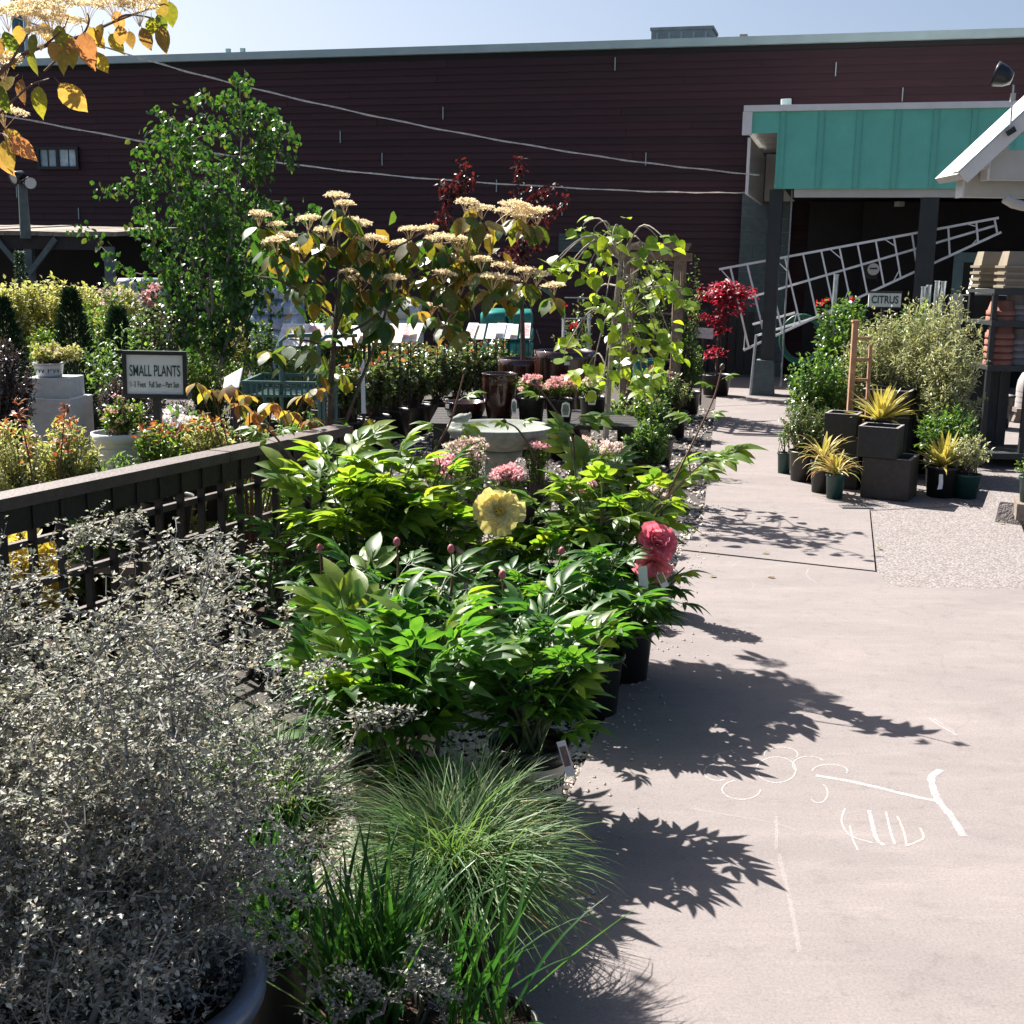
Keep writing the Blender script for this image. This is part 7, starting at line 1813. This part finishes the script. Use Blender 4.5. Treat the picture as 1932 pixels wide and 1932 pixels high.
for (x, y, Y, tt_) in ((604, 1034, 4.3, tJ), (749, 1023, 3.95, tB), (851, 1036, 3.95, tB), (948, 1085, 3.8, tC)):
    stalk(tt_, [(x - 6, y + 130), (x + 2, y + 60), (x, y + 4)], Y, [(.3, -.9, .15), (.35, .9, .15), (.1, .5, .16)], bud=budp, lf=pl_dark)
# blooms: cupped petals round a crown of stamens
def petal(name, m, w, cup, ruffle, seed):
    rr = random.Random(seed); V, F, nu, nv = [], [], 7, 6
    for j in range(nv):
        v = j / (nv - 1); hw = w * math.sin(min(1, v * 1.15 + .12) * math.pi * .62) ** .8
        for i in range(nu):
            u = -1 + 2 * i / (nu - 1)
            z = cup * v * v - .0 + .25 * w * u * u * (1 - .5 * v) + ruffle * v * math.sin(u * 7 + seed) * .5 + rr.uniform(-.01, .01) * v
            y = v * (1 - .10 * u * u) + (rr.uniform(-.04, .04) if j == nv - 1 else 0)
            V.append((u * hw, y, z))
    for j in range(nv - 1):
        for i in range(nu - 1):
            a = j * nu + i; F.append((a, a + 1, a + nu + 1, a + nu))
    return MB().add(V, F).mesh(name, m, True)
def bloom(t, name, c, axis, r, m, rings, stam=True):
    c, axis = Vector(c), Vector(axis).normalized(); x = axis.orthogonal().normalized(); y = axis.cross(x)
    f = MB().lathe([(0, -.02), (.008, -.018), (.012, -.006), (.006, .002), (0, .004)], (0, 0, 0), 10)
    core = f.mesh('flower', MAT['greystem'], True)
    fl_ = inst(name, core, t, c, x, axis, 1.0); ORG[fl_.name] = c
    pet = [petal('petal', m, .42, cu, ru, s_) for cu, ru, s_ in ((.14, .09, 1), (.24, .14, 2), (.05, .12, 3))]
    base = fl_.matrix_basis.copy().inverted()
    for (n, el, sc, off) in rings:
        for k in range(n):
            a = 2 * math.pi * (k + off) / n + R.uniform(-.12, .12); e = el + R.uniform(-.15, .15)
            d = (x * math.cos(a) + y * math.sin(a)) * math.cos(e) + axis * math.sin(e); nn = axis * math.cos(e) - (x * math.cos(a) + y * math.sin(a)) * math.sin(e)
            l = r * sc * R.uniform(.9, 1.1)
            o = inst('petal', R.choice(pet), t, c, d, nn, l); w_ = o.matrix_basis.copy(); o.parent = fl_; o.matrix_basis = base @ w_
    if stam:
        mb = MB()
        for k in range(70):
            a = R.uniform(0, 6.28); e = R.uniform(.75, 1.45)
            d = (x * math.cos(a) + y * math.sin(a)) * math.cos(e) + axis * math.sin(e); L_ = r * R.uniform(.22, .34)
            mb.tube([tuple(c), tuple(c + d * L_)], .0009, 3, False); blob(mb, c + d * L_, .0032, 5, 4, jit=.1)
        o = mb.build('stamens', mat('stamen_gold', (.62, .40, .06), .6), t)
        for v in o.data.vertices: v.co = v.co + ORG[t.name]
        o.parent = fl_; o.matrix_basis = (Matrix.Translation(ORG[t.name]) @ fl_.matrix_basis).inverted()
cy = P(942, 965, 4.55)
bloom(tF, 'flower', cy, (.1, -.93, .30), .090, LF['yellowpetal'], ((8, -.05, 1.0, 0), (7, .14, .80, .5)))
MB().tube(spline([cy + Vector((0, .015, -.0)), cy + Vector((.02, .10, -.08)), cy + Vector((.02, .22, -.28))], 8), .004, 5).build('flower_stalk', MAT['greystem'], tF)
cc_ = P(1236, 1040, 4.62)
bloom(tE, 'flower', cc_ + Vector((0, 0, .03)), (.25, -.75, .55), .082, LF['coral'], ((6, .15, 1.0, 0), (6, .5, .9, .5), (5, .85, .8, .2), (4, 1.15, .7, .1)), False)
bloom(tE, 'flower', cc_ + Vector((-.005, .0, -.045)), (-.1, -.85, -.3), .078, LF['coral'], ((6, .0, 1.0, 0), (5, .4, .85, .5), (4, .8, .7, .3)), False)
MB().tube(spline([cc_ + Vector((0, .01, .0)), cc_ + Vector((-.04, .12, -.05)), cc_ + Vector((-.10, .25, -.25))], 8), .004, 5).build('flower_stalk', MAT['greystem'], tE)
# plant tags in the front pots
def stick_tag(t, pts, Y, w, m2=None):
    q = [P(x, y, Y) for x, y in pts]; d = (q[1] - q[0]).normalized(); s = Vector((d.z, 0, -d.x)) * w / 2
    MB().add([tuple(q[0] - s), tuple(q[0] + s), tuple(q[1] + s), tuple(q[1] - s)], [(0, 1, 2, 3)]).build('plant_tag', MAT['tagwhite'], t)
    if m2:
        a, b = q[0].lerp(q[1], .15) - Vector((0, .002, 0)), q[0].lerp(q[1], .7) - Vector((0, .002, 0)); MB().add([tuple(a - s * .7), tuple(a + s * .7), tuple(b + s * .7), tuple(b - s * .7)], [(0, 1, 2, 3)]).build('tag_picture', m2, t)
stick_tag(tC, [(1058, 1398), (1078, 1465)], 3.32, .026, mat('tag_peony', (.35, .14, .16), .4, var=.6, scale=60, col2=(.08, .12, .08)))
stick_tag(tE, [(1212, 1068), (1216, 1130)], 4.5, .034)
stick_tag(tE, [(1242, 1078), (1256, 1108)], 4.6, .030, mat('tag_green', (.2, .24, .06), .4, var=.5, scale=60))

# ------------------------------------------------------------------ wiry grey corokia in the big blue-grey pot
pc = G(236, 1850, .42)
t = thing('corokia_shrub', 'huge wiry silver-grey shrub in a blue-grey pot at the front corner', 'shrub', (pc.x, pc.y, 0))
pr0 = .22
pz = lambda l: [(a_, z_ * 1.19) for a_, z_ in l]
MB().lathe(pz([(0, 0), (pr0 * .62, 0), (pr0 * .80, .12), (pr0 * .95, .26), (pr0 * 1.0, .31), (pr0 * 1.09, .325), (pr0 * 1.10, .345), (pr0 * 1.06, .355), (pr0 * .93, .352), (pr0 * .90, .33), (pr0 * .86, .25)]), (pc.x, pc.y, -.0), 48).build('pot', MAT['bluepot'], t, True)
N = 30; mb = MB(); V = [(pc.x, pc.y, .345)] + [(pc.x + pr0 * .9 * math.cos(6.2832 * k / N), pc.y + pr0 * .9 * math.sin(6.2832 * k / N), .338 + R.uniform(-.008, .008)) for k in range(N)]
mb.add(V, [(0, 1 + k, 1 + (k + 1) % N) for k in range(N)]).build('soil', MAT['soil'], t)
ms, ml = MB(), MB(); nodes = []
cc0 = vec((pc.x - .20, pc.y + .26, .70)); rad0 = vec((.58, .64, .53))
tips = []
base0 = vec((pc.x, pc.y, .33))
def inside(p): return (((p - cc0) / rad0) ** 2).sum()
def wiry(p, d, n, L, r):
    pts = [p]
    for k in range(n):
        d = d + rng.normal(0, .62, 3); d /= np.linalg.norm(d)
        if inside(pts[-1] + d * L) > 1.05: d = d * .4 + (cc0 - pts[-1]) * .9; d /= np.linalg.norm(d)
        if pts[-1][2] < .30: d[2] = abs(d[2])
        pts.append(pts[-1] + d * L * rng.uniform(.7, 1.3))
    pts = vec(pts); ms.tube(pts, np.linspace(r, r * .55, len(pts)), 3, False)
    return pts
prim = []
for k in range(40):
    while True:
        e = rnd_unit(1)[0]
        if e[2] > (.35 if k > 20 else -.75): break
    tip = cc0 + rad0 * e * rng.uniform(.6, .95); b = base0 + vec((rng.normal() * .05, rng.normal() * .05, 0))
    q = spline([b, b * .6 + tip * .4 + rng.normal(0, .05, 3) + vec((0, 0, .08)), b * .25 + tip * .75 + rng.normal(0, .05, 3), tip], 14)
    q[1:-1] += rng.normal(0, .010, (12, 3)); ms.tube(q, np.linspace(.007, .002, 14), 5, False); prim.append(q)
prim = np.concatenate([q[3:] for q in prim])
for k in range(1900):
    p = prim[rng.integers(0, len(prim))]
    o_ = p - cc0; d = rnd_unit(1)[0] * .9 + o_ / (np.linalg.norm(o_) + .01) * .5
    nodes.append(wiry(p, d / np.linalg.norm(d), rng.integers(5, 11), .026, .0016))
for k in range(420):
    p = vec((pc.x + R.uniform(-.5, .14), pc.y + R.uniform(-.30, .12), R.uniform(.40, .62)))
    nodes.append(wiry(p, rnd_unit(1)[0], rng.integers(5, 10), .026, .0016))
# stray shoots breaking the outline
for (pts, dy) in ((((300, 1200), (360, 1180), (400, 1160), (385, 1120)), .1), (((330, 1300), (440, 1240), (530, 1210), (545, 1150)), .2), (((500, 1300), (560, 1270), (610, 1250), (650, 1260)), .3), (((560, 1500), (640, 1440), (700, 1350), (800, 1345)), .0), (((200, 1010), (240, 980), (270, 960)), .3), (((380, 1040), (420, 1070), (470, 1160)), .2), (((100, 1060), (150, 1020), (180, 1000)), .2), (((400, 1600), (420, 1500), (500, 1440), (560, 1400)), -.1), (((700, 1932), (760, 1870), (820, 1850), (870, 1890)), -.25), (((600, 1960), (680, 1900), (720, 1860)), -.25), (((820, 1980), (840, 1900), (835, 1830), (850, 1800)), -.2), (((420, 1480), (500, 1430), (580, 1390), (640, 1360)), .1), (((400, 1560), (480, 1520), (560, 1500), (620, 1480)), .0), (((380, 1400), (470, 1370), (560, 1330), (600, 1290)), .2), (((430, 1650), (520, 1600), (600, 1570)), -.05), (((300, 1250), (400, 1230), (480, 1250), (560, 1290)), .2), (((420, 1520), (520, 1470), (600, 1420)), .1)):
    q = spline([P(x, y, 2.35 + dy) for x, y in pts], 5 * len(pts)); q += rng.normal(0, .006, q.shape)
    ms.tube(q, np.linspace(.004, .0014, len(q)), 4, False); nodes.append(q)
    for j in range(14):
        nodes.append(wiry(q[rng.integers(2, len(q))], rnd_unit(1)[0], 4, .02, .0013))
allp = np.concatenate(nodes); n = len(allp)
rep = np.repeat(allp, 4, axis=0); m_ = len(rep); keep = rng.random(m_) < .92; rep = rep[keep]; m_ = len(rep)
s = rng.uniform(.6, 1.25, m_)
ml.leaves(rep + rng.normal(0, .005, (m_, 3)), rnd_unit(m_) * vec((1, 1, .55)) + vec((0, 0, .15)), rnd_unit(m_) * .55 + vec((-.15, .15, .85)), .0112 * s, .0078 * s, T2)
ms.build('wiry_twigs', MAT['twig'], t); stuff(ml.build('foliage', LF['silver'], t))

# ------------------------------------------------------------------ grasses and flags
def sedge(label, px, py, z, n, L, dry, pot=(.11, .22), bend=1.5, seed=0):
    b = G(px, py, z); t = thing('sedge', label, 'grass plant', (b.x, b.y, -.03), 'potted sedges and flags')
    pot_part(t, (b.x, b.y, -.03), pot[0], pot[1], MAT['plastic'])
    mb = MB(); blades(mb, (b.x, b.y, pot[1] - .04), n, L, .0042, .05, bend, up0=(.05, .95), jit=.035, st=8)
    stuff(mb.build('foliage', LF['carex'], t))
    mb = MB(); blades(mb, (b.x, b.y, pot[1] - .05), dry, L * .9, .0045, .05, bend * 1.2, up0=(.2, 1.1), jit=.04, st=8)
    stuff(mb.build('dry_blades', LF['drygrass'], t)); return b
sedge('thick green sedge fountain at the front edge of the path', 862, 1700, .2, 2300, .40, 170, bend=1.9)
sedge('dry-tipped sedge leaning on the open peony pot', 900, 1575, .18, 650, .30, 420, (.10, .2))
sedge('sedge half hidden behind the wiry grey shrub', 520, 1590, .2, 1300, .40, 160)
sedge('sedge deep behind the wiry grey shrub near the fence', 330, 1560, .2, 900, .46, 60)
def flag(label, px, py, z, n, L, pot=(.12, .2)):
    b = G(px, py, z); t = thing('flag_iris', label, 'grass plant', (b.x, b.y, -.03), 'potted sedges and flags')
    pot_part(t, (b.x, b.y, -.03), pot[0], pot[1], MAT['plastic'])
    ms_ = [strap('blade', LF['iris'], 1.0, .028, bd) for bd in (.15, .4, .8)]
    bz = Vector((b.x, b.y, pot[1] - .05))
    for k in range(n):
        a = R.uniform(0, 6.28); th = R.uniform(.02, .75); d = Vector((math.cos(a) * math.sin(th), math.sin(a) * math.sin(th), math.cos(th)))
        nn = Vector((-math.cos(a) * math.cos(th), -math.sin(a) * math.cos(th), math.sin(th))) + Vector((R.uniform(-.6, .6), R.uniform(-.6, .6), 0))
        l = L * R.uniform(.65, 1.15); inst('blade', R.choice(ms_), t, bz + Vector((R.uniform(-.07, .07), R.uniform(-.07, .07), 0)), d, nn, l)
    return t
flag('broad green flag clump at the bottom edge beside the grey shrub', 690, 1880, .2, 170, .37)
flag('broad green flag clump against the rim of the blue-grey pot', 500, 1760, .2, 95, .36, (.10, .2))
tt_ = flag('sparse flag clump at the bottom edge by the path', 900, 1930, .17, 46, .36)
# fallen leaves on the concrete
for (x, y, lb) in ((1350, 1086, 'small dry leaf lying on the path below the slab joint'), (1462, 1089, 'curled dry leaf scrap in the middle of the path'), (1660, 1032, 'tan dry leaf on the slab edge'), (1450, 1042, 'dry leaf scrap caught in the slab joint'), (1884, 985, 'dry brown leaf beside the kerb block')):
    p = G(x, y, .006)
    me = leaf_mesh('fallen_leaf', LF['drygrass'], OVAL, .3, .5, .2, .03, .2)
    o = bpy.data.objects.new('fallen_leaf', me); COL.objects.link(o); o.location = p; o.rotation_euler = (.1, .2, R.uniform(0, 6)); o.scale = (.045,) * 3
    tag(o, lb, 'leaf', 'fallen leaves on the concrete')
